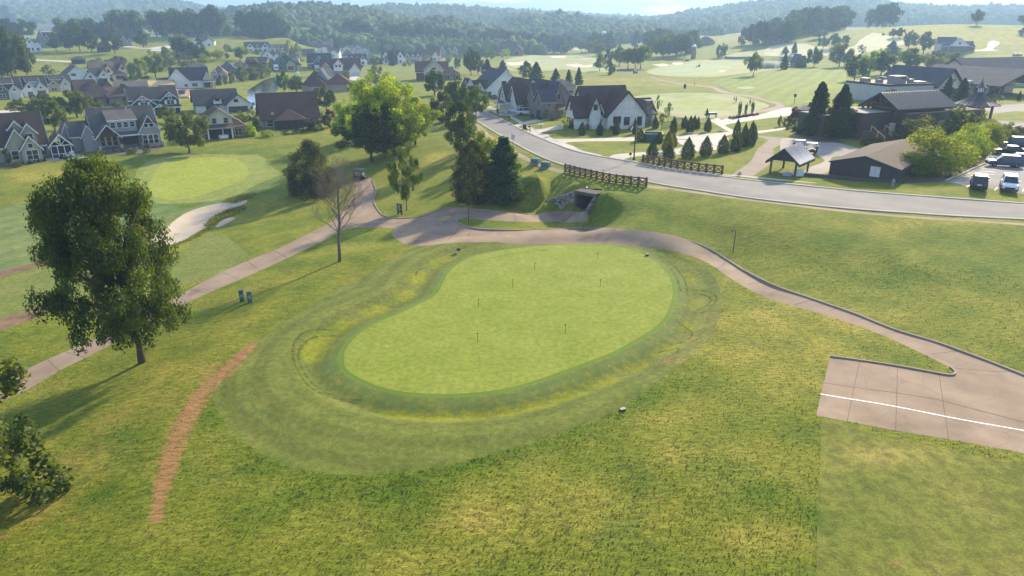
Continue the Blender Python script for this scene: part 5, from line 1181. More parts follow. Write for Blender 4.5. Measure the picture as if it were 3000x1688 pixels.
HM = {
 'rbrown': shingle('brown', (.06, .042, .034), (.125, .088, .072)), 'rred': shingle('red_brown', (.055, .03, .026), (.115, .065, .055)), 'rdark': shingle('dark', (.03, .03, .034), (.07, .068, .074)),
 'rgrey': shingle('grey', (.065, .06, .06), (.14, .13, .125)), 'rslate': shingle('slate', (.045, .046, .058), (.1, .1, .12)), 'rtan': shingle('tan', (.12, .085, .06), (.21, .155, .115)),
 'white': siding('white', (.72, .71, .68)), 'cream': siding('cream', (.6, .54, .42)), 'beige': siding('beige', (.4, .36, .28)), 'grey': siding('grey', (.36, .345, .32)), 'navy': siding('navy', (.022, .042, .11)),
 'tan': siding('tan', (.42, .33, .24)), 'dgrey': siding('dark_grey', (.13, .125, .12)), 'bwhite': brickm('white', (.7, .67, .62), (.62, .58, .54), (.7, .68, .65)), 'bred': brickm('red', (.2, .085, .055), (.14, .06, .045), (.28, .24, .21)),
 'btan': brickm('tan', (.4, .31, .23), (.3, .23, .17), (.42, .37, .31)), 'bgrey': brickm('grey', (.25, .2, .18), (.17, .14, .125), (.3, .27, .25)), 'stone': stonem('grey', (.14, .12, .1), (.38, .34, .29)),
 'dbrown': siding('dark_brown', (.075, .052, .042), True, 1.2), 'green': siding('sheathing_green', (.05, .14, .09)), 'blue': siding('blue_grey', (.25, .29, .34)), 'vwhite': siding('ribbed_grey', (.44, .43, .42), True, .9),
 'vdark': siding('ribbed_dark', (.05, .046, .046), True, 1.0), 'bark': siding('brown_shake', (.09, .062, .045)), 'timber': plain('timber', (.14, .075, .045), .8, var=.3), 'lumber': plain('fresh_lumber', (.55, .36, .17), .8, var=.25, sc=2),
 'twhite': plain('white_trim', (.76, .75, .72), .6), 'tdark': plain('dark_trim', (.035, .032, .032), .6), 'tbrown': plain('brown_trim', (.07, .045, .035), .6), 'tgrey': plain('grey_trim', (.3, .29, .28), .6),
 'glass': plain('window_glass', (.018, .024, .03), .08, .6, var=.3), 'screen': plain('porch_screen', (.02, .022, .028), .5, .3), 'gdoor': siding('garage_door', (.05, .045, .042)), 'gwhite': siding('garage_white', (.6, .59, .57)), 'gwood': siding('garage_wood', (.19, .1, .06)),
 'door': plain('dark_door', (.06, .035, .025), .5), 'shade': plain('opening_shade', (.06, .055, .05), .9), 'wsheath': plain('house_wrap', (.7, .7, .7), .6), 'brass': plain('lamp_metal', (.04, .04, .04), .4, .5, .6),  # shade: dark colour standing in for shade inside porches, openings and the tunnel
 'steel': plain('galvanised_steel', (.5, .5, .5), .4, .5, .7), 'stonecap': plain('stone_cap', (.42, .39, .34), .9), 'unit': plain('roof_unit', (.22, .21, .195), .6), 'oldconc': plain('weathered_concrete', (.085, .075, .062), .9, var=.25), 'concrete': plain('cast_concrete', (.32, .29, .25), .9, bump=.2)}
def metalroof(key, col):
    m, t, b, _ = newmat('metal_roof_' + key); setb(b, .45, .4, .35)
    t.l(t.ramp(t.noise(t.pos(), .7, 4), [(.3, tuple(c * .85 for c in col)), (.7, tuple(c * 1.1 for c in col))]), b.inputs[0]); return m
HM['mbrown'] = metalroof('brown', (.085, .07, .068)); HM['msilver'] = metalroof('silver', (.42, .4, .4)); HM['mcopper'] = metalroof('purple', (.15, .125, .13))
class House:
    def __init__(s, name, label, f, x0, y0, x1=None, yaw=0, W=None, W0=None, wall='white', roof='rdark', trim='twhite', cat='house', group=None, z=None, ov=.4):
        p = at(f, x0, y0); th = R(yaw); s.th = th
        if z is not None: p = Vector((*on_plane(f, x0, y0, z), z))
        if x1 is not None:
            u1 = px(f, x1, 0)[0]; lo, hi = .1, 60.
            for _ in range(50):
                w = (lo + hi) / 2; X = p.x + w * math.cos(th); Y = p.y + w * math.sin(th)
                zc = Y * cp + (CAMZ - p.z) * sp
                if zc > 20 and 1500 + FOC * X / zc < u1: lo = w
                else: hi = w
            W = lo
        s.k = (W / W0) if (W and W0) else 1.; s.W = W
        s.root = empty(name, p, th, label, cat, group); s.root.scale = (s.k,) * 3
        s.wall, s.roof, s.trim, s.ov = wall, roof, trim, ov
        s.walls = {}; s.roofs = {}; s.trims = {}; s.vol = []; s.extra = []
    def _w(s, m): return s.walls.setdefault(m, MB())
    def _r(s, m): return s.roofs.setdefault(m, MB())
    def _t(s, m): return s.trims.setdefault(m, MB())
    def flat(s, x0, x1, y0, y1, h, z0=-.8, wall=None, roof=None, par=.0):
        s._w(wall or s.wall).box(x0, x1, y0, y1, z0, h)
        if roof: s._r(roof).box(x0 + .15, x1 - .15, y0 + .15, y1 - .15, h, h + .06)
        s.vol.append((x0, x1, y0, y1)); return s
    def gable(s, x0, x1, y0, y1, e, r, ax='x', z0=-.8, wall=None, roof=None, trim=None, ov=None, body=True, ovb=None):
        wall, roof, trim = wall or s.wall, roof or s.roof, trim or s.trim; ov = s.ov if ov is None else ov; t = .2
        if ax == 'x': a0, a1, b0, b1 = y0, y1, x0, x1
        else: a0, a1, b0, b1 = x0, x1, y0, y1
        m = (a0 + a1) / 2; sl = (r - e) / (m - a0)
        pr = 'x' if ax == 'x' else 'y'
        if body: s._w(wall).prism([(a0, z0), (a1, z0), (a1, e), (m, r), (a0, e)], pr, b0, b1)
        for sg in (-1, 1):
            a = m + sg * (m - a0 + ov); ze = e - sl * ov
            s._r(roof).prism([(m, r + .02), (a, ze + .02), (a, ze + .02 + t), (m, r + .02 + t * 1.25)], pr, b0 - ov, b1 + ov)
            for bb in (b0 - ov - .06, b1 + ov):
                s._t(trim).prism([(m, r - .1), (a, ze - .1), (a, ze + .2), (m, r + .2)], pr, bb, bb + .06)
            aa = a + sg * .003; s._t(trim).prism([(aa, ze - .14), (aa + sg * .06, ze - .14), (aa + sg * .06, ze + .17), (aa, ze + .17)], pr, b0 - ov, b1 + ov)
        s.vol.append((x0, x1, y0, y1)); return s
    def hip(s, x0, x1, y0, y1, e, r, z0=-.8, wall=None, roof=None, trim=None, ov=None, body=True, cut=None):
        wall, roof, trim = wall or s.wall, roof or s.roof, trim or s.trim; ov = s.ov if ov is None else ov
        if body: s._w(wall).box(x0, x1, y0, y1, z0, e)
        X0, X1, Y0, Y1 = x0 - ov, x1 + ov, y0 - ov, y1 + ov; h = min(X1 - X0, Y1 - Y0) / 2 if cut is None else cut
        if X1 - X0 >= Y1 - Y0: A, B = (X0 + h, (Y0 + Y1) / 2, r), (X1 - h, (Y0 + Y1) / 2, r)
        else: A, B = ((X0 + X1) / 2, Y0 + h, r), ((X0 + X1) / 2, Y1 - h, r)
        q = e + .02; V = [(X0, Y0, q), (X1, Y0, q), (X1, Y1, q), (X0, Y1, q), A, B]
        F = [(0, 1, 5, 4), (1, 2, 5), (2, 3, 4, 5), (3, 0, 4), (3, 2, 1, 0)] if X1 - X0 >= Y1 - Y0 else [(0, 1, 4), (1, 2, 5, 4), (2, 3, 5), (3, 0, 4, 5), (3, 2, 1, 0)]
        s._r(roof).add(V, F)
        tm = s._t(trim)
        for a, b in ((0, 1), (1, 2), (2, 3), (3, 0)): tm.bar((V[a][0], V[a][1], q - .1), (V[b][0], V[b][1], q - .1), .08, .2)
        s.vol.append((x0, x1, y0, y1)); return s
    def shed(s, x0, x1, y0, y1, ef, eb, roof=None, body=None, z0=0, ov=.3, trim=None):
        """roof falling from the back edge (eb) to the front edge (ef)"""
        t = .16; sl = (eb - ef) / (y1 - y0)
        s._r(roof or s.roof).prism([(y0 - ov, ef - sl * ov + .02), (y1, eb + .02), (y1, eb + t), (y0 - ov, ef - sl * ov + t)], 'x', x0 - ov, x1 + ov)
        s._t(trim or s.trim).box(x0 - ov, x1 + ov, y0 - ov - .06, y0 - ov - .003, ef - sl * ov - .12, ef - sl * ov + .17)
        if body: s._w(body).prism([(y0, z0), (y1, z0), (y1, eb), (y0, ef)], 'x', x0, x1)
        s.vol.append((x0, x1, y0, y1)); return s
    def posts(s, L, w=.25, mat=None, name='post'):
        for x, y, z0, z1 in L: MB().box(x - w / 2, x + w / 2, y - w / 2, y + w / 2, z0, z1).build(name, HM[mat or s.trim], s.root)
        return s
    def boxpart(s, name, b, mat): MB().box(*b).build(name, HM[mat], s.root); return s
    def chimney(s, x, y, w, z0, z1, mat='stone'):
        c = MB().box(x - w / 2, x + w / 2, y - w / 2, y + w / 2, z0, z1).build('chimney', HM[mat], s.root)
        MB().box(x - w / 2 - .1, x + w / 2 + .1, y - w / 2 - .1, y + w / 2 + .1, z1 + .003, z1 + .18).build('chimney_cap', HM['stonecap'], c)
        return s
    def vents(s, L):
        for x, y, z in L: MB().tube([(x, y, z - .3), (x, y, z + .55)], .1, 6).build('roof_vent', HM['steel'], s.root)
        return s
    def win(s, L, trim=None, kind='window'):
        """(volume, face f/b/l/r, centre along the face, sill, width, height[, kind])"""
        for a in L:
            vi, fc, u, z, w, h = a[:6]; kd = a[6] if len(a) > 6 else kind; tr = a[7] if len(a) > 7 else (trim or s.trim)
            x0, x1, y0, y1 = s.vol[vi] if not isinstance(vi, tuple) else vi
            o, ex, n = {'f': ((u, y0, 0), (1, 0, 0), (0, -1, 0)), 'b': ((u, y1, 0), (-1, 0, 0), (0, 1, 0)), 'l': ((x0, u, 0), (0, -1, 0), (-1, 0, 0)), 'r': ((x1, u, 0), (0, 1, 0), (1, 0, 0))}[fc]
            key = (kd, round(w, 2), round(h, 2), tr)
            me = s.wmesh(key)
            M = Matrix(((ex[0], n[0] * -1, 0, o[0]), (ex[1], n[1] * -1, 0, o[1]), (0, 0, 1, z), (0, 0, 0, 1)))
            nm = {'window': 'window', 'arch': 'window', 'garage': 'garage_door', 'door': 'door', 'dark': 'shade_panel', 'screen': 'screen', 'vent': 'gable_vent', 'lumber': 'window_hole_shade'}[kd]
            q = link(nm, me[0], s.root); q.matrix_local = M
            if me[1]: link('pane', me[1], q)
        return s
    WM = {}
    def wmesh(s, key):
        if key in House.WM: return House.WM[key]
        kd, w, h, tr = key; a = MB(); b = None; mt = HM[tr]; f = .11
        if kd in ('window', 'arch'):
            a.box(-w / 2 - f, w / 2 + f, -.07, .02, -f, 0); a.box(-w / 2 - f, w / 2 + f, -.07, .02, h, h + f)
            a.box(-w / 2 - f, -w / 2, -.07, .02, 0, h); a.box(w / 2, w / 2 + f, -.07, .02, 0, h)
            n = max(1, round(w / 1.0))
            for i in range(1, n): a.box(-w / 2 + w * i / n - .05, -w / 2 + w * i / n + .05, -.06, .02, 0, h)
            if h > 1.1: a.box(-w / 2, w / 2, -.058, .02, h * .5 - .025, h * .5 + .025)
            b = MB().box(-w / 2, w / 2, -.03, .015, 0, h).mesh('pane', HM['glass'])
            if kd == 'arch':
                a = MB(); P = [(-w / 2, 0), (w / 2, 0), (w / 2, h * .75)] + [(w / 2 * math.cos(i * .39), h * .75 + h * .25 * math.sin(i * .39)) for i in range(1, 8)] + [(-w / 2, h * .75)]
                a.prism([(p[0] * 1.12, p[1] * 1.04 - .03) for p in P], 'y', -.05, .01); b = MB().prism(P, 'y', -.07, .0).mesh('pane', HM['glass'])
        elif kd == 'garage':
            mt = HM[tr]; n = 4
            for i in range(n): a.box(-w / 2, w / 2, -.05, .01, h * i / n + .015, h * (i + 1) / n - .015)
        elif kd == 'door': a.box(-w / 2, w / 2, -.06, .01, 0, h); mt = HM['door']
        elif kd in ('dark', 'screen'): a.box(-w / 2, w / 2, -.03, .01, 0, h); mt = HM['screen' if kd == 'screen' else 'shade']  # dark kind: flat sheet painted as the shade inside an opening
        elif kd == 'vent': a.box(-w / 2, w / 2, -.06, .01, 0, h)
        elif kd == 'lumber': a.box(-w / 2, w / 2, -.04, .01, 0, h); mt = HM['shade']  # unglazed hole as a flat sheet painted like the shade indoors
        House.WM[key] = (a.mesh(kd, mt), b); return House.WM[key]
    def truss(s, xm, y, w, e, r, mat=None):
        """open timber work in the head of a gable"""
        a = MB(); sl = (r - e) / (w / 2)
        a.bar((xm - w / 2, y, e), (xm + w / 2, y, e), .16); a.bar((xm, y, e), (xm, y, r - .1), .16)
        for sg in (-1, 1): a.bar((xm, y, e + .1), (xm + sg * w * .25, y, e + sl * w * .25 - .1), .14)
        a.build('truss', HM[mat or s.trim], s.root); return s
    def fit(s, x, y, z, f, row):
        """storey height from the surveyed row of the ridge"""
        yw = s.root.location.y + s.k * (x * math.sin(s.th) + y * math.cos(s.th))
        kz = (lift(yw, f, row) - s.root.location.z) / z; s.kz = kz
        s.root.scale.z = min(1.5, max(.5, kz)); return s
    def done(s):
        for nm, d in (('wall', s.walls), ('roof', s.roofs), ('trim', s.trims)):
            for m, mb in d.items():
                if mb.v: mb.build(nm, HM[m], s.root)
        return s
# ---- nearest houses on the left
h = House('house', 'beige house with screened porch cut by the left edge', 'A', -50, 1408, 375, 38, W0=9.8, wall='beige', roof='rbrown')
h.fit(5, 8.1, 9.0, 'A', 970)
h.gable(-8, 11.5, 3.2, 13, 3.2, 9.0, 'x').gable(2.9, 7.9, -.2, 5, 3.3, 6.6, 'y', roof='rdark').gable(5.8, 9.7, -1.4, 4, 2.9, 5.2, 'y', roof='rdark')
h.gable(6.7, 9.6, 2, 6, 5.7, 7.3, 'y', z0=3.5, roof='rdark').gable(11.7, 16, .2, 7, 2.9, 4.9, 'y', body=False, roof='rbrown').gable(4.6, 7.2, 3.0, 6, 6.6, 7.9, 'y', z0=4, roof='rdark')
h.win([(2, 'f', 7.75, .7, 2.2, 1.8), (2, 'f', 7.75, 3.0, .9, .8), (1, 'f', 4.5, .8, 1.3, 1.7), (3, 'f', 8.2, 4.2, 1.3, 1.2), (0, 'f', 10.5, .8, 1, 1.6)])
h.posts([(x, .3, 0, 2.9) for x in (11.75, 13.1, 14.5, 15.9)] + [(15.9, 3.5, 0, 2.9)], .16).truss(13.85, .18, 4.3, 2.75, 4.85)
for x in (12.43, 13.8, 15.2): h.boxpart('screen', (x - .58, x + .58, .28, .32, .15, 1.0), 'screen').boxpart('screen', (x - .58, x + .58, .28, .32, 1.12, 2.7), 'screen')
for z in (.05, 1.03): h.boxpart('rail', (11.8, 15.9, .24, .34, z, z + .1), 'twhite')
h.boxpart('screen', (11.9, 15.8, 6.6, 6.7, 0, 2.8), 'screen').boxpart('screen', (15.88, 15.92, .4, 6.6, .1, 2.7), 'screen').boxpart('floor', (11.7, 16, .25, 6.9, -.5, .04), 'concrete').vents([(2, 5.5, 6.2), (3, 6, 6.6)]).done()
h = House('house', 'large grey craftsman house with covered porch and four window dormer', 'A', 842, 1300, 1385, 37, W0=15, wall='grey', roof='rgrey')
h.fit(7.5, 7.9, 9.2, 'A', 915)
h.gable(0, 15, 2.8, 13, 3.9, 9.2, 'x').gable(0.1, 5.4, -.3, 3.6, 3.5, 6.2, 'y', body=False, roof='rgrey').gable(10.2, 14.9, .4, 5, 4.2, 7.6, 'y', wall='grey')
h.shed(3.6, 10, 2.0, 8, 6.9, 8.9, body='grey', z0=4).shed(5.0, 10.6, .3, 2.9, 3.5, 4.3, ov=.25)
h.gable(-4.8, 0.2, 6, 12, 3.6, 6.4, 'x').gable(-2.6, .1, 3.2, 8, 3.9, 6.1, 'y').gable(-7, -3.8, 8, 14, 3.4, 6.2, 'y', roof='rgrey')
h.win([(3, 'f', 4.55 + 1.5 * i, 5.2, 1.0, 1.15) for i in range(4)] + [(2, 'f', 11.95, 5.0, .9, .8), (2, 'f', 13.2, 5.0, .9, .8), (2, 'f', 11.2, 1.1, 1.0, 2), (2, 'f', 12.5, 1.1, 1.0, 2), (2, 'f', 13.8, 1.1, 1.0, 2), (0, 'f', 1.6, 1.1, 1.0, 2.1), (0, 'f', 3.1, 1.1, 1.0, 2.1), (0, 'f', 4.5, 1, 1, 2.2),
       (0, 'l', 6, 1.5, .9, 1.5), (0, 'l', 10, 4.8, .9, 1.4), (0, 'l', 4, 1.5, .9, 1.5)])
h.win([(0, 'f', 7.8, .9, 4.2, 2.3, 'dark')])
h.boxpart('gable_panel', (.9, 4.6, -.2, -.1, 3.5, 4.3), 'bark'); MB().prism([(.5, 3.52), (5.0, 3.52), (2.75, 5.75)], 'y', -.22, -.12).build('gable_panel', HM['bark'], h.root); MB().prism([(10.6, 5.95), (14.5, 5.95), (12.55, 7.35)], 'y', .3, .39).build('gable_panel', HM['bark'], h.root)
h.boxpart('porch_floor', (-.1, 15.1, -1.2, 2.8, -.9, .75), 'stone').truss(2.75, -.45, 4.4, 3.6, 5.9, 'timber')
h.posts([(.4, -.9, .75, 3.4), (5.2, -.9, .75, 3.4), (10.2, -.4, .75, 3.4)], .3, 'timber').posts([(.4, -.9, -.5, 1.7), (5.2, -.9, -.5, 1.7), (10.2, -.4, -.5, 1.7), (14.9, -.9, -.5, 1.6)], .55, 'stonecap', 'pier')
st = MB()
for i in range(5): st.box(6.6, 8.8, -1.2 - .35 * (i + 1), -1.2 - .35 * i, -.9, .6 - .2 * i)
st.build('steps', HM['stonecap'], h.root)
for x0, x1 in ((.4, 5.2), (8.9, 14.9)):
    r_ = MB().box(x0, x1, -1.12, -1.06, 1.62, 1.7).box(x0, x1, -1.12, -1.06, .85, .9); x = x0
    while x < x1: r_.box(x, x + .03, -1.1, -1.07, .84, 1.63); x += .16
    r_.build('porch_railing', HM['tdark'], h.root)
h.vents([(6, 9, 8.4), (9, 7, 8.9)]).done()
h = House('house', 'brick house with cream upper gable and two small windows', 'A', 1725, 1192, 2088, 28, W0=9.2, wall='bred', roof='rbrown', trim='beige')
h.fit(4, 6.8, 7.8, 'A', 893)
h.hip(-1.2, 9.2, 1.6, 12, 3.0, 7.8, ov=.5).gable(1.4, 6.9, 1.0, 7, 5.1, 7.4, 'y', z0=3, wall='cream', roof='rbrown').shed(1.2, 6.6, -.5, 2.2, 2.9, 4.0, body=None)
h.flat(-1.2, 1.2, .2, 2, 2.9).flat(6.4, 9.2, .2, 2, 2.9)
h.win([(1, 'f', 3.0, 3.9, .8, 1.2), (1, 'f', 5.5, 3.9, .8, 1.2), (4, 'f', 7.8, .7, 1.5, 1.7), (0, 'f', 3.8, .1, 5.0, 2.6, 'dark')]).posts([(1.3, -.3, 0, 2.9), (6.4, -.3, 0, 2.9)], .3, 'twhite').boxpart('porch_floor', (1.2, 6.4, -.6, 1.55, -.5, .05), 'bred').done()
h = House('house', 'long brown roofed house with dark screened porch and satellite dish', 'B', 792, 1105, 1272, 23, W0=13.2, wall='bgrey', roof='rred', trim='tbrown')
h.fit(6.6, 7.8, 9.6, 'B', 790)
h.gable(0, 13.2, 2, 13.6, 3.1, 9.6, 'x', ov=.5).hip(2.9, 9.6, -1.0, 6, 2.7, 5.6, wall='tdark', ov=.4)
h.win([(0, 'f', 1.7, .6, 1.4, 1.9, 'window', 'twhite'), (0, 'f', 11, .8, 1.2, 1.6)] + [(1, 'f', 3.9 + 1.65 * i, .2, 1.45, 2.2, 'screen') for i in range(4)]).vents([(9.2, 8, 7.8), (10.2, 10.5, 8.6), (10.8, 10.5, 8.6), (2, 5, 5), (8.6, 6.6, 6.4)])
q = MB().lathe([(.05, 0), (.3, .06), (.45, .2)], 14).build('satellite_dish', HM['concrete'], h.root); q.location = (2.6, 2.3, 4.3); q.rotation_euler = (R(65), 0, R(-30)); h.done()
h = House('house', 'navy blue house with white trim and two front gables', 'A', 1130, 985, 1540, 32, W0=12, wall='navy', roof='rdark')
h.fit(6, 6.75, 9.2, 'A', 745)
h.gable(0, 12, 2.5, 11, 5.4, 9.2, 'x').gable(.1, 5.8, 0, 4, 4.0, 7.0, 'y', roof='rdark').gable(7.6, 11.9, 0.4, 4, 5.3, 7.9, 'y').gable(5.2, 8.6, -1.2, 2, 2.4, 3.9, 'y', body=False).shed(8.4, 12, -1, 1.2, 2.5, 3.0)
h.win([(1, 'f', 3.2, 3.5, 1.6, 1.2), (1, 'f', 3.2, 5.0, .7, .6), (2, 'f', 9.8, 3.5, 1.7, 1.5), (2, 'f', 9.8, 5.3, .7, .5), (0, 'f', 6.6, 4.0, .8, .9), (1, 'f', 2, .6, 1.4, 1.7), (2, 'f', 9.8, .6, 1.6, 1.6)])
for u, v in ((2.0, 3.45), (4.4, 3.45)): h.boxpart('shutter', (u - .22, u + .22, -.06, -.003, v, v + 1.3), 'twhite')
for u in (8.55, 11.05): h.boxpart('shutter', (u - .22, u + .22, .34, .397, 3.45, 5.05), 'twhite')
h.truss(2.95, -.42, 3.2, 5.6, 6.9).truss(9.75, 0, 2.4, 6.5, 7.8).truss(6.9, -1.62, 1.9, 2.9, 3.8).posts([(5.3, -1.1, 0, 2.3), (8.5, -1.1, 0, 2.3), (11.9, -.9, 0, 2.4)], .22).done()
h = House('house', 'white brick house with dark garage door and arched gable window by the pond', 'A', 1700, 970, 2120, 28, W0=11.6, wall='bwhite', roof='rdark', trim='tdark')
h.fit(4.5, 6.75, 7.8, 'A', 762)
h.gable(-.6, 9.5, 2.5, 11, 3.2, 7.8, 'x').gable(6.4, 12, 0, 8, 3.2, 6.6, 'y').gable(3.6, 5.6, 2.2, 6, 4.6, 5.9, 'y', z0=3, roof='rdark', wall='white')
h.win([(1, 'f', 8.7, 3.7, .9, 1.2, 'arch'), (1, 'f', 9.0, 0, 4.6, 2.2, 'garage', 'gdoor'), (0, 'f', 2.5, .8, 1.3, 1.6), (2, 'f', 4.6, 4.2, .8, .9), (0, 'l', 6, 1, 1.4, 1.5)]).done()
h = House('house', 'brown multi gabled brick house left of the blue house', 'A', 775, 905, 1120, 38, W0=10, wall='bgrey', roof='rbrown', trim='tbrown')
h.fit(2, 6, 8.6, 'A', 685)
h.hip(-1.5, 5.8, 0, 12, 3.2, 8.6).gable(4.5, 10, -1, 8, 3.2, 6.2, 'x').gable(3.2, 7.6, 5, 13, 4.6, 8.6, 'y').gable(7.6, 11, 1, 6, 3.6, 6.8, 'y', wall='tan').gable(-2, 2, 6, 13, 4.6, 8.6, 'x')
h.win([(0, 'f', 4.5, .9, 1.2, 1.5), (0, 'f', 1.5, .9, 1.2, 1.5), (3, 'f', 9.3, 3.3, .8, 1), (1, 'f', 8.5, .9, 1.2, 1.5)]).done()
for i, (x0, x1, y, lab) in enumerate(((-40, 200, 850, 'dark roofed grey and stone house with white gable at the left edge'), (205, 415, 825, 'dark roofed house with twin white gables and wooden garage door'), (400, 625, 780, 'tan gabled house with white rakes at the right end of the dark roofed row'))):
    h = House('house', lab, 'A', x0, y, x1, 40, W0=8, wall=('dgrey', 'white', 'tan')[i], roof='rdark')
    h.fit(3.5, 8, 8, 'A', (664, 650, 640)[i])
    h.gable(-1.5, 8.5, 4, 12, 3.4, 8.0, 'x', wall=('white', 'white', 'tan')[i]).gable(.2, 4.4, 0, 7, 3.0, (6.6, 6.0, 5.6)[i], 'y').gable(4.2, 8, 1, 7, 3.0, (5.4, 6.0, 6.8)[i], 'y', wall=('white', 'white', 'cream')[i])
    h.gable(2.2, 6.0, 3, 8, 6.2, 7.6, 'x', z0=4)
    h.win([(1, 'f', 2.3, .4, 1.6, 1.7), (1, 'f', 2.3, 3.7, .8, 1.0), (2, 'f', 6.1, .1, 2.8, 2.2, 'garage', ('gwhite', 'gwood', 'gwhite')[i]), (2, 'f', 6.1, 3.2, .7, .8)]).posts([(.3, -.2, 0, 2.7), (4.3, -.2, 0, 2.7)], .3).done()
h = House('house', 'white house with broad side gable behind the dark roofed row', 'A', 545, 722, 930, 40, W0=13, wall='white', roof='rgrey')
h.fit(4.5, 5, 8.6, 'A', 558)
h.gable(0, 9, 0, 10, 3.2, 8.6, 'y', roof='rgrey').gable(6, 9.2, -1.2, 5, 3.0, 5.6, 'y', roof='rdark').gable(8.6, 13, .5, 8, 3.4, 7.0, 'x', roof='rdark').gable(10, 13.2, -.8, 4, 3.4, 6.2, 'y', roof='rdark')
h.win([(0, 'f', 3.2, 4.0, 1.4, 1.3), (0, 'f', 3.9, 1.0, .6, 1.0), (1, 'f', 7.6, 2.9, .8, 1), (3, 'f', 11.6, .8, 1.3, 1.5), (3, 'f', 11.6, 3.6, .7, .8)]).done()
h = House('house', 'tan house with brown roofs and steep entry gable', 'A', 800, 690, 1095, 36, W0=12, wall='cream', roof='rtan', trim='tan')
h.fit(9, 8, 8.8, 'A', 512)
h.gable(0, 8, 3, 12, 3.6, 8.2, 'x').gable(3.6, 7.2, 0, 7, 3.6, 7.0, 'y', roof='rred').gable(6, 12, 4, 12, 4, 8.8, 'x', roof='rbrown').gable(9.0, 12, 1, 7, 4.6, 7.4, 'y', roof='rdark').hip(6.6, 11.6, -1, 4, 2.6, 4.6, roof='rbrown')
h.win([(1, 'f', 5.4, 3.6, 1.0, 1.5, 'arch'), (1, 'f', 5.4, .6, 1.6, 1.9), (3, 'f', 10.6, 4.8, .9, 1.1), (4, 'f', 9, .4, 3, 1.8, 'dark'), (0, 'f', 2, .8, 1.4, 1.5)]).done()
# house being framed
h = House('house', 'house under construction with bare yellow lumber framing', 'A', 985, 775, 1490, 30, W0=17, wall='blue', roof='rgrey', trim='tgrey')
h.fit(4.5, 4, 6, 'A', 690)
h.gable(0, 9, 0, 8, 3.2, 6.0, 'x', roof='rgrey')
a = MB()
for i in range(15):
    x = 6 + i * .75
    a.bar((x, 0.2, 3.0), (x, 4, 5.8), .12); a.bar((x, 8, 3.0), (x, 4, 5.8), .12); a.bar((x, 0.2, 3.0), (x, 8, 3.0), .1); a.bar((x, .2, -.5), (x, .2, 3), .12); a.bar((x, 2, 3), (x, 4, 5.7), .08)
for y, z in ((0.2, 3.05), (8, 3.05), (4, 5.8), (0.2, .05), (2, 4.4)): a.bar((6, y, z), (17.5, y, z), .16)
a.box(12, 17.4, .3, 8, 2.85, 2.97); a.prism([(.2, 3.1), (4, 5.85), (4, 5.93), (.2, 3.18)], 'x', 9.3, 17)
a.build('framing', HM['lumber'], h.root); h.vents([(3.4, 1.5, 4.6)]).done()
h = House('house', 'white house with long dark roof and dark carport posts near the pond', 'A', 1505, 755, 1800, 27, W0=12.5, wall='white', roof='rdark', trim='white')
h.fit(6, 6.5, 8.4, 'A', 575)
h.gable(-1.5, 12, 2, 11, 3.3, 8.4, 'x', roof='rdark').gable(-3, 4.5, 1.6, 9, 3.3, 8.2, 'y', roof='rtan').gable(-6.5, -1, 0.2, 6, 2.8, 4.4, 'x').gable(9.6, 13.2, 1, 8, 3.2, 6.8, 'y', wall='cream')
h.win([(1, 'f', 3.4, .7, 1.1, 1.0), (0, 'f', 6.6, .6, 1.8, 1.4), (2, 'f', -2.6, .8, 1.8, .7), (3, 'f', 11, .1, 2.4, 2.2, 'dark')]).posts([(10.6 + 1.0 * i, -1.2, -1, 2.8) for i in range(4)], .2, 'tdark').shed(9.6, 13.8, -1.4, 2, 2.7, 3.2).done()
# ---- generic shapes for the houses further off, each with its own proportions
TOPS = {k: int(v) for k, v in (q.split(':') for q in '''A612,545:478 A1800,680:555 A1860,640:525 A1990,620:510 B640,560:485 B775,520:428 B642,444:357 B838,442:378 A1612,398:305 A1540,500:413 A1320,293:222 A1700,276:225 B562,276:222 B635,275:224 B705,275:228 B785,280:235 B858,300:245
A318,262:195 A320,395:258 A228,445:322 A765,275:190 A828,445:350 A1030,390:305 B1200,400:350 B1095,470:415 B1222,490:405 B1165,585:455 B1432,520:425 B1515,555:462 B1555,470:385 B1440,430:385 B1655,440:375 C345,545:432 C540,540:445 C650,520:425 C830,480:392 C1005,475:385 C1085,455:368 C1315,475:355
B1640,550:490 B1000,520:478 B1655,500:458 D428,358:312 D985,352:310 D1376,298:232 D1595,392:310 D1812,268:235 E235,572:462 C1800,800:672 B1780,505:440 C715,470:430 C560,500:455 B1015,445:415 B395,610:545 A1620,590:545 A930,600:540 E1625,640:505'''.split())}
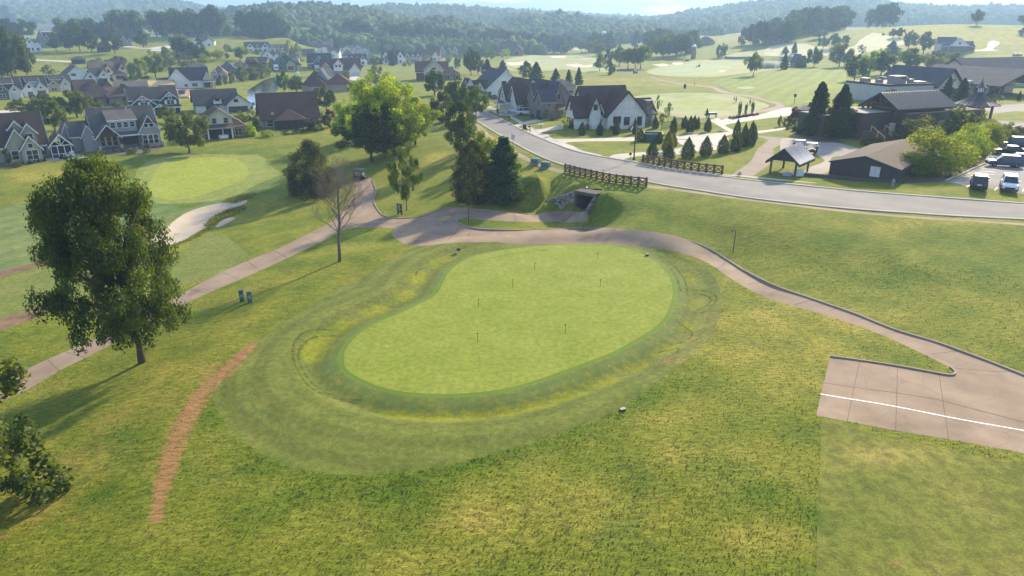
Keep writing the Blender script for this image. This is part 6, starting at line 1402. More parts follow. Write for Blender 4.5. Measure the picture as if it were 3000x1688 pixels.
def fh(lab, f, x0, y, x1, yaw, style, wall, roof, W0, dep=10, e=3.2, r=7.5, trim=None, wall2=None, cat='house', name='house', seed=0):
    trim = trim or ('twhite' if wall in ('navy', 'grey', 'dgrey', 'green', 'tan', 'beige') else wall)
    h = House(name, lab, f, x0, y, x1, yaw, W0=W0, wall=wall, roof=roof, trim=trim, cat=cat); w2 = wall2 or wall; W = W0
    if '%s%d,%d' % (f, x0, y) in TOPS: h.fit(W / 2, dep / 2, r, f, TOPS['%s%d,%d' % (f, x0, y)])
    if style == 'hip': h.hip(0, W, 0, dep, e, r).hip(W * .55, W * .92, -2, 5, e * .95, r * .78, wall=w2); h.win([(0, 'f', W * .15, .8, 1.4, 1.5), (0, 'f', W * .38, .8, 1.4, 1.5), (1, 'f', W * .73, .8, 1.8, 1.5)])
    elif style == 'hipgable': h.hip(0, W, 0, dep, e, r).gable(W * .08, W * .4, -1.2, dep * .6, e, r * .82, 'y', wall=w2).gable(W * .62, W * .95, -.8, dep * .6, e, r * .74, 'y', wall=w2); h.win([(1, 'f', W * .24, .7, 1.8, 1.6), (2, 'f', W * .78, .7, 1.6, 1.5), (0, 'f', W * .5, .1, 1.1, 2.2, 'door'), (1, 'f', W * .24, e + .3, .7, .8)])
    elif style == 'side': h.gable(0, W, 0, dep, e, r, 'x').gable(W * .3, W * .62, -1, dep * .5, e * .97, r * .86, 'y', wall=w2); h.win([(0, 'f', W * .14, .8, 1.4, 1.5), (0, 'f', W * .82, .8, 1.8, 1.5), (1, 'f', W * .46, .7, 1.8, 1.6), (1, 'f', W * .46, e + .5, .8, .9)])
    elif style == 'farm': h.gable(0, W, 1, dep, e, r, 'x').gable(W * .02, W * .34, 0, dep * .6, e, r * .92, 'y', wall=w2).gable(W * .66, W * .98, -.3, dep * .6, e, r * .92, 'y', wall=w2).gable(W * .44, W * .58, .6, dep * .4, e + 1.4, r * .85, 'y', z0=e); h.win([(1, 'f', W * .18, .7, 1.5, 1.6), (1, 'f', W * .18, e + .1, 1.2, 1.2), (2, 'f', W * .82, .7, 1.5, 1.6), (2, 'f', W * .82, e + .1, 1.2, 1.2), (0, 'f', W * .42, .8, 1.1, 1.5), (0, 'f', W * .58, .8, 1.1, 1.5), (3, 'f', W * .51, e + .5, .8, .8)])
    elif style == 'front': h.gable(0, W * .62, 0, dep, e, r, 'y', wall=w2).gable(W * .5, W, 1.5, dep * .9, e, r * .86, 'x').gable(W * .6, W * .95, .2, dep * .5, e * .95, r * .7, 'y'); h.win([(0, 'f', W * .2, .8, 1.3, 1.5), (0, 'f', W * .42, .8, 1.3, 1.5), (0, 'f', W * .31, e + .5, 1.1, 1.2), (2, 'f', W * .77, .7, 1.6, 1.5)])
    elif style == 'garage': h.gable(0, W, 2, dep, e, r, 'x').gable(W * .25, W * .75, 0, dep * .6, e, r * .8, 'y', wall=w2).gable(W * .4, W * .62, -.6, 4, e + .4, r * .66, 'y', z0=e * .8, wall=w2); h.win([(1, 'f', W * .38, 0, W * .2, 2.2, 'garage', 'gwhite'), (1, 'f', W * .63, 0, W * .2, 2.2, 'garage', 'gwhite'), (2, 'f', W * .51, e + .3, .9, .8), (0, 'f', W * .1, .8, 1, 1.5)])
    elif style == 'back': h.gable(0, W, 0, dep, e, r, 'x').hip(W * .15, W * .6, -2.2, 5, e * .9, r * .66).gable(W * .7, W * .96, -1, 6, e, r * .8, 'y', wall=w2); h.win([(1, 'f', W * .3, .8, 1.4, 1.5), (1, 'f', W * .47, .8, 1.4, 1.5), (2, 'f', W * .83, .8, 1.3, 1.6)])
    elif style == 'barnroof': h.gable(0, W, 0, dep, e, r, 'x').gable(W * .3, W * .55, 1, dep * .6, e * 1.3, r * 1.25, 'y', wall=w2); h.win([(0, 'f', W * .2, .6, 1.4, 1.4), (0, 'f', W * .7, .6, 1.4, 1.4), (1, 'f', W * .425, e * 1.4, 1, 1)])
    return h.done()
fh('small roofed picnic pavilion with open sides on the left meadow', 'A', 612, 545, 730, 26, 'hip', 'tdark', 'rslate', 9, 6, 2.8, 4.6, 'tdark', cat='pavilion', name='pavilion')
fh('brown roofed house with dark dormer beside the pond row', 'A', 1800, 680, 1935, 18, 'hipgable', 'tan', 'rtan', 10, 11, 3, 7)
fh('dark hip roofed house left of the tan roofed pair by the pond', 'A', 1860, 640, 2020, 20, 'hip', 'bgrey', 'rslate', 11, 10, 3, 7.2)
fh('tan tiled looking hip roofed house by the dark roof near the pond', 'A', 1990, 620, 2130, 28, 'hipgable', 'btan', 'rtan', 11, 11, 3.2, 7.6)
fh('red brick gabled house with dark roof behind the pond trees', 'B', 640, 560, 815, 2, 'side', 'bred', 'rdark', 12, 9, 3.2, 6.4, 'tan')
h = House('house', 'green sheathed house under construction with dark steep roofs', 'B', 840, 600, 1105, 22, W0=14, wall='green', roof='rdark', trim='tgrey')
h.fit(7.7, 7, 10, 'B', 452)
h.gable(3, 12.5, 2, 12, 4.4, 10.0, 'y', roof='rslate').gable(.2, 3.6, 0, 6, 4, 6.6, 'y').gable(3.8, 7.2, -.6, 5, 5.4, 8.0, 'y').gable(7.6, 11.4, -1, 4, 3.8, 6.2, 'y', wall='tan').hip(11, 14.5, 2, 9, 3, 5.5, wall='tan')
h.win([(2, 'f', 5.5, 3.4, 1.2, 1.4, 'lumber'), (2, 'f', 5.5, .6, 1.6, 1.8, 'lumber'), (1, 'f', 1.9, .8, 1.2, 1.6, 'lumber'), (3, 'f', 9.5, .2, 2.6, 2.2, 'dark')]).done()
fh('white gabled house behind the green sheathed one', 'B', 775, 520, 940, 22, 'front', 'white', 'rgrey', 13, 10, 3.4, 8)
fh('white farmhouse with two black trimmed front gables on the hillside', 'B', 642, 444, 842, 24, 'farm', 'white', 'rdark', 15, 10, 4.2, 8.4, 'tdark')
fh('white and tan house just right of the white farmhouse', 'B', 838, 442, 998, 20, 'farm', 'cream', 'rgrey', 15, 10, 3.4, 7)
fh('white hilltop house with dark hipped roofs alone on the lawn', 'A', 1612, 398, 1825, 18, 'hipgable', 'white', 'rdark', 18, 12, 4.2, 8.6)
fh('low brown hipped roof house half hidden below the hill road', 'A', 1540, 500, 1695, 26, 'hip', 'bgrey', 'rbrown', 15, 12, 2.6, 6.5, 'tbrown')
fh('brown ridge house with two tan front gables', 'A', 1320, 293, 1555, 28, 'farm', 'tan', 'rbrown', 20, 12, 3.6, 7.4)
fh('small white gabled house in front of the tall wood', 'A', 1700, 276, 1798, 28, 'front', 'white', 'rdark', 9, 10, 4.2, 8)
fh('left tan roofed house above the bare red soil', 'B', 562, 276, 640, 20, 'hipgable', 'beige', 'rtan', 14, 11, 4, 8.5)
fh('middle tan roofed house above the bare red soil', 'B', 635, 275, 712, 18, 'hip', 'tan', 'rtan', 14, 11, 4, 8)
fh('right tan gabled house above the bare red soil', 'B', 705, 275, 790, 22, 'farm', 'cream', 'rtan', 14, 11, 4.2, 8.6)
fh('dark house wedged between tan and white hilltop houses', 'B', 785, 280, 870, 16, 'front', 'dgrey', 'rdark', 14, 11, 4.2, 9)
fh('white and black house at the right end of the hilltop row', 'B', 858, 300, 1044, 4, 'farm', 'white', 'rdark', 22, 12, 4.6, 9, 'tdark')
fh('long tan roofed house on the hillside at the upper left', 'A', 318, 262, 600, 27, 'side', 'beige', 'rtan', 24, 10, 4, 7.4)
fh('dark roofed house among trees below the long tan house', 'A', 320, 395, 440, 28, 'front', 'dgrey', 'rdark', 12, 10, 4.2, 9)
fh('white gabled house beside the tall trees on the left hillside', 'A', 228, 445, 362, 40, 'front', 'white', 'rslate', 11, 9, 4.2, 7.2)
fh('dark blue house with chimney on the upper left ridge', 'A', 765, 275, 925, 26, 'farm', 'dgrey', 'rslate', 16, 10, 4, 8)
fh('dark open lodge beneath the hillside trees', 'A', 828, 445, 940, 26, 'hip', 'tdark', 'rbrown', 11, 9, 3, 5.6, 'timber')
fh('stone gabled cottage at the turn of the hill road', 'A', 1030, 390, 1125, 38, 'front', 'stone', 'rdark', 9, 9, 3.4, 7.5, 'twhite')
fh('dark barn like house alone in the middle of the hillside', 'B', 1200, 400, 1368, 8, 'barnroof', 'dgrey', 'rdark', 16, 10, 3, 5.4, 'tgrey')
fh('dark steep roofed house with chimney left of the white gabled group', 'B', 1095, 470, 1225, 18, 'back', 'bgrey', 'rdark', 13, 11, 3, 8.2, 'tdark')
fh('white gabled house with dark roof in the middle neighbourhood', 'B', 1222, 490, 1425, 2, 'front', 'white', 'rslate', 15, 11, 4, 8.6)
fh('dark blue house with twin white garage doors', 'B', 1165, 585, 1370, 12, 'garage', 'navy', 'rdark', 15, 11, 3.4, 8.6)
h = House('house', 'broad brown roofed house with white dormer gable and stone corner', 'B', 1290, 655, 1615, 12, W0=17, wall='btan', roof='rred', trim='tan')
h.fit(8, 8.5, 9, 'B', 500)
h.gable(-.5, 17, 3, 14, 3.2, 9.0, 'x').gable(5.2, 9.2, 1.5, 8, 6.2, 8.6, 'y', z0=3, wall='white', roof='rbrown').gable(12, 17, 0, 6, 3.2, 6.8, 'y', wall='white').gable(-2, 5, 1, 8, 3, 7.2, 'y')
h.win([(1, 'f', 6.4, 5.0, .9, 1.2), (1, 'f', 7.9, 5.0, .9, 1.2), (2, 'f', 14.5, .2, 3.4, 2.2, 'garage', 'gwhite'), (3, 'f', 1.5, .8, 1.6, 1.5)]).done()
h = House('house', 'wide brown roofed brick house on the near bank of the pond', 'B', 1130, 800, 1600, 10, W0=20, wall='btan', roof='rred', trim='tan')
h.fit(6.5, 9, 8.9, 'B', 585)
h.hip(-.5, 9, 1, 14, 3, 8.8).hip(7, 18, 0, 12, 3.2, 7.4).gable(4, 9, 4, 14, 4.6, 8.9, 'y', wall='blue', roof='rslate').hip(2, 8.6, -1.4, 8, 2.8, 6.2).hip(16, 25, 3, 10, 2.6, 4.6)
h.win([(1, 'f', 16.2, .8, .8, 1.4), (3, 'f', 5, .8, 1.8, 1.5), (2, 'f', 6.5, 4.8, 1, 1)]).vents([(9.5, 2, 6), (11, 3, 6.4)]).done()
fh('grey hip roofed house left of the black and white gables', 'B', 1432, 520, 1580, 10, 'hip', 'tan', 'rgrey', 12, 11, 3.2, 7.8)
fh('white house with crossed black gable timbers', 'B', 1515, 555, 1660, 10, 'farm', 'white', 'rdark', 13, 10, 4, 7.2, 'tdark')
fh('grey gabled house above the black and white one', 'B', 1555, 470, 1680, 12, 'front', 'grey', 'rslate', 12, 10, 4.2, 8)
fh('dark roofed house at the left end of the middle row', 'B', 1440, 430, 1560, 10, 'side', 'cream', 'rslate', 14, 10, 3.6, 7)
fh('reddish roofed house with white gable in the middle row', 'B', 1655, 440, 1765, 12, 'hipgable', 'tan', 'rred', 12, 11, 3.4, 7.4)
fh('left trimmed house with dark gables in the valley', 'C', 345, 545, 540, 6, 'farm', 'white', 'rdark', 16, 10, 4, 8)
fh('right trimmed house with dark gables in the valley', 'C', 540, 540, 680, 6, 'farm', 'beige', 'rdark', 12, 10, 4, 7.6)
h = House('house', 'brown house with white gable and stone chimney in the valley', 'C', 640, 690, 1010, 8, W0=15, wall='bark', roof='rred', trim='cream')
h.fit(6, 8, 10.4, 'C', 500)
h.gable(0, 11, 2, 12, 4.4, 9, 'x').gable(2.6, 9.4, 1, 8, 5.4, 9, 'y', wall='cream', z0=3).gable(3.4, 8.6, 2, 14, 6.8, 10.4, 'y', wall='white').hip(8.5, 15, .5, 9, 3.4, 6.4)
h.win([(1, 'f', 6, 5.6, 1.4, .9), (0, 'f', 4, .8, 2.4, 1.6), (3, 'f', 10.4, .8, 2, 1.7), (3, 'f', 14, .8, 1, 1.7)]).chimney(12.2, .0, 1.1, -1, 7.2).done()
fh('dark brown house directly behind the brown house with white gable', 'C', 650, 520, 830, -4, 'back', 'dbrown', 'rred', 13, 11, 3.6, 8, 'cream', 'white')
fh('tan house with triple gables in the valley row', 'C', 830, 480, 1000, 4, 'farm', 'tan', 'rtan', 14, 10, 4, 8)
fh('tall white house at the right of the valley row', 'C', 1005, 475, 1150, -12, 'front', 'white', 'rslate', 12, 9, 5, 9)
fh('dark topped house behind the tall white house in the valley', 'C', 1085, 455, 1215, -2, 'side', 'tan', 'rdark', 14, 10, 4.4, 8)
fh('wide brown house at the edge of the pale fairway', 'C', 1315, 475, 1540, -2, 'hipgable', 'bred', 'rbrown', 20, 12, 3.6, 8.4, 'tbrown')
fh('dark low house left of the trimmed valley houses', 'B', 1640, 550, 1760, 10, 'hip', 'beige', 'rslate', 11, 9, 2.8, 5.6)
for a in (('grey roofed house between the green sheathed one and the dark barn like house', 'B', 1000, 520, 1090, 12, 'back', 'tan', 'rgrey', 11), ('low brown roofed house right of the black and white gables', 'B', 1655, 500, 1745, 6, 'hip', 'beige', 'rbrown', 11), ('dark gabled house at the left end of the valley row', 'B', 1780, 505, 1880, 6, 'front', 'grey', 'rdark', 11),
          ('tan house with brown roof left of the triple gabled valley house', 'C', 715, 470, 830, 6, 'side', 'tan', 'rbrown', 13), ('red roofed small house in the middle of the valley row', 'C', 560, 500, 640, 6, 'hip', 'cream', 'rred', 9), ('dark roofed house tucked behind the white farmhouse', 'B', 1015, 445, 1100, 12, 'hip', 'bgrey', 'rslate', 11),
          ('dark roofed house beside the tan tiled looking one', 'B', 395, 610, 510, 14, 'hipgable', 'dgrey', 'rdark', 11), ('grey roofed house behind the white long roofed house', 'A', 1620, 590, 1760, 24, 'hip', 'cream', 'rgrey', 11), ('brown gabled house behind the tan house by the light green tree', 'A', 930, 600, 1060, 34, 'side', 'tan', 'rbrown', 10)):
    fh(*a)
# ---- far course
fh('white gabled building among trees beyond the far course', 'D', 428, 358, 508, -20, 'front', 'white', 'rgrey', 14, 14, 4, 9)
fh('white house with dark roof far beyond the course trees', 'D', 985, 352, 1055, 0, 'farm', 'white', 'rdark', 16, 12, 5, 9, 'tdark')
fh('dark house with deep porch on the grassy knoll', 'D', 1376, 298, 1490, 10, 'hipgable', 'cream', 'rdark', 18, 14, 5.5, 10.5, 'timber')
fh('stone house with tall dark roof behind the red silo', 'D', 1595, 392, 1720, 6, 'hipgable', 'bgrey', 'rslate', 18, 13, 4.6, 10, 'tgrey')
fh('low dark roofed house on top of the knoll by the trees', 'D', 1812, 268, 1922, 4, 'hip', 'tan', 'rslate', 22, 12, 4, 7)
fh('dark shingled house hidden by trees at the far pond', 'E', 235, 572, 330, 10, 'front', 'bgrey', 'rslate', 12, 11, 3, 7, 'tdark')
h = House('house', 'brick house with white gable and dark roofs on the right hillside', 'E', 1480, 440, 1742, -18, W0=26, wall='bred', roof='rslate', trim='white')
h.fit(13, 6, 10, 'E', 325)
h.gable(0, 26, 2, 14, 4, 7.6, 'x').gable(5, 22, 0, 12, 4.4, 10, 'y', wall='white', roof='rdark').gable(-4, 12, 6, 16, 6, 10.6, 'x', wall='white').hip(20, 27, 1, 10, 4, 8)
MB().box(5.02, 21.98, -.06, -.003, -1, 4.2).build('brick_base', HM['bred'], h.root); h.win([(1, 'f', 13.4, 5.6, 2.2, 1.6)]).done()
# ---- houses along the road
h = House('house', 'white barn shaped house with slate roof at the bend of the road', 'C', 1232, 832, 1560, 22, W0=15.5, wall='white', roof='rslate', trim='white')
h.fit(7.75, 8, 10.2, 'C', 588)
h.gable(0, 15.5, 0, 17, 3.3, 10.2, 'y', ov=.45).gable(-5.5, 3, 3.6, 8.4, 3.1, 6.2, 'x', roof='rred').gable(-3.8, -.4, 1.4, 6, 2.8, 5.6, 'y', roof='rred').gable(-6.6, -3, 4.4, 10, 3.6, 7.0, 'y', roof='rred')
h.win([(0, 'f', 7.0, 4.3, 1.6, 1.8), (0, 'f', 11.2, 3.3, 1.6, .5), (0, 'f', 7.5, 1.4, .6, .9), (0, 'f', 12.6, 3.2, .5, .5), (2, 'f', -2.1, 3.0, .8, 1.0), (0, 'f', 1.2, .1, 1.4, 2.2, 'dark')], trim='tdark').done()
h = House('house', 'brown roofed townhouse with metal porch roof behind the pickups', 'C', 1600, 965, 1770, 24, W0=6.5, wall='bwhite', roof='rbrown', trim='twhite')
h.fit(2.2, 10, 9, 'C', 672)
h.gable(-2, 6.5, 3, 17, 4.6, 9.0, 'y', wall='cream').gable(-5.6, 2, 4, 9.4, 3.6, 8.0, 'x', wall='cream').gable(-4.4, 3, -.5, 4.6, 3.2, 7.6, 'x').gable(-.6, 3.4, 1.5, 8, 4.4, 7.6, 'y', wall='cream')
h.shed(2.6, 6.4, -2.0, 2.9, 2.7, 3.9, roof='msilver').shed(-8.6, -5.6, 4, 8, 2.7, 3.2, roof='mbrown')
h.win([(2, 'l', 2, .1, 2.8, 2.3, 'garage', 'gwhite'), (1, 'l', 6.7, 4.2, .9, 1.3), (2, 'f', .8, .9, 1.1, 1.6), (3, 'f', 1.4, 4.6, .9, 1.2), (0, 'f', 4.6, .3, 1.1, 2.2, 'door')]).posts([(2.7, -1.9, 0, 2.6), (6.3, -1.9, 0, 2.6), (-8.5, 4.1, 0, 2.6)], .22, 'timber').done()
h = House('house', 'grey brick townhouse with steep slate roofs in the middle of the row', 'C', 1790, 1008, 1905, 24, W0=4.6, wall='bgrey', roof='rslate', trim='tgrey')
h.fit(4, 10, 9.8, 'C', 690)
h.gable(-.4, 8.6, 3, 18, 5.4, 9.8, 'y').gable(-3.4, 1, -.2, 5.2, 5.0, 8.0, 'x').gable(1.2, 4.4, 1.4, 8, 5.2, 9.0, 'y').gable(-2.6, 5, 6, 13, 5, 9.2, 'x', roof='rbrown').shed(1.2, 4.6, -1.6, 1.4, 2.7, 3.7, roof='mbrown')
h.win([(1, 'f', -1.2, 3.6, 1, 1.4), (1, 'l', 2.4, .1, 2.8, 2.3, 'garage', 'gdoor'), (1, 'l', 2.4, 3.8, 1.1, 1.4), (2, 'f', 2.8, 5.4, .9, 1.3), (1, 'f', -.2, .9, .9, 1.5)]).done()
h = House('house', 'white brick house with brown roof, stone chimney and black windows beside the driveway', 'D', 810, 1098, 1128, 16, W0=10, wall='bwhite', roof='rred', trim='tdark')
h.fit(1.9, 9.1, 9.4, 'D', 735)
h.gable(0, 10, 0, 12, 3.4, 8.8, 'y', ov=.5).gable(-4.2, 8, 5.2, 13, 3.8, 9.4, 'x', roof='rbrown').gable(-2.8, .2, 2, 8, 3.4, 6.4, 'y').gable(-7.6, -1.6, 2.2, 8.8, 3.2, 7.4, 'x', roof='rred').gable(-4.2, -1.4, 1.2, 6, 4.4, 7.8, 'y', roof='rred')
h.gable(10, 15.5, 6, 13, 3.2, 6.0, 'x', roof='rred').shed(11, 14.6, 3.4, 6, 2.8, 3.5)
h.win([(0, 'f', 5.0, .9, 1.3, 1.8), (0, 'f', 8.4, .7, 1.1, 2.0), (0, 'f', 2.4, 1.4, 1.3, 1.6, 'dark'), (3, 'f', -3.8, 1.0, .9, 1.9), (2, 'f', -1.3, .1, 1.1, 2.2, 'door'), (3, 'l', 5.4, .1, 4.6, 2.3, 'garage', 'gwood'), (3, 'l', 5.4, 4.2, .8, 1.2), (4, 'f', -2.8, 4.6, .8, 1.2)])
for x in (4.0,): h.boxpart('shutter', (2.0 - .62, 2.8 + .62, -.09, -.035, 1.35, 3.05), 'tdark')
h.chimney(12.0, 2.9, 1.6, -1, 6.2).posts([(11.1, 3.5, 0, 2.7), (14.5, 3.5, 0, 2.7)], .25, 'timber').done()
fh('hip roofed house seen between the townhouse ridges', 'C', 1800, 800, 1990, 12, 'hip', 'tan', 'rgrey', 11, 10, 5, 8.6, 'tgrey')
# ---- clubhouse group on the right
h = House('clubhouse', 'large clubhouse with slate roofs, ribbed service wing and timber entrance canopy', 'E', 1000, 872, None, 18, wall='vwhite', roof='rslate', trim='tdark', cat='clubhouse')
h.flat(0, 16.5, 0, 16, 4.7, z0=-2, roof='concrete').gable(18.6, 27.4, .6, 21, 4.4, 8.5, 'y', wall='cream', z0=-2, ov=.9).gable(37, 57, -4, 27, 4.0, 8.0, 'y', wall='cream', z0=-2, ov=.9, body=False).flat(37.6, 56, 6, 26, 4.7, wall='cream')
h.flat(16.503, 18.5, 2, 14, 4.4, z0=-2, roof='concrete').flat(27.5, 37.5, 5, 16, 4.6, wall='cream', roof='concrete').gable(58, 90, 22, 38, 4.6, 9.6, 'x', wall='cream', ov=.8)
h.boxpart('parapet', (-.15, 16.55, -.15, -.003, 4.35, 4.95), 'tdark').boxpart('parapet', (-.15, -.003, 0, 16.1, 4.35, 4.95), 'tdark').boxpart('base_course', (-.1, 16.5, -.1, -.003, -2, .3), 'stonecap').boxpart('base_course', (-.1, -.003, 0, 16, -2, .3), 'stonecap')
for b in ((1.2, 3.2, 10, 12.2, 4.78, 5.8), (4.6, 8.2, 2.2, 5.4, 4.78, 6.8), (9.6, 10.8, 2, 3.2, 4.78, 5.9), (11.4, 15.2, 1.6, 4.4, 4.78, 5.15), (2.6, 3.8, 6, 7.8, 4.78, 5.6)):
    MB().box(*b).box(b[0] - .08, b[1] + .08, b[2] - .08, b[3] + .08, b[5] + .002, b[5] + .12).build('rooftop_unit', HM['unit'], h.root)
MB().tube([(3, 8.4, 6), (4, 7, 6.3), (5, 6.2, 6.1)], .3, 8).build('duct', HM['unit'], h.root); MB().tube([(8.7, 3, 6.4), (9.4, 2.8, 6.2), (9.6, 2.8, 5.2)], .26, 8).build('duct', HM['unit'], h.root)
h.boxpart('louvre', (6.3, 8.0, 2.1, 2.195, 6.1, 6.5), 'tdark')
MB().tube([(23.4 + 1.25 * math.cos(a), .5, 5.5 + .36 * math.sin(a)) for a in [-2.6 + i * .24 for i in range(17)]], [.03 + .13 * math.sin(i / 16 * 3.1) for i in range(17)], 6).build('swoosh_emblem', HM['tdark'], h.root)
MB().tube([(22.6 + .3 * math.cos(a), .5, 6.45 + .4 * math.sin(a)) for a in [.6 + i * .3 for i in range(17)]], .07, 5).build('monogram_emblem', HM['tgrey'], h.root)
h.truss(47, -4.7, 19, 4.1, 7.6, 'timber').posts([(38, -4.2, -2, 3.9), (56, -4.2, -2, 3.9), (38, 4, -2, 3.9)], .7, 'timber').posts([(38, -4.2, -2, 1.2), (56, -4.2, -2, 1.2)], 1.3, 'stonecap', 'pier')
h.win([(1, 'f', 23, .4, 6.5, 2.6), (3, 'f', 42, .4, 4, 3), (3, 'f', 48, .4, 4, 3), (5, 'f', 32.5, .4, 5, 2.6), (3, 'l', 12, .6, 3, 2.4), (3, 'l', 20, .6, 3, 2.4)], trim='tdark').done()
fh('long building with brown ridge roof rising behind the clubhouse', 'E', 1625, 640, 2010, 14, 'side', 'bgrey', 'rred', 30, 12, 5, 9, 'tgrey', cat='building', name='building')
h = House('hall', 'dark brown hall with open timber gabled metal roof and wooden entrance steps', 'J', 1060, 492, None, 21, wall='dbrown', roof='mbrown', trim='tdark', cat='hall')
h.flat(0, 20, 0, 9.5, 4.7, z0=-2, roof='rtan').flat(-7.3, -.003, 3.0, 12, 4.75, z0=-2, roof='concrete').flat(-10.5, -7.303, 9, 16, 3.8, z0=-2, roof='concrete').flat(1.2, 13, 2.4, 9.2, 5.7)
h.gable(-.6, 13.4, 1.6, 9.6, 5.6, 7.9, 'x', body=False, ov=.7)
for x in (-.8, .6):
    q = MB(); q.bar((x, 1.6, 5.4), (x, 9.6, 5.4), .22); q.bar((x, 5.6, 5.5), (x, 5.6, 7.7), .2)
    for sg in (-1, 1): q.bar((x, 5.6, 5.5), (x, 5.6 + sg * 1.9, 6.6), .18); q.bar((x, 5.6 + sg * 3.9, 4.5), (x, 5.6 + sg * 3.9, 5.5), .3)
    q.build('truss', HM['timber'], h.root)
rb = MB()
for i in range(24):
    x = -1.2 + i * .66
    for sg in (-1, 1): rb.bar((x, 5.6 + sg * .1, 8.15), (x, 5.6 + sg * 4.7, 5.47), .06, .1)
rb.build('standing_seam', HM['tgrey'], h.root)
st = MB()
for i in range(9): st.box(-6.2, -3.0, -1.6 + i * .36, -1.24 + i * .36, -1.6, .1 + .17 * i)
st.box(-7.2, -.2, 1.65, 2.99, -1.6, 1.6); st.build('steps', HM['timber'], h.root)
for x in (-6.3, -2.9): MB().bar((x, -1.6, 1.0), (x, 1.7, 2.6), .14).bar((x, -1.6, -.2), (x, -1.6, 1.0), .12).bar((x, 1.7, 1.5), (x, 1.7, 2.6), .12).bar((x, .1, .6), (x, .1, 1.8), .1).build('handrail', HM['lumber'], h.root)
q = MB().box(-3.0, -.3, 1.66, 1.74, 2.5, 2.6)
for i in range(14): q.box(-2.95 + i * .19, -2.9 + i * .19, 1.68, 1.72, 1.55, 2.52)
q.build('railing', HM['timber'], h.root); h.posts([(-1.4, 1.5, -1.6, 2.9)], .8, 'stonecap', 'pier')
h.win([(1, 'f', -3.4, 1.6, 1.7, 2.3, 'dark'), (1, 'l', 8, 1.6, 1.2, 2.2, 'dark')]).done()
# six sided lantern roof
h = House('lantern_roof', 'square pavilion with flared metal roof, glazed lantern and spire near the entrance drive', 'E', 1770, 1010, 1895, 20, W0=6.6, wall='tan', roof='mbrown', trim='timber', cat='pavilion')
q = MB(); R0, S = 6.3, 8
def ring(r, z): return [(3.5 + r * math.cos(R(22.5 + 45 * i)), 3.5 + r * math.sin(R(22.5 + 45 * i)), z) for i in range(S)]
P = [ring(6.6, 3.9), ring(6.6, 4.1), ring(4.2, 5.2), ring(2.2, 6.7), ring(1.0, 7.9)]
q.v = [a for r in P for a in r]; q.f = [(i * S + j, i * S + (j + 1) % S, (i + 1) * S + (j + 1) % S, (i + 1) * S + j) for i in range(4) for j in range(S)] + [tuple(range(S))[::-1]]; q.m = [0] * len(q.f); q.build('roof', HM['mbrown'], h.root)
q = MB()
for i in range(S):
    for t_ in (0, .33, .67):
        a, b = Vector(P[1][i]).lerp(Vector(P[1][(i + 1) % S]), t_), Vector(P[4][i]).lerp(Vector(P[4][(i + 1) % S]), t_); m_ = Vector(P[2][i]).lerp(Vector(P[2][(i + 1) % S]), t_); n_ = Vector(P[3][i]).lerp(Vector(P[3][(i + 1) % S]), t_)
        for c, d in ((a, m_), (m_, n_), (n_, b)): q.bar(c + Vector((0, 0, .04)), d + Vector((0, 0, .04)), .07, .1)
q.build('standing_seam', HM['mbrown'], h.root)
q = MB(); q.v = ring(.95, 7.8) + ring(.95, 9.3); q.f = [(j, (j + 1) % S, S + (j + 1) % S, S + j) for j in range(S)]; q.m = [0] * S; q.build('lantern_glazing', HM['wsheath'], h.root)
q = MB()
for a in ring(.97, 0): q.box(a[0] - .06, a[0] + .06, a[1] - .06, a[1] + .06, 7.8, 9.3)
q.build('lantern_frame', HM['tdark'], h.root)
q = MB().lathe([(1.7, 9.3), (1.0, 9.9), (.45, 10.6), (.12, 11.6), (.03, 12.6)], 8, (3.5, 3.5)).build('spire', HM['mbrown'], h.root)
h.posts([(0.4, 0.4, -1, 4), (6.6, .4, -1, 4), (6.6, 6.6, -1, 4), (.4, 6.6, -1, 4)], .55, 'timber')
q = MB()
for a, b in (((.4, .4), (6.6, .4)), ((6.6, .4), (6.6, 6.6)), ((.4, .4), (.4, 6.6))): q.bar((*a, 3.4), (*b, 3.4), .3); 
q.build('beam', HM['timber'], h.root); h.boxpart('wall', (.9, 6.1, 2.6, 6, -1, 2.9), 'tan').done()
h = House('cart_barn', 'long dark ribbed cart barn with low brown roof and pale window beside the road', 'J', 388, 850, 1005, -42, W0=15.5, wall='vdark', roof='rbrown', trim='tdark', cat='barn', z=3.5)
h.gable(0, 15.5, 0, 34, 4.3, 6.4, 'y', ov=.3, z0=-2.5)
q = MB().box(9.3, 11.5, -.08, -.003, 2.0, 4.4); q.build('shutter', HM['gwhite'], h.root); MB().box(10.36, 10.42, -.1, -.081, 2.0, 4.4).build('shutter_seam', HM['tgrey'], h.root); h.done()
# small roofed shelter by the road
h = House('shelter', 'small open shelter with bright metal gable roof on four dark posts', 'I', 1650, 935, 1905, -40, W0=3.2, wall='vdark', roof='msilver', trim='tdark', cat='shelter')
W = h.W / h.k
h.gable(-.1, 3.4, -.1, 5.2, 1.9, 3.35, 'y', z0=1.88, wall='vdark', ov=.45)
h.posts([(0, 0, -1, 1.95), (3.3, 0, -1, 1.95), (3.3, 5.0, -1, 1.95), (0, 5.0, -1, 1.95)], .22, 'timber')
rb = MB()
for i in range(20):
    y = -.5 + i * .32
    for sg in (-1, 1): rb.bar((1.65 + sg * .04, y, 3.62), (1.65 + sg * 2.2, y, 1.72), .05, .07)
rb.build('roof_rib', HM['msilver'], h.root); h.done()
h = House('kiosk', 'small kiosk with ribbed blue grey roof behind the clubhouse spruces', 'E', 262, 985, 350, 0, W0=5, wall='tan', roof='mcopper', trim='tdark', cat='kiosk')
h.hip(0, 8, 0, 5, 2.8, 4.6, ov=.6).win([(0, 'f', 2.2, .9, 1.5, 1.2)]).done()
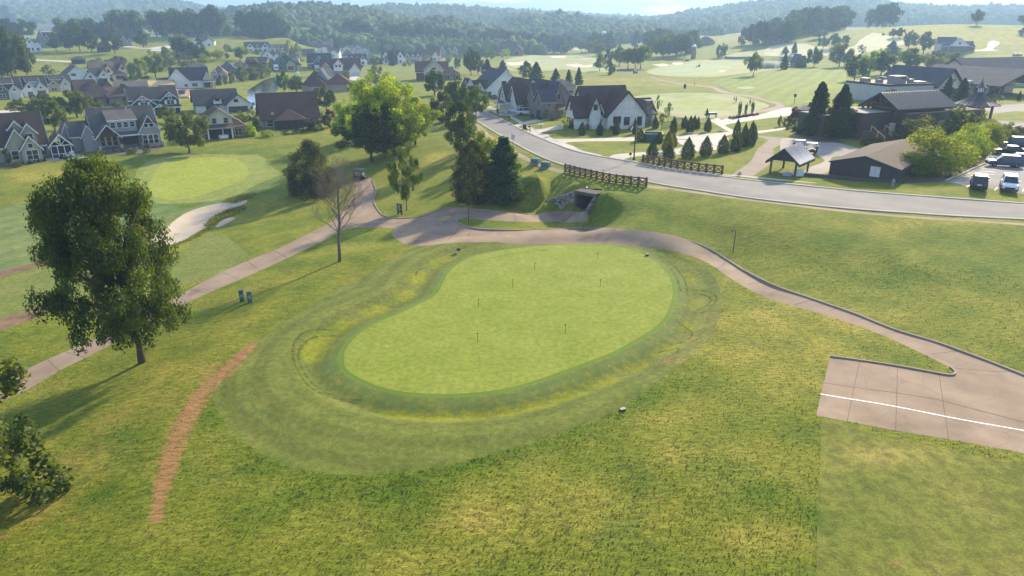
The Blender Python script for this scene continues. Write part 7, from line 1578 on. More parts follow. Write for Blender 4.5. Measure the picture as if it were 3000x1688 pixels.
# silos
def silo(f, x, y, yt, wpx, mat, dome, label):
    p = at(f, x, y); zc = p.y * cp + (CAMZ - p.z) * sp; r = wpx * FR[f][2] * zc / FOC / 2; H_ = lift(p.y, f, yt) - p.z
    e = empty('silo', p, 0, label, 'silo')
    b = MB().lathe([(r, -1), (r, H_ - r)], 24).build('barrel', mat, e, True)
    q = MB()
    for i in range(9): z = (H_ - r) * (i + .5) / 9; q.lathe([(r + .03, z), (r + .06, z + .05), (r + .03, z + .1)], 24)
    q.build('hoops', HM['tgrey'], b)
    MB().lathe([(r * 1.03, H_ - r)] + [(r * 1.02 * math.cos(a), H_ - r + r * math.sin(a)) for a in (.2, .45, .75, 1.05, 1.3, 1.5)], 24).build('dome', dome, e, True)
silo('D', 1538, 500, 378, 40, plain('silo_red', (.27, .075, .055), .8, var=.2, sc=1), plain('dome_white', (.72, .7, .69), .5), 'red silo with white dome on the golf course')
silo('D', 775, 400, 263, 38, plain('silo_grey', (.45, .45, .46), .8), plain('dome_pale', (.74, .73, .73), .5), 'pale silo dome rising over the far course trees')
# green walled bin enclosure
h = House('bin_enclosure', 'green walled roofless enclosure among evergreens', 'D', 1118, 1208, 1270, -8, W0=5, wall='dgrey', cat='enclosure')
q = MB(); GP = plain('enclosure_green', (.055, .1, .085), .7)
for b in ((0, 5.4, 0, .2, -.6, 2.3), (0, .2, .203, 4.4, -.6, 2.3), (0, 5.4, 4.403, 4.6, -.6, 2.3)): q.box(*b)
q.build('wall', GP, h.root); MB().box(5.2, 5.4, .203, 4.4, -.6, 2.3).build('gate', HM['tan'], h.root)
q = MB()
for b in ((-.06, 5.46, -.06, .26, 2.303, 2.38), (-.06, .26, .263, 4.34, 2.303, 2.38), (-.06, 5.46, 4.343, 4.66, 2.303, 2.38), (5.14, 5.46, .263, 4.34, 2.303, 2.38)): q.box(*b)
q.build('coping', HM['stonecap'], h.root)
# tunnel portal under the road
tn = empty('tunnel', (TP[0][0], TP[0][1], .2), TUN_YAW, 'small dark cart path tunnel with stone wing wall in the bank under the road', 'tunnel')
q = MB(); q.box(-.34, 0, .0, 9, -.9, 2.5); q.box(TUN_W, TUN_W + .34, .0, 9, -.9, 2.5); q.box(-.34, TUN_W + .34, -.04, 2.4, 2.503, 2.95); q.box(-.34, TUN_W + .34, 2.403, 9, 2.503, 2.6)
q.build('concrete_barrel', HM['oldconc'], tn)
q = MB().prism([(-.36, -.9), (-.36, 2.75), (-5.6, .55), (-5.6, -.9)], 'y', .0, .45).build('wing_wall', HM['stone'], tn)
MB().bar((-.36, .22, 2.82), (-5.6, .22, .62), .56, .12).build('wing_wall_cap', HM['stonecap'], q)
MB().prism([(-3.4, -.9), (-3.4, .1), (.0, 2.7), (.0, -.9)], 'x', TUN_W + .1, TUN_W + .36).build('wing_wall', HM['stone'], tn)
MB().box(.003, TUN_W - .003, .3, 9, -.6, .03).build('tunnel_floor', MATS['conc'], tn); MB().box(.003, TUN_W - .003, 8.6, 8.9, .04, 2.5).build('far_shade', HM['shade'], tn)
# retaining wall behind the cart barn yard
a, b = at('J', 175, 828), at('J', 985, 888)
q = MB().box(0, (b - a).length, -.15, .15, -1, .55).build('retaining_wall', HM['oldconc']); q.location = a; q.rotation_euler = (0, 0, math.atan2(b.y - a.y, b.x - a.x)); tag(q, 'low grey concrete wall at the foot of the dark cart barn', 'wall')

# ------------------------------------------------------------------ things
FR['L'] = (0, 650, .4604); FR['M'] = (2000, 650, .4604); FR['N'] = (2780, 380, .138); FR['Q'] = (1450, 290, .069)
def paint(key, col, rough=.38, metal=.1): return plain('paint_' + key, col, rough, .35, metal, var=.04)
TYRE = plain('tyre_rubber', (.02, .02, .02), .9); RIM = plain('wheel_rim', (.35, .35, .36), .3, .5, .8); LAMP_W = plain('headlamp_lens', (.7, .7, .72), .15, .6); LAMP_R = plain('tail_lamp_lens', (.35, .02, .02), .2, .6)
CARGLASS = plain('car_glass', (.02, .026, .034), .05, .7, var=.1); DARKP = plain('dark_plastic', (.03, .03, .032), .6)
def wheel(root, x, y, r, w, side):
    t = MB().lathe([(r * .62, -w / 2), (r * .95, -w / 2), (r, -w * .3), (r, w * .3), (r * .95, w / 2), (r * .62, w / 2)], 20).build('wheel', TYRE, root, True)
    t.rotation_euler = (R(90), 0, 0); t.location = (x, y, r)
    q = MB().lathe([(r * .63, -w * .44), (r * .63, w * .44)], 16)
    for k in range(5):
        a = k * 1.2566; q.bar((r * .08 * math.cos(a), r * .08 * math.sin(a), -side * w * .46), (r * .58 * math.cos(a), r * .58 * math.sin(a), -side * w * .46), .07, .04)
    q.build('rim', RIM, t)
def vehicle(kind, f, x, y, yaw, pt, label, cat, name, scale=1.):
    """x axis forward; a loft of side stations gives the body, a tapered glasshouse sits on it"""
    S = {'suv': (4.75, 1.92, [(-2.35, .45, .95, .86), (-2.3, .32, 1.08, .95), (-1.3, .3, 1.1, .96), (.9, .3, 1.05, .96), (1.1, .3, 1.02, .95), (2.0, .32, .92, .92), (2.33, .42, .74, .82)], (-2.22, 1.25, -1.75, .35, 1.05, 1.7)),
         'sedan': (4.8, 1.84, [(-2.38, .45, .86, .8), (-2.3, .32, .98, .9), (-1.3, .28, 1.0, .92), (.8, .28, .95, .92), (1.2, .28, .92, .9), (2.1, .3, .8, .86), (2.38, .42, .64, .76)], (-1.95, 1.2, -1.05, .2, .92, 1.42)),
         'pickup': (5.7, 2.0, [(-2.85, .55, 1.05, .92), (-2.8, .5, 1.15, .98), (-.95, .45, 1.15, .99), (1.2, .45, 1.15, .99), (2.5, .5, 1.08, .96), (2.85, .58, .88, .86)], (-.92, 1.5, -.7, .75, 1.13, 1.9)),
         'van': (5.3, 2.0, [(-2.65, .45, 1.15, .92), (-2.6, .32, 1.2, .99), (0, .3, 1.2, 1.0), (1.4, .3, 1.15, .99), (2.3, .35, 1.0, .95), (2.62, .45, .8, .84)], (-2.55, 1.75, -2.4, .95, 1.15, 1.95))}[kind]
    L, W, st, (g0, g1, t0, t1, gz, tz) = S
    p = at(f, x, y); r = empty(name, p, R(yaw), label, cat); r.scale = (scale,) * 3
    b = MB(); v = []
    for (sx, z0, z1, hw) in st: v += [(sx, -hw * .94, z0), (sx, -hw, (z0 + z1) / 2), (sx, -hw * .9, z1), (sx, hw * .9, z1), (sx, hw, (z0 + z1) / 2), (sx, hw * .94, z0)]
    n = len(st); fa = [(i * 6 + k, (i + 1) * 6 + k, (i + 1) * 6 + (k + 1) % 6, i * 6 + (k + 1) % 6) for i in range(n - 1) for k in range(6)] + [tuple(range(6)), tuple(range(6 * n - 1, 6 * n - 7, -1))]
    b.add(v, fa)
    hw, ht = W / 2 * .88, W / 2 * .7
    if kind == 'pickup':
        b.f = [q for q in b.f]; bed = MB().box(-2.7, -1.05, -.82, .82, 1.02, 1.1 + .07)
    top = [(t0, -ht, tz), (t1, -ht, tz), (t1, ht, tz), (t0, ht, tz)]; bot = [(g0, -hw, gz), (g1, -hw, gz), (g1, hw, gz), (g0, hw, gz)]
    body = b.build('body', pt, r, bevel=.05)
    g = MB(); g.add(bot + top, [(0, 1, 5, 4), (1, 2, 6, 5), (2, 3, 7, 6), (3, 0, 4, 7), (3, 2, 1, 0), (4, 5, 6, 7)]); g.build('windows', CARGLASS, r)
    q = MB(); q.box(t0 - .06, t1 + .06, -ht - .03, ht + .03, tz - .02, tz + .06)
    for i in range(4): q.bar(bot[i], top[i], .1)
    for sg in (-1, 1):
        xm = (g0 + t0) / 2 + (t1 - t0) * .55; q.bar((xm, sg * hw, gz), (xm, sg * ht, tz), .09, .05)
    q.build('roof', pt, r)
    if kind == 'pickup': bed.build('cargo_bed', DARKP, r)
    rw = .36 if kind != 'sedan' else .33
    ax = (-L * .3, L * .31)
    for xx in ax:
        for sg in (-1, 1): wheel(r, xx, sg * (W / 2 - .1), rw, .24, sg)
    for sg in (-1, 1):
        MB().box(st[-1][0] - .16, st[-1][0] - .02, sg * .62 - .2, sg * .62 + .2, .68 if kind != 'sedan' else .58, .82 if kind != 'sedan' else .7).build('headlight', LAMP_W, r)
        MB().box(st[0][0] - .03, st[0][0] + .1, sg * .72 - .14, sg * .72 + .14, .8, 1.0).build('tail_light', LAMP_R, r)
        m = MB().box(g1 - .55, g1 - .4, sg * (hw + .02), sg * (hw + .24), gz + .02, gz + .2); m.build('wing_mirror', pt, r)
    MB().box(st[-1][0] - .1, st[-1][0] + .02, -.55, .55, .4, .6).build('grille', DARKP, r); MB().box(st[0][0] - .02, st[0][0] + .08, -.85, .85, .4, .56).build('bumper', DARKP, r)
    MB().box(st[0][0] - .035, st[0][0] - .022, -.26, .26, .62, .76).build('licence_plate', LAMP_W, r)
    return r
NAVY = paint('slate_blue', (.05, .07, .1)); BLUE = paint('blue', (.07, .12, .28)); BLK = paint('black', (.012, .012, .016)); WHT = paint('white', (.72, .73, .76)); SLV = paint('silver', (.36, .38, .4), .3, .5); DBL = paint('dark_blue', (.02, .035, .08)); GRY = paint('grey', (.05, .065, .08))
vehicle('suv', 'N', 1150, 780, 162, NAVY, 'slate blue parked crossover nearest to the striped bays by the hedge', 'car', 'parked_car')
vehicle('sedan', 'N', 1440, 700, 162, BLUE, 'blue parked saloon just behind the slate blue crossover', 'car', 'parked_car')
vehicle('sedan', 'N', 1250, 525, 162, BLK, 'black parked saloon with its nose under the hedge trees', 'car', 'parked_car')
vehicle('van', 'N', 1440, 400, 162, DBL, 'dark blue parked van at the back of the car park', 'van', 'parked_van')
vehicle('suv', 'N', 620, 1215, 58, GRY, 'grey hatchback parked tail towards the road bank', 'car', 'parked_car')
vehicle('suv', 'N', 1260, 1255, 238, WHT, 'white car parked nose towards the road bank', 'car', 'parked_car')
vehicle('pickup', 'Q', 700, 500, 18, SLV, 'silver pickup truck on the first townhouse driveway', 'truck', 'pickup_truck')
vehicle('pickup', 'Q', 1090, 600, 18, WHT, 'white pickup truck on the second driveway, half behind the white car', 'truck', 'pickup_truck')
vehicle('suv', 'Q', 1290, 670, 16, WHT, 'white car beside the white pickup on the townhouse driveway', 'car', 'parked_car')
vehicle('suv', 'Q', 1060, 330, 16, SLV, 'pale car half hidden behind the silver pickup', 'car', 'parked_car')
vehicle('suv', 'A', 305, 893, 170, DBL, 'dark car parked in front of the dark roofed row at the left', 'car', 'parked_car')
vehicle('sedan', 'A', 1245, 672, 165, BLK, 'black car beside the light green tree near the framing', 'car', 'parked_car')
# box lorry
p = at('B', 897, 603); r = empty('box_truck', p, R(-68), 'white box lorry by the green sheathed house', 'truck')
MB().box(-4.2, 1.4, -1.25, 1.25, .9, 3.6).build('cargo_box', WHT, r, bevel=.04); MB().prism([(1.5, .6), (3.4, .6), (3.4, 1.5), (2.9, 2.6), (1.5, 2.6)], 'y', -1.05, 1.05).build('cab', WHT, r, bevel=.05); MB().prism([(3.41, 1.6), (2.93, 2.5), (2.9, 2.5), (3.3, 1.6)], 'y', -.9, .9).build('windscreen', CARGLASS, r)
MB().box(-4, 3.2, -.5, .5, .55, .88).build('chassis', DARKP, r)
for xx in (-2.6, 2.3):
    for sg in (-1, 1): wheel(r, xx, sg * 1.0, .45, .3, sg)
# ---- golf carts
CARTB = paint('cart_body', (.03, .04, .05), .35); CANV = plain('canopy_white', (.7, .68, .66), .5); SEAT = plain('seat_vinyl', (.5, .42, .3), .6); SEATB = plain('seat_black', (.03, .03, .03), .6); SCREEN = plain('cart_windscreen', (.4, .42, .44), .1, .6)
def golf_cart(label, p, yaw, cover=None, seat=SEATB, screen=False, bags=True, group=None):
    r = empty('golf_cart', p, R(yaw), label, 'golf cart', group)
    MB().prism([(-1.15, .35), (-1.15, .72), (-.2, .75), (-.15, .38), (.35, .34), (.5, .62), (.75, .82), (1.15, .62), (1.2, .36)], 'y', -.58, .58).build('body', CARTB, r, bevel=.04)
    MB().box(-.62, -.12, -.56, .56, .76, .9).build('seat', seat, r, bevel=.03); q = MB(); q.add([(-.66, -.56, .9), (-.56, -.56, .9), (-.72, -.56, 1.3), (-.8, -.56, 1.3), (-.66, .56, .9), (-.56, .56, .9), (-.72, .56, 1.3), (-.8, .56, 1.3)], [(0, 1, 2, 3), (7, 6, 5, 4), (0, 4, 5, 1), (1, 5, 6, 2), (2, 6, 7, 3), (3, 7, 4, 0)]); q.build('backrest', seat, r)
    MB().box(-1.0, .75, -.62, .62, 1.83, 1.89).build('canopy', cover or CANV, r, bevel=.03)
    for sg in (-1, 1):
        MB().bar((.72, sg * .52, .78), (.6, sg * .56, 1.84), .04).build('post', DARKP, r); MB().bar((-.85, sg * .52, .75), (-.9, sg * .56, 1.84), .04).build('post', DARKP, r)
    if screen: MB().add([(.74, -.5, .82), (.74, .5, .82), (.66, .5, 1.3), (.66, -.5, 1.3), (.76, -.5, .82), (.76, .5, .82), (.68, .5, 1.3), (.68, -.5, 1.3)], [(0, 1, 2, 3), (7, 6, 5, 4), (0, 4, 5, 1), (1, 5, 6, 2), (2, 6, 7, 3), (3, 7, 4, 0)]).build('windscreen', SCREEN, r)
    MB().tube([(.5, -.28, .75), (.3, -.28, 1.0)], .025, 6).build('steering_column', DARKP, r)
    w = MB().lathe([(.15, -.015), (.18, 0), (.15, .015)], 14).build('steering_wheel', DARKP, r); w.location = (.28, -.28, 1.03); w.rotation_euler = (0, R(-40), 0)
    if bags:
        for sg in (-1, 1): MB().tube([(-1.0, sg * .28, .6), (-1.12, sg * .28, 1.4)], [.13, .15], 10).build('golf_bag_well', SEATB, r)
    for xx in (-.82, .82):
        for sg in (-1, 1): wheel(r, xx, sg * .52, .23, .2, sg)
    return r
cart = golf_cart('dark golf cart with a driver parked at the top of the cart path', at('G', 885, 655), -14, plain('canopy_dark', (.16, .18, .17), .5), SEAT, True)
golf_cart('golf cart with white canopy nearest to the tiled shelter', at('E', 355, 1305), 155)
golf_cart('golf cart with white canopy parked left of the other one by the clubhouse', at('E', 268, 1280), -18)
for f, x, y, yw, lab in (('D', 1047, 625, 20, 'pale golf cart beside the mulch bed trees'), ('C', 1650, 455, 10, 'small white golf cart on the far course near the lone round tree'), ('C', 1352, 472, 0, 'small white golf cart by the wide brown valley house'),
                         ('E', 2095, 478, 0, 'left of two carts on the far right path'), ('E', 2135, 478, 0, 'right of two carts on the far right path')):
    c = copy_tree(cart); c.location = at(f, x, y); c.rotation_euler = (0, 0, R(yw)); c['label'] = lab
    for ch in c.children:
        if ch.name.startswith('canopy'): ch.data = ch.data.copy(); ch.data.materials[0] = CANV
# ---- mowers
def mower(f, x, y, yaw, label):
    r = empty('mower', at(f, x, y), R(yaw), label, 'mower')
    MB().prism([(-1.2, .4), (-1.2, 1.1), (-.1, 1.15), (0, .7), (.7, .7), (.8, .4)], 'y', -.6, .6).build('body', DARKP, r, bevel=.04); MB().box(-.6, -.15, -.3, .3, 1.16, 1.7).build('seat', SEATB, r)
    MB().tube([(-1, -.55, 1), (-1, -.55, 2.2), (-1, .55, 2.2), (-1, .55, 1)], .04, 6).build('roll_bar', DARKP, r)
    for i in (-1, 0, 1): MB().box(.9, 1.4, i * .85 - .38, i * .85 + .38, .08, .4).build('cutting_unit', CARTB, r)
    for sg in (-1, 1): wheel(r, .5, sg * .72, .32, .3, sg); wheel(r, -.9, sg * .6, .3, .25, sg)
mower('D', 1580, 570, 160, 'dark ride on mower working on the pale far green'); mower('D', 1487, 521, 20, 'dark ride on mower beside the red silo'); mower('E', 980, 298, 30, 'dark mower on the pale upper fairway')
# ---- people
SKIN = plain('skin', (.45, .28, .2), .6)
def skin_mesh(name, parent, verts, edges, rads, mat, root=0):
    me = bpy.data.meshes.new(name); me.from_pydata(verts, edges, []); o = link(name, me, parent); me.materials.append(mat)
    o.modifiers.new('skin', 'SKIN'); lay = me.skin_vertices[0].data if me.skin_vertices else None
    if lay is None:
        bm = bmesh.new(); bm.from_mesh(me); bm.verts.layers.skin.verify(); bm.to_mesh(me); bm.free(); lay = me.skin_vertices[0].data
    for s_, r_ in zip(lay, rads): s_.radius = (r_, r_) if not isinstance(r_, tuple) else r_
    lay[root].use_root = True
    o.modifiers.new('smooth', 'SUBSURF').levels = 1; o.modifiers['smooth'].render_levels = 1
    return o
def person(p, yaw, label, shirt, pants, pose='stand', cap=None):
    r = empty('person', p, R(yaw), label, 'person')
    if pose == 'sit':
        hip, kn, an = .12, (.42, .12), (.45, -.3); sh, nk, hd = .52, .6, .76; J = {'hip': (0, 0, hip)}
        leg = lambda s: [(0, s * .1, hip), (.42, s * .12, .14), (.45, s * .12, -.3), (.58, s * .12, -.34)]; arm = lambda s: [(0, s * .2, sh), (.12, s * .25, .28), (.36, s * .12, .3)]
    else:
        hip, sh, nk, hd = .92, 1.43, 1.52, 1.68
        leg = lambda s: [(0, s * .1, hip), (.03 * s + .03, s * .11, .5), (.04 * s, s * .12, .08), (.04 * s + .14, s * .14, .04)]
        arm = (lambda s: [(0, s * .2, sh), (.08, s * .25, 1.15), (.26, s * .06, .98)]) if pose == 'putt' else (lambda s: [(0, s * .2, sh), (.0, s * .26, 1.15), (.08, s * .25, .9)])
    V = [(0, 0, hip), (0, 0, (hip + sh) / 2), (0, 0, sh), (.01, 0, nk), (.03, 0, hd - .05), (.03, 0, hd + .06)]; E_ = [(0, 1), (1, 2), (2, 3), (3, 4), (4, 5)]; Rr = [(.15, .12), (.14, .11), (.17, .11), .055, .095, .08]
    L2 = []
    for s in (-1, 1):
        for src, pts_, rr in ((0, leg(s), (.09, .065, .045, .04)), (2, arm(s), (.06, .045, .035))):
            o = src
            for q, rad in zip(pts_, rr): V.append(q); E_.append((o, len(V) - 1)); Rr.append(rad); o = len(V) - 1
        hnd = Vector(arm(s)[-1]); k = len(V) - 1
        for i in range(5):
            d = Vector((.05 + .02 * (i == 2), (i - 2) * .014 + s * .0, -.05 - .012 * (1 < i < 4))); V.append(tuple(hnd + d)); E_.append((k, len(V) - 1)); Rr.append(.009)
    skin_mesh('body', r, V, E_, Rr, SKIN)
    T_ = [(0, 0, hip - .03), (0, 0, (hip + sh) / 2), (0, 0, sh + .01)]; TE = [(0, 1), (1, 2)]; TR = [(.17, .14), (.16, .13), (.19, .13)]
    for s in (-1, 1):
        a = arm(s); T_ += [a[0], tuple(Vector(a[0]).lerp(Vector(a[1]), .8))]; n = len(T_); TE += [(2, n - 2), (n - 2, n - 1)]; TR += [.08, .065]
    skin_mesh('shirt', r, T_, TE, TR, shirt)
    P_ = [(0, 0, hip)]; PE = []; PR = [(.165, .135)]
    for s in (-1, 1):
        l = leg(s); P_ += l[:3]; n = len(P_); PE += [(0, n - 3), (n - 3, n - 2), (n - 2, n - 1)]; PR += [.11, .085, .065]
    skin_mesh('trousers', r, P_, PE, PR, pants)
    MB().lathe([(.115, hd + .02), (.11, hd + .09), (.07, hd + .14), (.02, hd + .155)], 12, (.02, 0)).build('cap', cap or DARKP, r, True); MB().lathe([(.012, hd - .02), (.004, hd - .01)], 6, (.13, 0)).build('nose', SKIN, r)
    for s in (-1, 1): MB().lathe([(.012, hd + .005), (.004, hd + .018)], 6, (.118, s * .035)).build('eye', DARKP, r); MB().lathe([(.018, hd - .03), (.022, hd), (.012, hd + .02)], 6, (.02, s * .1)).build('ear', SKIN, r)
    for s in (-1, 1):
        a = Vector(leg(s)[2]); MB().prism([(a.x - .07, a.z - .08), (a.x + .2, a.z - .08), (a.x + .19, a.z - .03), (a.x, a.z + .03), (a.x - .07, a.z + .02)], 'y', a.y - .05, a.y + .05).build('shoe', DARKP, r, bevel=.01)
    return r
CL = {k: plain('cloth_' + k, c, .9) for k, c in (('navy', (.03, .05, .1)), ('white', (.65, .65, .66)), ('orange', (.6, .33, .15)), ('black', (.025, .025, .03)), ('khaki', (.3, .24, .16)), ('blue', (.1, .2, .4)))}
person(at('D', 1884, 874), 10, 'golfer in dark blue top and white trousers on the far practice green', CL['navy'], CL['white'], 'stand')
person(at('D', 1902, 872), 190, 'golfer in dark clothes beside the one in white trousers', CL['blue'], CL['black'], 'stand')
person(at('D', 2020, 893), 100, 'lone dark clothed golfer between the columnar trees', CL['black'], CL['black'], 'putt')
cp_ = cart.location
dr = person(Vector((cp_.x, cp_.y, cp_.z)), -14, 'driver in orange shirt sitting in the dark golf cart', CL['orange'], CL['khaki'], 'sit')
m_ = Matrix.Rotation(R(-14), 4, 'Z') @ Vector((-.34, -.28, .85)); dr.location = cp_ + m_
# ---- wooden fences along the road, X braced
TIM = plain('fence_timber', (.15, .078, .045), .85, var=.3, sc=4, bump=.3)
def xfence(name, label, f, bases, hgt):
    P = [at(f, float(a), float(b)) for a, b in bases]; r = empty(name, P[0], 0, label, 'fence'); o = P[0]
    for q in P:
        l = q - o; MB().box(l.x - .13, l.x + .13, l.y - .13, l.y + .13, l.z - .4, l.z + hgt).lathe([(.16, l.z + hgt - .03), (.16, l.z + hgt + .03), (.06, l.z + hgt + .1)], 4, (l.x, l.y)).build('post', TIM, r)
    for a, b in zip(P[:-1], P[1:]):
        a, b = a - o, b - o
        for z in (.16, .93): MB().bar(a + Vector((0, 0, hgt * z)), b + Vector((0, 0, hgt * z)), .12, .19).build('rail', TIM, r)
        MB().bar(a + Vector((0, 0, hgt * .2)), b + Vector((0, 0, hgt * .88)), .09, .13).build('brace', TIM, r); MB().bar(a + Vector((0, 0, hgt * .88)), b + Vector((0, 0, hgt * .2)), .085, .125).build('brace', TIM, r)
xfence('wooden_fence', 'brown X braced wooden fence above the tunnel on the near side of the road', 'H', [(885, 737), (925, 747), (965, 757), (1010, 769), (1056, 780), (1104, 791), (1152, 802), (1205, 813), (1260, 823), (1318, 832), (1380, 841), (1442, 849), (1506, 855), (1574, 862)], 1.25)
xfence('wooden_fence', 'brown X braced wooden fence on the far side of the road before the evergreens', 'I', [(300, 825), (356, 834), (413, 843), (470, 853), (530, 863), (597, 875), (664, 885), (738, 895), (812, 906), (890, 916), (970, 927), (1055, 936), (1141, 945)], 1.3)
# iron fence round the garden
IRON = plain('black_iron', (.015, .015, .016), .5)
P = densify(np.array([at('I', a, b)[:2] for a, b in ((500, 462), (600, 448), (650, 415), (715, 410), (740, 462), (850, 468), (955, 468))]), 2.2)
r = empty('iron_fence', (P[0][0], P[0][1], Tz(*P[0])), 0, 'black iron picket fence round the lawn behind the white brick house', 'fence'); o = Vector(r.location)
Q = [Vector((a[0], a[1], Tz(*a))) - o for a in P]
for q in Q: MB().box(q.x - .04, q.x + .04, q.y - .04, q.y + .04, q.z - .2, q.z + 1.4).build('post', IRON, r)
for a, b in zip(Q[:-1], Q[1:]):
    m = MB()
    for z in (.2, 1.15, 1.3): m.bar(a + Vector((0, 0, z)), b + Vector((0, 0, z)), .03, .04)
    n = max(2, int((b - a).length / .14))
    for i in range(1, n): c = a.lerp(b, i / n); m.bar(c + Vector((0, 0, .1)), c + Vector((0, 0, 1.36)), .022)
    m.build('panel', IRON, r)
# ---- street lamp, posts, signs
p = at('D', 1035, 1355); Hh = lift(p.y, 'D', 1060) - p.z; r = empty('street_lamp', p, 0, 'tall black street lamp with hanging lantern by the driveway', 'street lamp')
MB().lathe([(.22, -.2), (.22, .25), (.11, .35), (.1, Hh)], 12).build('pole', IRON, r, True)
MB().bar((0, 0, Hh - .12), (-.75, 0, Hh - .12), .08).bar((0, 0, Hh - .7), (-.5, 0, Hh - .16), .05).build('bracket', IRON, r)
q = MB().lathe([(.1, Hh - .95), (.2, Hh - .5), (.2, Hh - .42)], 6, (-.7, 0)).build('lantern', plain('lantern_glass', (.6, .57, .5), .3), r); MB().lathe([(.28, Hh - .42), (.1, Hh - .25), (.03, Hh - .14)], 6, (-.7, 0)).build('lantern_cap', IRON, q)
def post(name, label, f, x, yb, yt, rad, mat, cat='post', head=None):
    p = at(f, x, yb); h_ = max(.3, lift(p.y, f, yt) - p.z); r = empty(name, p, 0, label, cat)
    MB().tube([(0, 0, -.2), (0, 0, h_)], rad, 8).build('shaft', mat, r, True)
    if head: head(r, h_)
    return r
GRNP = plain('post_green', (.02, .05, .04), .6)
def bracket(r, h): MB().bar((0, 0, h - .05), (-.35, 0, h - .05), .05).bar((-.33, 0, h - .06), (-.33, 0, h - .22), .08).build('arm', IRON, r)
def cap(r, h): MB().lathe([(.1, h), (.1, h + .06), (.03, h + .14)], 8).build('cap', IRON, r)
post('path_light', 'thin dark path light at the tip of the grass tongue', 'G', 1806, 1036, 884, .045, IRON, 'post', cap)
post('path_light', 'thin dark green post with a short arm on the slope above the path', 'M', 322, 188, 52, .045, GRNP, 'post', bracket)
def sgn(r, h):
    MB().box(-.32, .32, -.03, -.005, h - 1.15, h - .35).build('sign_panel', plain('sign_white', (.6, .64, .68), .4), r)
    q = MB().box(-.32, .32, -.036, -.031, -0.0 + h - 1.15, h - 1.11).box(-.32, .32, -.036, -.031, h - .39, h - .35).box(-.32, -.28, -.036, -.031, h - 1.11, h - .39).box(.28, .32, -.036, -.031, h - 1.11, h - .39)
    q.bar((-.16, -.034, h - .62), (.05, -.034, h - .58), .05, .004).bar((.05, -.034, h - .58), (.14, -.034, h - .95), .05, .004).bar((-.14, -.034, h - .95), (.18, -.034, h - .9), .05, .004); q.build('sign_symbol', plain('sign_grey', (.2, .23, .27), .5), r)
post('road_sign', 'grey road sign with pale panel standing by the near kerb', 'C', 1457, 1235, 1128, .045, HM['tgrey'], 'sign', sgn)
def smalls(r, h): MB().box(-.2, .2, -.03, -.005, h - .35, h + .05).build('sign_panel', IRON, r)
post('small_sign', 'small black sign on a thin stake left of the street lamp', 'D', 1003, 1352, 1300, .03, IRON, 'sign', smalls)
post('marker_stake', 'short rusty red stake behind the twin utility boxes', 'C', 1707, 1367, 1335, .05, plain('rust_red', (.3, .08, .03), .8), 'stake')
post('marker_stake', 'thin dark stake on the dry strip of the far course', 'D', 1551, 724, 700, .1, GRNP, 'stake')
post('marker_stake', 'short white stake near the wooden course sign', 'G', 1100, 955, 932, .025, HM['twhite'], 'stake')
def clockhead(r, h): MB().lathe([(.28, h - .9), (.4, h - .7), (.4, h - .1), (.28, h)], 10).build('head', GRNP, r, True)
post('clock_post', 'dark green post with oval head on the lawn edge by the clubhouse', 'E', 222, 880, 797, .08, GRNP, 'post', clockhead)
p = at('G', 1222, 955); hh = lift(p.y, 'G', 862) - p.z; r = empty('course_sign', p, R(-35), 'tall dark wooden course sign board in the grass corner', 'sign')
for x in (-.36, .36): MB().box(x - .08, x + .08, -.08, .08, -.3, hh).build('post', HM['timber'], r)
MB().box(-.27, .27, -.04, .04, hh * .22, hh * .93).build('board', plain('sign_board', (.05, .035, .03), .7), r); MB().box(-.5, .5, -.1, .1, hh * .94, hh).build('top_rail', HM['timber'], r)
q = MB()
for i in range(6): q.box(-.18, .18 - .06 * (i % 3), -.046, -.0405, hh * (.86 - .1 * i) - .03, hh * (.86 - .1 * i) + .02)
q.build('lettering', HM['twhite'], r)
# pins on the practice green
PIN = plain('pin_dark', (.03, .03, .032), .6)
for n_, (x, yb, yt) in zip(('nearest the lower rim', 'on the right, close to the lower rim', 'highest on the right of the middle', 'in the middle of the green', 'by the waist of the green', 'second furthest, left of the far one', 'at the far end of the green'),
                           ((1085, 762, 708), (1642, 706, 653), (1866, 412, 367), (1308, 414, 367), (1090, 541, 494), (1448, 303, 260), (1848, 236, 195))):
    p = at('K', x, yb); h_ = lift(p.y, 'K', yt) - p.z; r = empty('practice_pin', p, 0, 'short dark practice pin ' + n_, 'golf pin', 'practice green pins')
    MB().tube([(0, 0, -.1), (0, 0, h_)], .016, 6).build('stick', PIN, r); MB().lathe([(.016, h_ - .1), (.05, h_ - .07), (.05, h_ - .01), (.02, h_ + .02)], 8).build('knob', PIN, r); MB().lathe([(.05, .004), (.05, .009)], 10).build('cup', PIN, r)
def flagh(r, h): MB().add([(0, 0, h), (.45, .02, h - .08), (.45, .02, h - .3), (0, 0, h - .38), (0, .012, h), (.45, .032, h - .08), (.45, .032, h - .3), (0, .012, h - .38)], [(0, 1, 2, 3), (7, 6, 5, 4), (0, 4, 5, 1), (1, 5, 6, 2), (2, 6, 7, 3), (3, 7, 4, 0)]).build('flag', plain('flag_yellow', (.6, .55, .12), .8), r)
post('flagstick', 'tall flagstick with pale yellow flag on the upper left green', 'F', 1710, 537, 452, .02, HM['twhite'], 'golf pin', flagh)
BALL = plain('golf_ball', (.8, .8, .78), .4)
for lab, x, y in (('golf ball left of the other ball near the lower rim', 505, 793), ('golf ball left of the nearest practice pin', 853, 784), ('golf ball right of the nearest practice pin', 1400, 808)):
    p = at('K', x, y); q = MB().lathe([(.008, 0), (.02, .008), (.026, .024), (.02, .042), (.008, .05)], 12).build('golf_ball', BALL, None, True); q.location = p; tag(q, lab, 'golf ball')
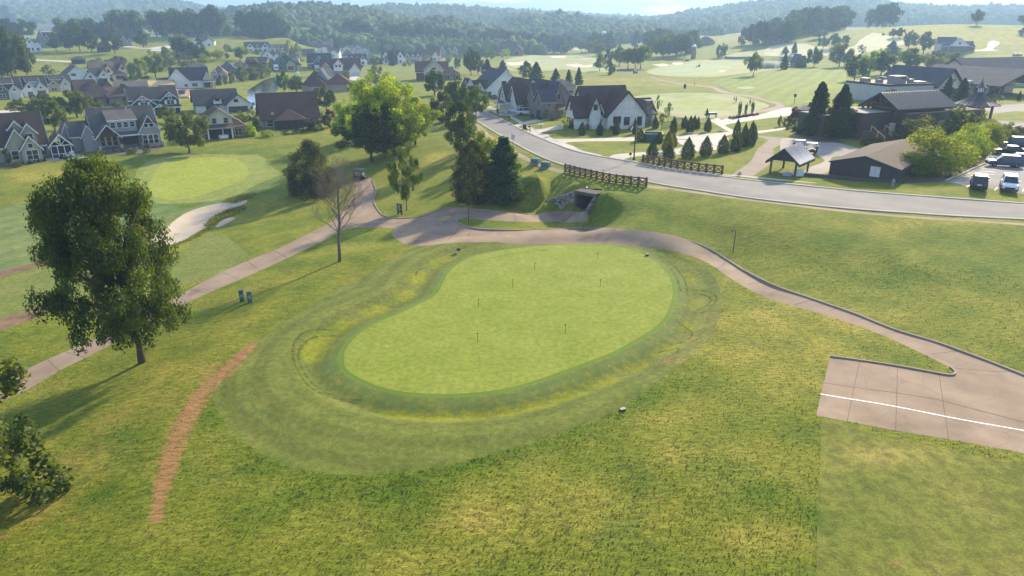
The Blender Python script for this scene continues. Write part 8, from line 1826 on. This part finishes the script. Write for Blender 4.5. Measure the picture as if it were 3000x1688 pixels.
def smallbox(lab, f, x, y, w, d, h_, mat, lid, name='marker_box'):
    p = at(f, x, y); r = empty(name, p, R(20), lab, 'box'); MB().box(-w / 2, w / 2, -d / 2, d / 2, -.05, h_ - .05).build('case', mat, r, bevel=.01); MB().box(-w / 2 - .01, w / 2 + .01, -d / 2 - .01, d / 2 + .01, h_ - .045, h_).build('lid', lid, r)
smallbox('small dark box with pale lid on the far rim by the path', 'K', 963, 180, .4, .25, .22, GRNP, HM['tdark']); smallbox('small dark box with white lid at the near rim of the fringe', 'K', 2007, 1205, .36, .24, .22, GRNP, HM['tgrey']); smallbox('small dark box at the upper right rim of the practice green', 'K', 2163, 214, .3, .2, .2, GRNP, HM['tgrey'])
# utility cabinets
UG = plain('cabinet_green', (.12, .17, .155), .6, var=.15); UB = plain('pedestal_blue', (.05, .13, .15), .6, var=.15); UB2 = plain('pedestal_teal', (.07, .16, .13), .6, var=.15)
for lab, f, x, y, yt, wd, mat, yw in (('left grey green utility cabinet on the mulch by the road', 'C', 1648, 1392, 1345, 1.35, UG, -28), ('right grey green utility cabinet on the mulch by the road', 'C', 1735, 1424, 1375, 1.4, UG, -28)):
    p = at(f, x, y); h_ = min(1.4, lift(p.y, f, yt) - p.z); r = empty('utility_cabinet', p, R(yw), lab, 'utility box')
    MB().prism([(-.5, -.2), (.5, -.2), (.5, h_), (-.32, h_), (-.5, h_ - .2)], 'x', -wd / 2, wd / 2).build('case', mat, r, bevel=.03); MB().box(-wd / 2 + .1, wd / 2 - .1, -.515, -.503, .1, h_ - .3).build('door', mat, r); MB().box(-wd / 2 - .1, wd / 2 + .1, -.6, .6, -.2, .06).build('pad', HM['concrete'], r)
for lab, x, y, yt, mat in (('left blue utility pedestal standing in the rough', 1541, 506, 435, UB), ('right teal utility pedestal standing in the rough', 1592, 513, 443, UB2)):
    p = at('L', x, y); h_ = lift(p.y, 'L', yt) - p.z; r = empty('utility_pedestal', p, R(25), lab, 'utility box')
    MB().box(-.2, .2, -.17, .17, -.2, h_ - .14).build('case', mat, r, bevel=.02); MB().box(-.225, .225, -.19, .19, h_ - .137, h_).build('lid', mat, r, bevel=.03); MB().box(-.12, .12, -.185, -.172, h_ * .35, h_ * .7).build('plate', HM['tgrey'], r)
# mailboxes and bins
def mailbox(lab, f, x, y):
    r = empty('mailbox', at(f, x, y), R(-35), lab, 'mailbox'); MB().box(-.06, .06, -.06, .06, -.2, 1.25).build('post', IRON, r); MB().bar((0, 0, .95), (-.4, 0, .95), .06).build('arm', IRON, r)
    MB().prism([(-.13, .98), (.13, .98), (.13, 1.14), (.08, 1.22), (-.08, 1.22), (-.13, 1.14)], 'x', -.62, -.08).build('box', IRON, r)
mailbox('black mailbox in front of the silver pickup', 'Q', 140, 670); mailbox('black mailbox in front of the white pickup', 'Q', 625, 960); mailbox('black mailbox beside the wheeled bin', 'Q', 1490, 1410)
r = empty('wheeled_bin', at('Q', 1265, 1300), R(-30), 'dark wheeled bin standing on the sidewalk beside the mailbox', 'bin'); q = MB(); q.add([(-.24, -.28, .05), (.24, -.28, .05), (.24, .22, .05), (-.24, .22, .05), (-.3, -.36, 1.0), (.3, -.36, 1.0), (.3, .32, 1.0), (-.3, .32, 1.0)], [(3, 2, 1, 0), (4, 5, 6, 7), (0, 1, 5, 4), (1, 2, 6, 5), (2, 3, 7, 6), (3, 0, 4, 7)])
BINP = plain('bin_brown', (.04, .028, .03), .6); q.build('body', BINP, r); MB().box(-.33, .33, -.4, .36, 1.003, 1.08).build('lid', BINP, r, bevel=.02)
for sg in (-1, 1): wheel(r, sg * .26, .26, .13, .06, 1)
# hydrant
r = empty('fire_hydrant', at('J', 976, 918), 0, 'grey fire hydrant on the verge in front of the dark barn', 'hydrant'); HG = plain('hydrant_grey', (.28, .28, .3), .5)
MB().lathe([(.2, -.1), (.2, .06), (.13, .08), (.13, .72), (.19, .74), (.19, .8), (.14, .92), (.05, 1.0), (.05, 1.08)], 12).build('barrel', HG, r, True)
for a, b in (((-.28, 0, .6), (.28, 0, .6)), ((0, -.3, .58), (0, 0, .58))): MB().tube([a, b], .075, 8).build('outlet', HG, r)
# garden pieces
WB = HM['twhite']
r = empty('bench', at('D', 246, 1075), R(10), 'small white stone bench on the lawn by the driveway', 'bench'); MB().box(-.7, .7, -.25, .25, .42, .52).build('seat', WB, r, bevel=.02); MB().box(-.15, .15, -.16, .16, -.05, .417).build('pedestal', WB, r)
for lab, x in (('left wooden bench below the craftsman house porch', 1030), ('right wooden bench below the craftsman house porch', 1237)):
    r = empty('bench', at('A', x, 1268 if x < 1100 else 1250), R(14), lab, 'bench'); MB().box(-.75, .75, -.25, .25, .42, .5).build('seat', HM['lumber'], r); MB().box(-.75, .75, .22, .28, .5, .95).build('backrest', HM['lumber'], r)
    for sx in (-.65, .65): MB().box(sx - .05, sx + .05, -.22, .22, -.1, .417).build('leg', HM['lumber'], r)
for lab, x, y in (('left pale garden chair on the beige house patio', 545, 1328), ('middle pale garden chair on the beige house patio', 580, 1338), ('right pale garden chair on the beige house patio', 622, 1334)):
    r = empty('garden_chair', at('A', x, y), R(rnd.uniform(-40, 40)), lab, 'chair'); MB().box(-.32, .32, -.35, .3, .32, .4).build('seat', CANV, r); q = MB().box(-.32, .32, 0, .06, 0, .85).build('backrest', CANV, r); q.location = (0, .28, .36); q.rotation_euler = (R(-22), 0, 0)
    for sx in (-.33, .33): MB().box(sx - .05, sx + .05, -.4, .3, .55, .6).build('armrest', CANV, r); MB().box(sx - .04, sx + .04, -.38, -.3, -.05, .55).build('leg', CANV, r)
r = empty('patio_table', at('B', 452, 1176), 0, 'white covered patio table with closed parasol behind the brick house', 'table'); MB().lathe([(1.0, 0), (1.15, .2), (1.1, .75), (.9, .86)], 16).build('cover', WB, r, True); MB().lathe([(.05, .8), (.16, 1.2), (.13, 2.4), (.04, 2.6)], 10).build('parasol', WB, r, True)
tree('clipped', 'B', 1040, 1140, 1095, 240, 'dark', 'long low clipped hedge before the dark screened porch', 'hedge', None, 'hedge').scale.y = .9
r = empty('bin_skip', at('A', 1548, 800), R(10), 'blue skip on the soil by the framing', 'skip'); q = MB(); q.add([(-1, -.7, 0), (1, -.7, 0), (1, .7, 0), (-1, .7, 0), (-1.3, -.9, 1.3), (1.3, -.9, 1.3), (1.3, .9, 1.3), (-1.3, .9, 1.3)], [(3, 2, 1, 0), (4, 5, 6, 7), (0, 1, 5, 4), (1, 2, 6, 5), (2, 3, 7, 6), (3, 0, 4, 7)]); q.build('body', plain('skip_blue', (.02, .16, .3), .5), r); MB().box(-1.36, 1.36, -.96, .96, 1.303, 1.4).build('rim', DARKP, r)
r = empty('lumber_stack', at('A', 1568, 832), R(8), 'stack of yellow lumber on the soil right of the blue house', 'lumber'); 
for i in range(4): MB().box(-1.7, 1.7, -.8, .8, i * .16 + .02, i * .16 + .165).build('board_layer', HM['lumber'], r)
for lab, x in (('left red brick pillar by the street', 338), ('right red brick pillar by the street', 368)):
    r = empty('brick_pillar', at('A', x, 922), 0, lab, 'pillar'); MB().box(-.4, .4, -.4, .4, -.2, 1.6).build('shaft', HM['btan'], r); MB().box(-.48, .48, -.48, .48, 1.603, 1.75).build('cap', HM['stonecap'], r)
q = MB()
for i in range(9):
    a = i * .7; q.tube([(0, 0, 0), (.5 * math.cos(a), .5 * math.sin(a), 2.6), (1.0 * math.cos(a), 1.0 * math.sin(a), 1.6), (1.3 * math.cos(a), 1.3 * math.sin(a), 0)], [.1, .16, .14, .06], 5)
q.tube([(0, 0, 0), (0, 0, 3.6)], [.3, .08], 6); q = q.build('fountain', plain('water_spray', (.75, .77, .8), .3)); q.location = at('B', 1080, 655); tag(q, 'white fountain spray at the far bank of the pond', 'fountain')
# things near the clubhouse
for lab, x, y in (('left grey air conditioning unit beside the clubhouse spruce', 286, 1118), ('right grey air conditioning unit between the clubhouse spruces', 503, 1155)):
    r = empty('air_conditioner', at('E', x, y), R(5), lab, 'air conditioner'); MB().box(-.6, .6, -.5, .5, -.1, 1.2).build('case', HM['tgrey'], r, bevel=.03); MB().lathe([(.42, 1.2), (.42, 1.26)], 14).build('fan_guard', DARKP, r)
    q = MB()
    for i in range(6): q.box(-.5, .5, -.52, -.502, .15 + i * .16, .24 + i * .16)
    q.build('louvre', DARKP, r)
r = empty('ice_chest', at('I', 1948, 962), 0, 'white chest under the small roofed shelter', 'chest'); MB().box(-.6, .6, -.4, .4, 0, .75).build('body', CANV, r, bevel=.03); MB().box(-.63, .63, -.43, .43, .753, .88).build('lid', CANV, r, bevel=.03)
q = MB().lathe([(.7, -.05), (.75, .15), (.55, .4), (.2, .52)], 9).build('covered_bundle', plain('tarpaulin', (.3, .3, .42), .6), None, True); q.location = at('I', 1835, 960); q.scale = (1.1, .8, 1); tag(q, 'pale purple tarpaulin bundle under the small roofed shelter', 'bundle')
r = empty('bag_stand', at('I', 1037, 346), R(6), 'white topped stand on dark legs beside the practice green path', 'stand'); MB().box(-1.0, 1.0, -.5, .5, 1.15, 1.3).build('top', CANV, r, bevel=.04); MB().box(-.95, .95, -.45, .45, .8, 1.147).build('crate', NAVY, r)
for sx in (-.9, .9):
    for sy in (-.4, .4): MB().box(sx - .06, sx + .06, sy - .06, sy + .06, -.1, .797).build('leg', IRON, r)
r = empty('ball_washer', at('I', 978, 346), 0, 'dark green ball washer with ball top left of the white topped stand', 'ball washer'); MB().lathe([(.1, -.1), (.1, 1.0), (.32, 1.1), (.32, 1.7), (.12, 1.8), (.12, 1.95), (.18, 2.05), (.1, 2.2)], 10).build('body', GRNP, r, True); MB().box(-.5, .5, -.3, .3, .55, 1.0).build('bin', GRNP, r)
r = empty('course_bin', at('D', 1467, 752), 0, 'dark green bin on the dry strip of the far course', 'bin'); MB().lathe([(.5, -.1), (.55, 1.4)], 12).build('body', GRNP, r); MB().lathe([(.58, 1.4), (.5, 1.6), (.1, 1.75)], 12).build('lid', GRNP, r)
for lab, x, y, s in (('left pale boulder on the edge of the fenced lawn', 805, 518, .9), ('middle pale boulder on the edge of the fenced lawn', 957, 508, .8), ('right pale boulder by the path fork', 1126, 496, .9)):
    bm = bmesh.new(); bmesh.ops.create_icosphere(bm, subdivisions=2, radius=s * .6)
    for v_ in bm.verts: v_.co *= 1 + .2 * math.sin(v_.co.x * 5 + x) * math.cos(v_.co.y * 6 + v_.co.z * 4)
    me = bpy.data.meshes.new('boulder'); bm.to_mesh(me); bm.free(); me.materials.append(HM['stonecap']); q = link('boulder', me); q.location = at('I', x, y); q.scale = (1.3, .9, .7); tag(q, lab, 'boulder')
for i in range(9):
    tree('shrub%d' % (i % 2), 'I', 1225 + i * 36, 352 - i * 4.5 + (i % 2) * 6, 330 - i * 4.5 + (i % 3) * 3, 44, 'red', 'low reddish shrub in the bed of the three columnar trees', 'shrub', 'red shrubs in the bed', 'shrub')
tree('loose', 'I', 1325, 960, 925, 50, 'red', 'tuft of reddish grass beside the path mouth at the sidewalk', 'shrub', None, 'shrub')
K = MB(); wv = line_w('D 1805,497 1900,502 2020,498', smooth=False); strip(K, wv, .8, 1.5, 2.2, 2); tag(K.build('stone_wall', HM['stone']), 'long low stone wall across the course near the dark egg shaped tree', 'wall')
# rough grass: blades near the camera, tall tufts in the bunker
def blades():
    rg = np.random.default_rng(4); cen = np.column_stack([GV, GZ])[GF].mean(1); d = np.hypot(cen[:, 0], cen[:, 1])
    a, b, c = GV[GF[:, 0]], GV[GF[:, 1]], GV[GF[:, 2]]; area = .5 * np.abs((b[:, 0] - a[:, 0]) * (c[:, 1] - a[:, 1]) - (b[:, 1] - a[:, 1]) * (c[:, 0] - a[:, 0]))
    ok = (GR == -1) & (d < 80) & (cen[:, 1] > 5) & (np.abs(cen[:, 0]) < cen[:, 1] * .9 + 8)
    ln = lush_shade[GF].mean(1); sn = soil[GF].mean(1)
    w = np.where(ok, area * (42 / np.maximum(d, 25)) ** 1.6 * (1 + .15 * ln) * np.clip(1.1 - sn * 1.3, .05, 1), 0); n = 120000
    fi = rg.choice(len(GF), n, p=w / w.sum()); r1, r2 = rg.uniform(size=(2, n)); s = np.sqrt(r1)[:, None]; q = r2[:, None]
    P3 = np.column_stack([GV, GZ]); p = P3[GF[fi, 0]] * (1 - s) + P3[GF[fi, 1]] * s * (1 - q) + P3[GF[fi, 2]] * s * q
    hgt = rg.uniform(.025, .085, n) * (1 + .2 * ln[fi]); wd = hgt * rg.uniform(.5, 1.1, n)
    an = rg.uniform(0, 6.28, n); dx = np.stack([np.cos(an), np.sin(an), np.zeros(n)], 1) * wd[:, None] * .5
    tip = np.stack([rg.normal(size=n) * .5, rg.normal(size=n) * .5 - .15, np.ones(n)], 1) * hgt[:, None]
    V = np.stack([p - dx, p + dx, p + dx * .5 + tip, p - dx * .5 + tip * .9], 1).reshape(-1, 3)
    me = bpy.data.meshes.new('rough_grass'); me.vertices.add(4 * n); me.vertices.foreach_set('co', V.ravel()); me.loops.add(4 * n); me.polygons.add(n)
    me.polygons.foreach_set('loop_start', np.arange(0, 4 * n, 4)); me.loops.foreach_set('vertex_index', np.arange(4 * n)); me.update()
    me.attributes.new('tint', 'FLOAT', 'FACE').data.foreach_set('value', rg.uniform(0, 1, n).astype(np.float32)); me.attributes.new('dry', 'FLOAT', 'FACE').data.foreach_set('value', dry[GF].mean(1)[fi].astype(np.float32))
    m = bpy.data.materials.new('grass_blades'); m.use_nodes = True; m.node_tree.nodes.clear(); t = NT(m.node_tree)
    v = t.pos(); big = t.noise(v, .22, 6, .62); ti = t.n('ShaderNodeAttribute', attribute_name='tint').outputs['Fac']; dr = t.n('ShaderNodeAttribute', attribute_name='dry').outputs['Fac']
    c = t.ramp(big, [(.33, G_LO), (.5, G_MID), (.68, G_HI)]); k = t.sstep(ti, 0, 1, .72, 1.4); c = t.mix(1., c, t.n('ShaderNodeCombineColor', i_0=k, i_1=k, i_2=k).outputs[0], 'MULTIPLY')
    c = t.mix(t.math('MULTIPLY', dr, .7), c, (.27, .235, .05))
    un = t.n('ShaderNodeVectorMath', operation='NORMALIZE', i_0=t.n('ShaderNodeVectorMath', operation='ADD', i_0=t.n('ShaderNodeNewGeometry').outputs['Normal'], i_1=(0, 0, 2.2)).outputs[0]).outputs[0]
    s1 = t.n('ShaderNodeMixShader', i_0=.25, i_1=t.n('ShaderNodeBsdfDiffuse', i_0=c, i_Normal=un).outputs[0], i_2=t.n('ShaderNodeBsdfTranslucent', i_0=c).outputs[0]); t.l(s1.outputs[0], t.n('ShaderNodeOutputMaterial').inputs[0])
    me.materials.append(m); tag(link('rough_grass', me), 'uncut grass of the rough round the practice green', 'grass', None, 'stuff')
blades()
def tufts(s, n, h0, h1, label):
    w0 = unproj(np.array(pts(s)))[:, :2]; rg = np.random.default_rng(9); lo, hi = w0.min(0), w0.max(0); P = rg.uniform(lo, hi, (n * 6, 2)); P = P[poly_dist(w0, P)[0] < 0][:n]; n = len(P); z = T(P[:, 0], P[:, 1])
    h_ = rg.uniform(h0, h1, n); a = rg.uniform(0, 6.28, n); dx = np.stack([np.cos(a), np.sin(a), a * 0], 1) * .06; p = np.column_stack([P, z - .2]); tip = np.stack([rg.normal(size=n) * .2, rg.normal(size=n) * .2, h_ + .2], 1)
    V = np.stack([p - dx, p + dx, p + tip + dx * .2, p + tip - dx * .2], 1).reshape(-1, 3); me = bpy.data.meshes.new('tall_grass'); me.from_pydata(V.tolist(), [], np.arange(4 * n).reshape(-1, 4).tolist())
    me.attributes.new('tint', 'FLOAT', 'FACE').data.foreach_set('value', rg.uniform(0, 1, n).astype(np.float32)); me.materials.append(FOL); q = tag(link('tall_grass', me), label, 'grass', None, 'stuff'); q.color = (.13, .15, .04, 1)
tufts('F 1735,1055 1770,1010 1850,950 1950,910 2060,880 2100,900 2000,960 1880,1000 1820,1045', 1500, .15, .45, 'tall dark grass growing between the two arms of the bunker')
tufts('F 1890,850 1940,815 2050,790 2174,775 2174,800 2080,830 1980,850', 900, .12, .35, 'tall dark grass on the upper rim of the bunker')
tufts('F 1480,1205 1600,1160 1720,1090 1780,1050 1800,1075 1700,1135 1580,1190 1490,1225', 700, .06, .2, 'tall dry grass along the lower rim of the bunker')
